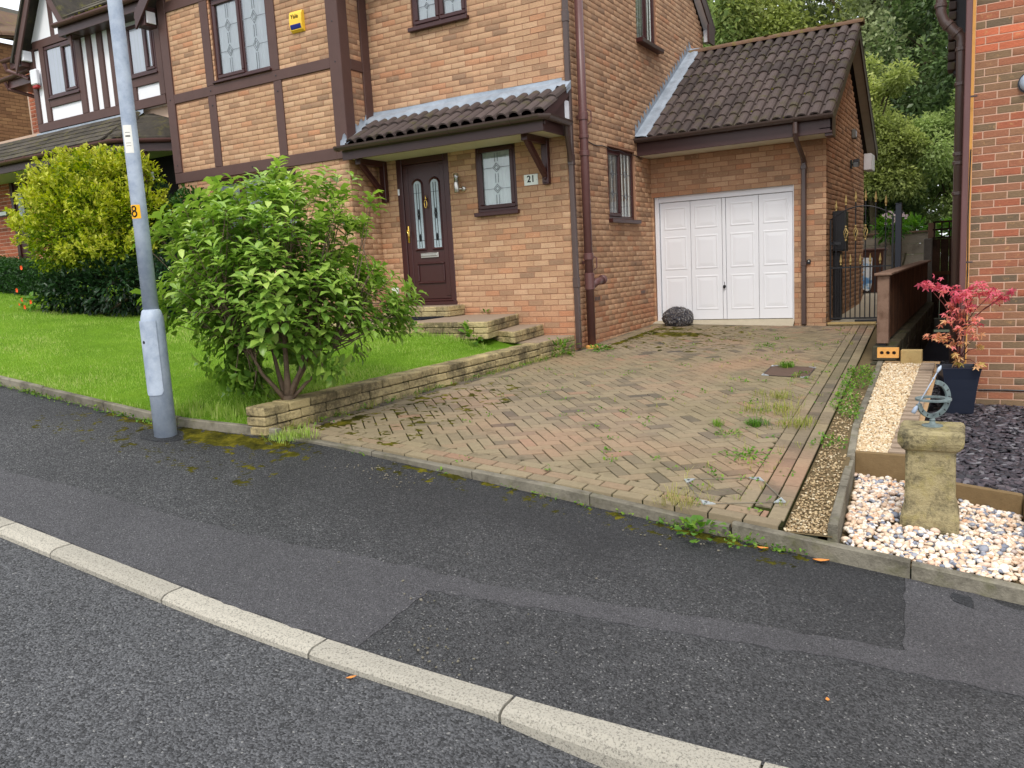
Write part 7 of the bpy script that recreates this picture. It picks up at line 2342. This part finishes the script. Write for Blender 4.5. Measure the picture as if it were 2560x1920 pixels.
for c, r, n in (((0.55, -4.30, 0.88), 0.17, 30), ((0.36, -4.40, 0.80), 0.20, 34), ((0.30, -4.35, 1.15), 0.15, 16), ((-0.66, -5.08, 0.42), 0.17, 26), ((-0.50, -5.03, 0.32), 0.15, 16), ((-1.15, -4.9, 1.6), 0.18, 22), ((-1.3, -4.9, 1.3), 0.16, 18), ((-1.25, -4.7, 1.05), 0.2, 18), ((-0.38, -4.6, 1.97), 0.13, 12), ((-0.12, -4.5, 1.92), 0.15, 12), ((0.05, -4.4, 1.85), 0.12, 10), ((-0.75, -4.9, 1.83), 0.13, 10), ((-1.2, -5.2, 1.6), 0.15, 14), ((-1.25, -5.25, 0.95), 0.15, 14), ((0.14, -4.75, 0.42), 0.10, 10), ((-1.2, -4.6, 1.75), 0.2, 16), ((-1.0, -4.1, 1.85), 0.2, 14), ((0.2, -4.35, 1.6), 0.14, 12)):
    for _ in range(n):
        p = Vector(c) + Vector([rng.gauss(0, r * .55) for _ in range(3)])
        tips.append((p, (p - Vector((SB.x, SB.y, 0.5))).normalized()))
LP, LD, LU, LL, LWd, LR = [], [], [], [], [], []
for p, d in tips:
    lb = min(limbs, key=lambda l: (l[2] - p).length)
    a = lb[1].lerp(lb[2], rng.uniform(0.1, 1.0))
    if rng.random() < 0.35:
        mid = a.lerp(p, 0.5) + Vector((0, 0, -0.03))
        bm_.tube([a, mid, p], [0.006, 0.004, 0.0022], 5, cap=False)
    ax = (d + Vector((0, 0, 0.55 if p.z > 0.6 else 0.05)) + Vector([rng.gauss(0, .25) for _ in range(3)])).normalized()
    s = ax.cross(Vector((0.3, 0.2, 1))).normalized(); t = ax.cross(s)
    n = rng.randint(6, 9)
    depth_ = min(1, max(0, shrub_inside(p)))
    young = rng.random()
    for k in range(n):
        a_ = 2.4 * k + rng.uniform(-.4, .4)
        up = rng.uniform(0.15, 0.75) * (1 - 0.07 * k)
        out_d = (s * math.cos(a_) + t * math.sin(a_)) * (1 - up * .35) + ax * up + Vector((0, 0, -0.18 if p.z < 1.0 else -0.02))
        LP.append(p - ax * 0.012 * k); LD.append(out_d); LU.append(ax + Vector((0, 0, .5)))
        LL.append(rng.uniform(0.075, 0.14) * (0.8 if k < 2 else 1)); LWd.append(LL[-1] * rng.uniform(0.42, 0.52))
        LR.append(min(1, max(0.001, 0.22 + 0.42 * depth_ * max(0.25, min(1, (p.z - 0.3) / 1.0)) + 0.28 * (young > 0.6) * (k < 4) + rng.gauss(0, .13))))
LP, LD, LU = np.array([tuple(x) for x in LP]), np.array([tuple(x) for x in LD]), np.array([tuple(x) for x in LU])
LL, LWd, LR = np.array(LL), np.array(LWd), np.array(LR)
tr_.build('trunk', M['bark'], sh, smooth=True)
bm_.build('branch', M['bark'], sh, smooth=True)
def leaf_things(P, D, U_, L, W, R, mat, parent, limit, nm='leaf', mass='foliage'):
    """the leaves that show largest (front of the crown) are single pieces"""
    dist = np.linalg.norm(P - np.array(CAM), axis=1)
    order = np.argsort(dist / L)
    top = order[:limit]
    proto = leaf_arrays(np.zeros((1, 3)), np.array([[0, 1.0, 0]]), np.array([[0, 0, 1.0]]), np.array([1.0]), np.array([0.47]))[0]
    me = bpy.data.meshes.new(nm); me.from_pydata([tuple(v) for v in proto], [], [tuple(int(i) for i in t) for t in LEAF_T]); me.materials.append(mat)
    for i in top:
        d = Vector(D[i]).normalized(); s_ = d.cross(Vector(U_[i])).normalized(); n_ = s_.cross(d)
        o = bpy.data.objects.new(nm, me); COL.objects.link(o); p = P[i]; l = L[i]
        o.matrix_basis = Matrix(((s_.x, d.x, n_.x, p[0]), (s_.y, d.y, n_.y, p[1]), (s_.z, d.z, n_.z, p[2]), (0, 0, 0, 1))) @ Matrix.Diagonal((l, l, l, 1))
        o['rnd'] = float(R[i]); attach(o, parent)
    rest_ = order[limit:]
    V = leaf_arrays(P[rest_], D[rest_], U_[rest_], L[rest_], W[rest_])
    o = leaves_mesh(mass, V, mat, R[rest_], parent); o['kind'] = 'stuff'
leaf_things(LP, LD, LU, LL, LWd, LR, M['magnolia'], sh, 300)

# ---------------------------------------------------------------- generic dense shrubs
def bush(name, label, cat, base, centres, mat, n, L0, L1, aspect, stem_mat='bark_dark', up=0.35, shade=True, stems=5, group=None, sprays=0):
    """centres: list of (centre, radii, share)"""
    t = thing(name, base, label, cat, group)
    Ps, Ds, Rs = [], [], []
    tot = sum(c[2] for c in centres)
    for c, rad, share in centres:
        k = int(n * share / tot)
        d = rand_dirs(k)
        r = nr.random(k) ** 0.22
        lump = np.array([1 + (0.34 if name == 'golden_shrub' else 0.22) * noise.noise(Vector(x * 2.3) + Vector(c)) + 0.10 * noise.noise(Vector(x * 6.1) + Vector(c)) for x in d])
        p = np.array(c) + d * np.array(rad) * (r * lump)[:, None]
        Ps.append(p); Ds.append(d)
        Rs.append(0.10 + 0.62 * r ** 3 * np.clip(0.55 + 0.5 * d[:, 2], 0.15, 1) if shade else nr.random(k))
    for _ in range(sprays):                        # loose shoots standing out of the outline
        c, rad, share = centres[rng.randrange(min(7, len(centres)))]
        d = Vector(rand_dirs(1)[0]); d.z = abs(d.z) * .9 - .15; d.y = d.y - .25
        s = Vector(c) + Vector((d.x * rad[0], d.y * rad[1], d.z * rad[2]))
        ax = (d.normalized() + Vector((0, 0, .7))).normalized(); k = 22; L_ = rng.uniform(.12, .30)
        Ps.append(np.array([tuple(s + ax * L_ * (i / k)) for i in range(k)]) + nr.normal(0, .012, (k, 3)))
        Ds.append(np.array([tuple(ax)]) * .5 + rand_dirs(k) * .9); Rs.append(np.full(k, .62))
    P, D, R = np.concatenate(Ps), np.concatenate(Ds), np.concatenate(Rs)
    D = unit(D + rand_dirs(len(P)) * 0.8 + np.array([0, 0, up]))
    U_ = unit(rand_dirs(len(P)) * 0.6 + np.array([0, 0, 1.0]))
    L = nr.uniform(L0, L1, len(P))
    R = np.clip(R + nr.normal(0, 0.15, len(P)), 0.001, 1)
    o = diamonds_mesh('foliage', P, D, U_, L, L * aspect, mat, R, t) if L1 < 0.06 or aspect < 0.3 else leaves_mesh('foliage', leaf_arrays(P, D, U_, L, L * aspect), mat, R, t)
    o['kind'] = 'stuff'
    m = MB(); b = Vector(base)
    for c, rad, share in centres[:stems]:
        m.tube([b + Vector((rng.uniform(-.08, .08), rng.uniform(-.08, .08), -0.05)), b.lerp(Vector(c), .5) + Vector((rng.uniform(-.1, .1), 0, 0)), Vector(c) + Vector((0, 0, rad[2] * .5))], [0.03, 0.02, 0.006], 6)
    m.build('stem', M[stem_mat], t, smooth=True)
    return t
gz_ = lawn_z(-6.9, -2.2)
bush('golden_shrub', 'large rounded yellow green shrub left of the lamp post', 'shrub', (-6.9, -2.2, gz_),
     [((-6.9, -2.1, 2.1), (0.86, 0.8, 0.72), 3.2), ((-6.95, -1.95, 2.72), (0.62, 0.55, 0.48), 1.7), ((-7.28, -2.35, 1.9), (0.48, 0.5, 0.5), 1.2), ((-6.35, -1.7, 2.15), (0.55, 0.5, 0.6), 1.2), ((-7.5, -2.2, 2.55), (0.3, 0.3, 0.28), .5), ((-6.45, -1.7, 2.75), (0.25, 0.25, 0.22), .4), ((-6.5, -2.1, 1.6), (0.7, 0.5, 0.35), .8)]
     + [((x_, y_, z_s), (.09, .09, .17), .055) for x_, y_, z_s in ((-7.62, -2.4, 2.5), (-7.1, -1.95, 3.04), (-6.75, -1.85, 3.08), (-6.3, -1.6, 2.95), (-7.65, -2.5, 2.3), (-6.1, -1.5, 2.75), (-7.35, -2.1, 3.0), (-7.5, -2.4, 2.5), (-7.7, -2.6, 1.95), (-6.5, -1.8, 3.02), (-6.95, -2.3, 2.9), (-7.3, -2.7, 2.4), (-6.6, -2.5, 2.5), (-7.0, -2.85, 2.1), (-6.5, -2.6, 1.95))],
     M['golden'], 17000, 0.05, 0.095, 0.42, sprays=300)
bush('rhododendron', 'dark glossy leaved shrub growing low beneath the yellow green shrub', 'shrub', (-6.4, -2.45, lawn_z(-6.4, -2.45)),
     [((-6.3, -2.35, 1.12), (0.75, 0.42, 0.42), 2), ((-6.9, -2.55, 1.1), (0.5, 0.4, 0.34), 1.2), ((-5.75, -2.0, 1.15), (0.5, 0.4, 0.45), 1.2)], M['rhodo'], 4200, 0.07, 0.13, 0.36, up=0.0)
bush('blue_green_shrub', 'blue green feathery shrub behind the lamp post at the lawn edge', 'shrub', (-5.35, -1.95, lawn_z(-5.35, -1.95)),
     [((-5.35, -1.9, 1.05), (0.5, 0.4, 0.45), 1), ((-5.2, -1.7, 1.5), (0.35, 0.35, 0.4), .7)], M['conifer'], 5200, 0.03, 0.055, 0.5)
bush('leafy_shrub', 'mid green leafy shrub against the timbered bay between lamp post and magnolia', 'shrub', (-5.6, -1.2, 0.75),
     [((-5.75, -1.25, 2.0), (0.5, 0.4, 0.55), 1.2), ((-5.4, -1.3, 1.5), (0.5, 0.4, 0.5), 1)], M['hedge'], 6500, 0.04, 0.075, 0.5)
bush('conifer', 'dark green upright conifer poking up behind the yellow green shrub', 'conifer', (-7.9, -1.5, 1.15),
     [((-7.95, -1.55, 2.2), (0.24, 0.24, 0.95), 1), ((-7.93, -1.53, 2.85), (0.15, 0.15, 0.4), .3)], M['conifer'], 6000, 0.05, 0.10, 0.16, up=2.2, stems=1)
bush('conifer', 'small blue green conifer tip right of the lamp post near the bay', 'conifer', (-6.6, -1.0, 0.9),
     [((-6.45, -1.2, 2.1), (0.22, 0.2, 0.6), 1)], M['conifer'], 3500, 0.05, 0.09, 0.18, up=1.8, stems=1)
hb = thing('hedge', (-11.2, -1.5, 1.3), 'low clipped dark green hedge in front of the timbered house at the left edge', 'hedge')
k = 15000
hx = nr.uniform(-14.5, -8.6, k); fa = nr.random(k)
hy = np.where(fa < 0.55, -1.95 + nr.normal(0, .04, k), nr.uniform(-1.95, -1.3, k)); 
base_ = np.array([lawn_z(x, -1.9) for x in hx])
hz = base_ + np.where(fa < 0.55, nr.uniform(0, 0.50, k), 0.50 + nr.normal(0, .03, k))
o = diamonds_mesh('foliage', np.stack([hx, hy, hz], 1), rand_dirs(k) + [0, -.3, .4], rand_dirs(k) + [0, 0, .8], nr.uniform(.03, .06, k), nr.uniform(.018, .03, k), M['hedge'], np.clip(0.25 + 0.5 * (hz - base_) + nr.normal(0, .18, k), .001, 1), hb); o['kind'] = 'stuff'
m = MB(); v = []
for x in lin(-14.4, -8.7, 8): v += [(x, -1.9, lawn_z(x, -1.9) - .1), (x, -1.9, lawn_z(x, -1.9) + .47), (x, -1.35, lawn_z(x, -1.9) + .47), (x, -1.35, lawn_z(x, -1.9) - .1)]
m.add(v, [(i * 4 + j, i * 4 + j + 1, i * 4 + j + 5, i * 4 + j + 4) for i in range(7) for j in range(3)]); m.build('twigs', M['rhodo'], hb)
# nasturtiums
na = thing('nasturtium_plant', (-7.5, -2.75, lawn_z(-7.5, -2.75)), 'orange flowered nasturtium at the left foot of the dark shrub', 'flowers')
n = 130; P = np.stack([nr.normal(-7.35, .16, n), nr.normal(-2.8, .12, n), lawn_z(-7.4, -2.8) + nr.uniform(0.02, .22, n)], 1)
o = leaves_mesh('foliage', leaf_arrays(P, rand_dirs(n) + [0, -.3, .2], rand_dirs(n) * .5 + [0, -.4, 1], nr.uniform(.05, .08, n), nr.uniform(.05, .07, n)), M['weed'], nr.uniform(.4, 1, n), na); o['kind'] = 'stuff'
for dx, dz in ((-.20, .30), (-.17, .10), (-.05, .05), (0.0, .62), (.12, .12), (-.1, .16)):
    m = MB(); c = Vector((-7.42 + dx, -2.92, lawn_z(-7.4, -2.8) + dz))
    for k in range(5):
        a = 1.2566 * k; d = Vector((math.cos(a), -.35, math.sin(a))) * .035; s_ = Vector((-math.sin(a), 0, math.cos(a))) * .02
        m.add([c, c + d * .7 + s_, c + d, c + d * .7 - s_], [(0, 1, 2, 3)])
    m.build('flower', M['petal'], na)
# tall pale flowers beyond the gate
bush('border_plant', 'leafy green plant with pale pink flowers beyond the gate at the board fence', 'plant', (2.95, 8.8, 0.2),
     [((2.95, 8.75, 1.5), (0.28, 0.22, 0.2), 1), ((3.3, 9.5, 1.5), (0.2, 0.2, 0.18), .5)], M['weed'], 420, 0.12, 0.22, 0.26, stems=2)
bush('border_plant', 'bright green leaves showing through the trellis fence', 'plant', (4.1, 8.6, 0.0), [((4.1, 8.6, 1.35), (0.35, 0.25, 0.22), 1)], M['weed'], 300, 0.10, 0.18, 0.4, stems=1)
fl = bpy.data.objects['border_plant']
m = MB()
for _ in range(26):
    c = Vector((2.97 + rng.gauss(0, .10), 8.62, 1.72 + rng.gauss(0, .05)))
    for k in range(4):
        a = 1.57 * k + rng.random(); d = Vector((math.cos(a), -.3, math.sin(a))) * .032; s_ = Vector((-math.sin(a), 0, math.cos(a))) * .02
        m.add([c, c + d * .7 + s_, c + d, c + d * .7 - s_], [(0, 1, 2, 3)])
o = m.build('flowers', M['petal_pink'], fl); o['kind'] = 'stuff'

# ---------------------------------------------------------------- the trees behind
def tree(label, base, H, crown_c, crown_r, mat, n, L0, L1, name='deciduous_tree', clumps=46, group='trees standing behind the garage', twist=0.9, dens=0.30):
    t = thing(name, base, label, 'tree', group)
    b = Vector(base); c = Vector(crown_c)
    m = MB()
    top = Vector((c.x, c.y, c.z + crown_r[2] * 0.7))
    m.tube([b - Vector((0, 0, .3)), b.lerp(top, .3) + Vector((.1, 0, 0)), b.lerp(top, .65), top], [H * .020, H * .016, H * .010, 0.02], 9)
    m2 = MB()
    cl, axis = [], []
    for k in range(clumps):
        d = Vector(rand_dirs(1)[0]); r = rng.random() ** 0.4
        q = c + Vector((d.x * crown_r[0], d.y * crown_r[1], d.z * crown_r[2])) * r
        cl.append(q); axis.append(rng.random())
        if k < 16:
            s = b.lerp(top, rng.uniform(.3, .8)); m2.tube([s, s.lerp(q, .5) + Vector((0, 0, .25)), q], [H * .006, H * .004, 0.012], 6)
    m.build('trunk', M['bark_dark'], t, smooth=True); m2.build('limb', M['bark_dark'], t, smooth=True)
    per = int(n * 1.5) // clumps
    Ps, Ds, Rs = [], [], []
    for q, tone in zip(cl, axis):
        s = np.array(crown_r) * dens * rng.uniform(.7, 1.2)
        d = rand_dirs(per); r = nr.random(per) ** 0.45
        p = np.array(q) + d * s * r[:, None] * np.array([1, 1, .75])
        p[:, 2] -= 0.12 * (np.abs(p[:, 0] - q.x) + np.abs(p[:, 1] - q.y))
        Ps.append(p); Ds.append(d + rand_dirs(per) * twist + [0, 0, -.3])
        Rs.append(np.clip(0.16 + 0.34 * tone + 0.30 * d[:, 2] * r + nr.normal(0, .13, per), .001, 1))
    P, D, R = np.concatenate(Ps), np.concatenate(Ds), np.concatenate(Rs)
    L = nr.uniform(L0, L1, len(P))
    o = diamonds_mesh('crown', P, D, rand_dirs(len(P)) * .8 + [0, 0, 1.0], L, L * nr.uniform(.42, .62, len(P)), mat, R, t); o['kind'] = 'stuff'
    return t
tree('tall mid green tree rising behind the left end of the garage roof', (-5.6, 17.5, 0), 13, (-5.4, 17.5, 8.2), (3.6, 3.0, 5.6), M['tree_mid'], 21000, .13, .24)
tree('tall yellow green tree rising behind the middle of the garage roof', (-2.2, 18.5, 0), 13, (-2.0, 18.5, 8.5), (2.7, 2.4, 5.4), M['tree_yellow'], 19000, .12, .22)
tree('tall grey green tree rising just right of the garage gable', (1.4, 19.5, 0), 14, (1.4, 19.5, 8.6), (2.8, 2.5, 5.8), M['tree_grey'], 20000, .12, .22)
tree('dark green tree filling the gap beside the right-hand house', (4.6, 17.5, 0), 13, (4.6, 17.5, 6.8), (2.7, 2.5, 5.6), M['tree_dark'], 18000, .12, .22)
tree('smaller sunlit yellow green tree behind the board fence right of the garage', (2.1, 12.6, 0), 6, (2.15, 12.6, 4.0), (1.35, 1.1, 1.75), M['tree_yellow'], 15000, .07, .13, clumps=40)
tree('small deep green tree low behind the trellis fence', (3.9, 13.2, 0), 5, (3.9, 13.2, 2.9), (1.5, 1.2, 1.9), M['tree_mid'], 13000, .07, .13, clumps=36)
tree('deep green tree low behind the iron gate', (1.9, 13.8, 0), 5, (1.9, 13.8, 2.3), (1.7, 1.2, 1.7), M['tree_dark'], 13000, .08, .15, clumps=36)
tree('tall pale green tree at the far left behind the house roofs', (-9.5, 21, 0), 14, (-9.5, 21, 9.0), (3.2, 3, 5.8), M['tree_mid'], 14000, .15, .26)
# far wood closing the view between the trunks
k = 26000
fx = nr.uniform(-16, 14, k); fy = nr.uniform(24, 30, k); fz = nr.uniform(0, 1, k) ** .8 * (11.5 + 2.0 * np.sin(fx * .9) + 1.2 * np.sin(fx * 2.3))
o = diamonds_mesh('far_wood', np.stack([fx, fy, fz], 1), rand_dirs(k) + [0, -.5, 0], rand_dirs(k) + [0, -.6, .8], nr.uniform(.35, .65, k), nr.uniform(.2, .36, k), M['tree_mid'], np.clip(nr.normal(.5, .22, k), .001, 1)); tag(o, kind='stuff')

# ---------------------------------------------------------------- weeds
def weed_thing(name, label, c, build, group=None):
    t = thing(name, c, label, 'weed', group); build(t, Vector(c)); return t
def g_tuft(n, r, h, spread=.9, mat='dry_grass', w=.002, r0=0, r1=1):
    def f(t, c):
        o = tuft_mesh('blades', [tuft_arrays((c.x + rng.gauss(0, r * .5), c.y + rng.gauss(0, r * .5), c.z), 10, r * .4, h * rng.uniform(.6, 1.1), spread, w) for _ in range(n)], M[mat], t, None, r0, r1); o['kind'] = 'stuff'
    return f
def l_weed(n, r, h, L, mat='weed', asp=.5):
    def f(t, c):
        P = np.stack([nr.normal(c.x, r * .5, n), nr.normal(c.y, r * .5, n), c.z + nr.uniform(.005, h, n)], 1)
        D = P - np.array([c.x, c.y, c.z - .02]); D[:, 2] *= .6
        o = leaves_mesh('leaves', leaf_arrays(P, D + rand_dirs(n) * .3 * r, rand_dirs(n) * .4 + [0, 0, 1], nr.uniform(L * .7, L * 1.2, n), nr.uniform(L * .7, L * 1.2, n) * asp), M[mat], nr.uniform(.2, 1, n), t); o['kind'] = 'stuff'
    return f
dz = lambda x, y, o=0.0: (x, y, drive(x, y) + o)
weed_thing('grass_tuft', 'large straw coloured grass tuft on the driveway, uppermost of the pale patch', dz(3.02, -2.0), g_tuft(16, .16, .13))
weed_thing('grass_tuft', 'wide pale grass tuft in the middle of the driveway’s straw coloured patch', dz(3.10, -2.55), g_tuft(26, .24, .13))
weed_thing('grass_tuft', 'pale grass tuft at the front of the straw coloured patch by the border blocks', dz(3.33, -2.95), g_tuft(18, .18, .11))
weed_thing('grass_tuft', 'fresh green grass tuft at the left of the straw coloured patch', dz(3.05, -3.1), g_tuft(16, .07, .10, 1.0, 'weed', .0028, .1, .7))
weed_thing('grass_tuft', 'small bright green grass tuft alone on the middle blocks', dz(2.79, -3.22), g_tuft(8, .06, .09, .9, 'weed', .002, .5, 1))
weed_thing('leafy_weed', 'low feathery green weed just in front of the lone small grass tuft', dz(2.95, -3.46), l_weed(60, .11, .03, .03))
weed_thing('grass_tuft', 'green grass tuft sprouting over the dark recessed drain cover', dz(2.80, -0.5, .004), g_tuft(14, .07, .11, 1.0, 'weed', .003, .3, .9))
weed_thing('leafy_weed', 'spreading yellow green weed behind the front drain cover', dz(3.24, -3.95), l_weed(90, .17, .04, .035))
weed_thing('leafy_weed', 'round leaved green weed at the edge of the pavement below the driveway', (3.26, -5.20, pav(3.26, -5.15) + .01), l_weed(42, .10, .08, .05, 'weed', .8))
weed_thing('leafy_weed', 'thin seedling weeds along the edging at the right front corner of the driveway', (3.50, -5.17, pav(3.5, -5.15) + .01), l_weed(34, .16, .06, .03, 'weed', .8))
weed_thing('grass_tuft', 'dry straw grass spraying over the front border blocks', dz(3.12, -5.02), g_tuft(9, .12, .17, 1.3, 'dry_grass', .0016, .6, 1))
weed_thing('fern', 'bright green fern growing from the foot of the stone wall near the house corner', dz(0.03, -0.52), l_weed(70, .13, .16, .10, 'weed', .22))
weed_thing('grass_tuft', 'grey green grass tuft at the left front corner of the driveway', (0.10, -5.16, pav(.1, -5.2) + .03), g_tuft(34, .16, .11, .9, 'blade', .0022, .4, 1))
weed_thing('leafy_weed', 'low green weeds and moss at the foot of the house pipes', dz(0.30, 0.05), l_weed(90, .16, .06, .05))
weed_thing('leafy_weed', 'small flat green weed on the blocks near the top of the drive', dz(2.25, 0.9), l_weed(60, .14, .03, .035))
weed_thing('leafy_weed', 'dock leaves at the foot of the stone steps by the lawn', (-0.72, -1.36, lawn_z(-.72, -1.36)), l_weed(26, .16, .16, .14, 'weed', .45))
weed_thing('leafy_weed', 'small weed sprouting against the house wall on the path', (-1.32, -0.06, .505), l_weed(16, .07, .05, .05))
# thick ground cover between the border blocks and the gravel edging
Ps = []
for _ in range(1700):
    y = -3.5 + 3.3 * rng.random() ** .8; w0, w1 = drive_r(y) - .06, EX(y) + .01
    x = w0 + (w1 - w0) * rng.random()
    if noise.noise(Vector((x * 3, y * 1.6, 4))) < -0.15 - 0.25 * smooth((y + 3.4) / 1.5) + 0.25: continue
    Ps.append((x, y, drive(drive_r(y), y) - .01 + rng.random() * .05))
P = np.array(Ps); n = len(P)
o = leaves_mesh('ground_cover', leaf_arrays(P, rand_dirs(n) + [0, 0, .3], rand_dirs(n) * .5 + [0, 0, 1], nr.uniform(.012, .034, n), nr.uniform(.010, .022, n)), M['weed'], nr.uniform(.1, 1, n)); tag(o, kind='stuff')
# little weeds and grasses in the joints
Vs, Ps = [], []
for _ in range(420):
    y = rng.uniform(-5.0, 2.6); x = drive_r(y) - abs(rng.gauss(0, .9))
    if rng.random() < .3: x = rng.uniform(.1, 3.2)
    if x < .1: continue
    if noise.noise(Vector((x * 1.4, y * 1.4, 9))) < -.05: continue
    if rng.random() < .45: Vs.append(tuft_arrays(dz(x, y), 5, .02, rng.uniform(.03, .08), 1.1, .0018))
    else:
        for _ in range(rng.randint(4, 10)): Ps.append((x + rng.gauss(0, .03), y + rng.gauss(0, .03), drive(x, y) + rng.uniform(0, .02)))
for _ in range(150):                       # along the wall foot
    y = rng.uniform(-5.2, -.2); x = LEFT(y) + abs(rng.gauss(.01, .04))
    if rng.random() < .5: Vs.append(tuft_arrays(dz(x, y), 6, .03, rng.uniform(.04, .12), 1.2, .0018))
    else:
        for _ in range(6): Ps.append((x + rng.gauss(0, .03), y + rng.gauss(0, .03), drive(x, y) + rng.uniform(0, .03)))
for x0, x1, n_ in ((3.1, 3.75, 16), (-4.2, -1.0, 60), (0.0, 3.2, 12)):   # pavement edge
    for _ in range(n_):
        x = rng.uniform(x0, x1)
        if rng.random() < .5: Vs.append(tuft_arrays((x, edge_y(x) - .015, pav(x, -5.2)), 5, .03, rng.uniform(.02, .06), 1.1, .0018))
        for _ in range(7): Ps.append((x + rng.gauss(0, .05), edge_y(x) - abs(rng.gauss(0, .03)), pav(x, edge_y(x)) + rng.uniform(0, .025)))
tag(tuft_mesh('joint_grass', Vs, M['dry_grass']), kind='stuff')
P = np.array(Ps); n = len(P)
tag(leaves_mesh('joint_weeds', leaf_arrays(P, rand_dirs(n) + [0, 0, .2], rand_dirs(n) * .4 + [0, 0, 1], nr.uniform(.012, .035, n), nr.uniform(.01, .022, n)), M['weed'], nr.uniform(.2, 1, n)), kind='stuff')

# ---------------------------------------------------------------- moss, as low irregular cushions
def moss_field(name, x0, x1, y0, y1, zf, mask, step=.014, h=.016):
    nx, ny = int((x1 - x0) / step) + 1, int((y1 - y0) / step) + 1
    V, idx, F = [], {}, []
    for i in range(nx):
        for j in range(ny):
            x, y = x0 + i * step, y0 + j * step
            k = mask(x, y) + .55 * noise.noise(Vector((x * 9, y * 9, 2))) + .45 * noise.noise(Vector((x * 28, y * 28, 5)))
            k += .35 * noise.noise(Vector((x * 75, y * 75, 8))); idx[i, j] = (k, len(V)); V.append((x, y, zf(x, y) + max(-.006, min(1.2, k - .25) * h) + (.004 * noise.noise(Vector((x * 60, y * 60, 1))) if k > .2 else 0)))
    for i in range(nx - 1):
        for j in range(ny - 1):
            q = [idx[i, j], idx[i + 1, j], idx[i + 1, j + 1], idx[i, j + 1]]
            if max(a[0] for a in q) > .22: F.append([a[1] for a in q])
    if F:
        o = np_mesh(name, np.array(V), np.array(F), M['moss'], None, None, True); tag(o, kind='stuff')
def mk_blobs(bl): return lambda x, y: max(a * math.exp(-((x - cx) / sx) ** 2 - ((y - cy) / sy) ** 2) for cx, cy, sx, sy, a in bl)
moss_field('moss', -2.2, .5, -6.0, -5.1, pav, lambda x, y: mk_blobs([(-.55, -5.45, .32, .10, 1.0), (-.28, -5.36, .38, .09, .9), (-1.08, -5.62, .10, .13, .75), (-1.3, -5.46, .4, .04, .5), (0.0, -5.26, .3, .06, .45)])(x, y) - (1.4 if (x + .91) ** 2 / .05 + (y + 5.62) ** 2 / .032 < 1 else 0))
moss_field('moss', .9, 3.9, -5.32, -5.08, pav, mk_blobs([(1.25, -5.16, .14, .03, .8), (1.55, -5.15, .12, .025, .75), (1.8, -5.14, .06, .02, .6), (3.35, -5.17, .35, .03, .75), (3.8, -5.17, .2, .025, .5)]))
moss_field('moss', .25, 1.9, .2, 2.75, drive, mk_blobs([(.78, 1.75, .42, .20, .75), (.28, 1.4, .07, 1.2, .55), (.45, 2.3, .4, .12, .45)]), .025, .02)
moss_field('moss', -.1, .9, -5.0, -2.5, drive, mk_blobs([(.12, -4.55, .05, .35, .7), (.16, -3.6, .03, .5, .45)]), .02, .012)
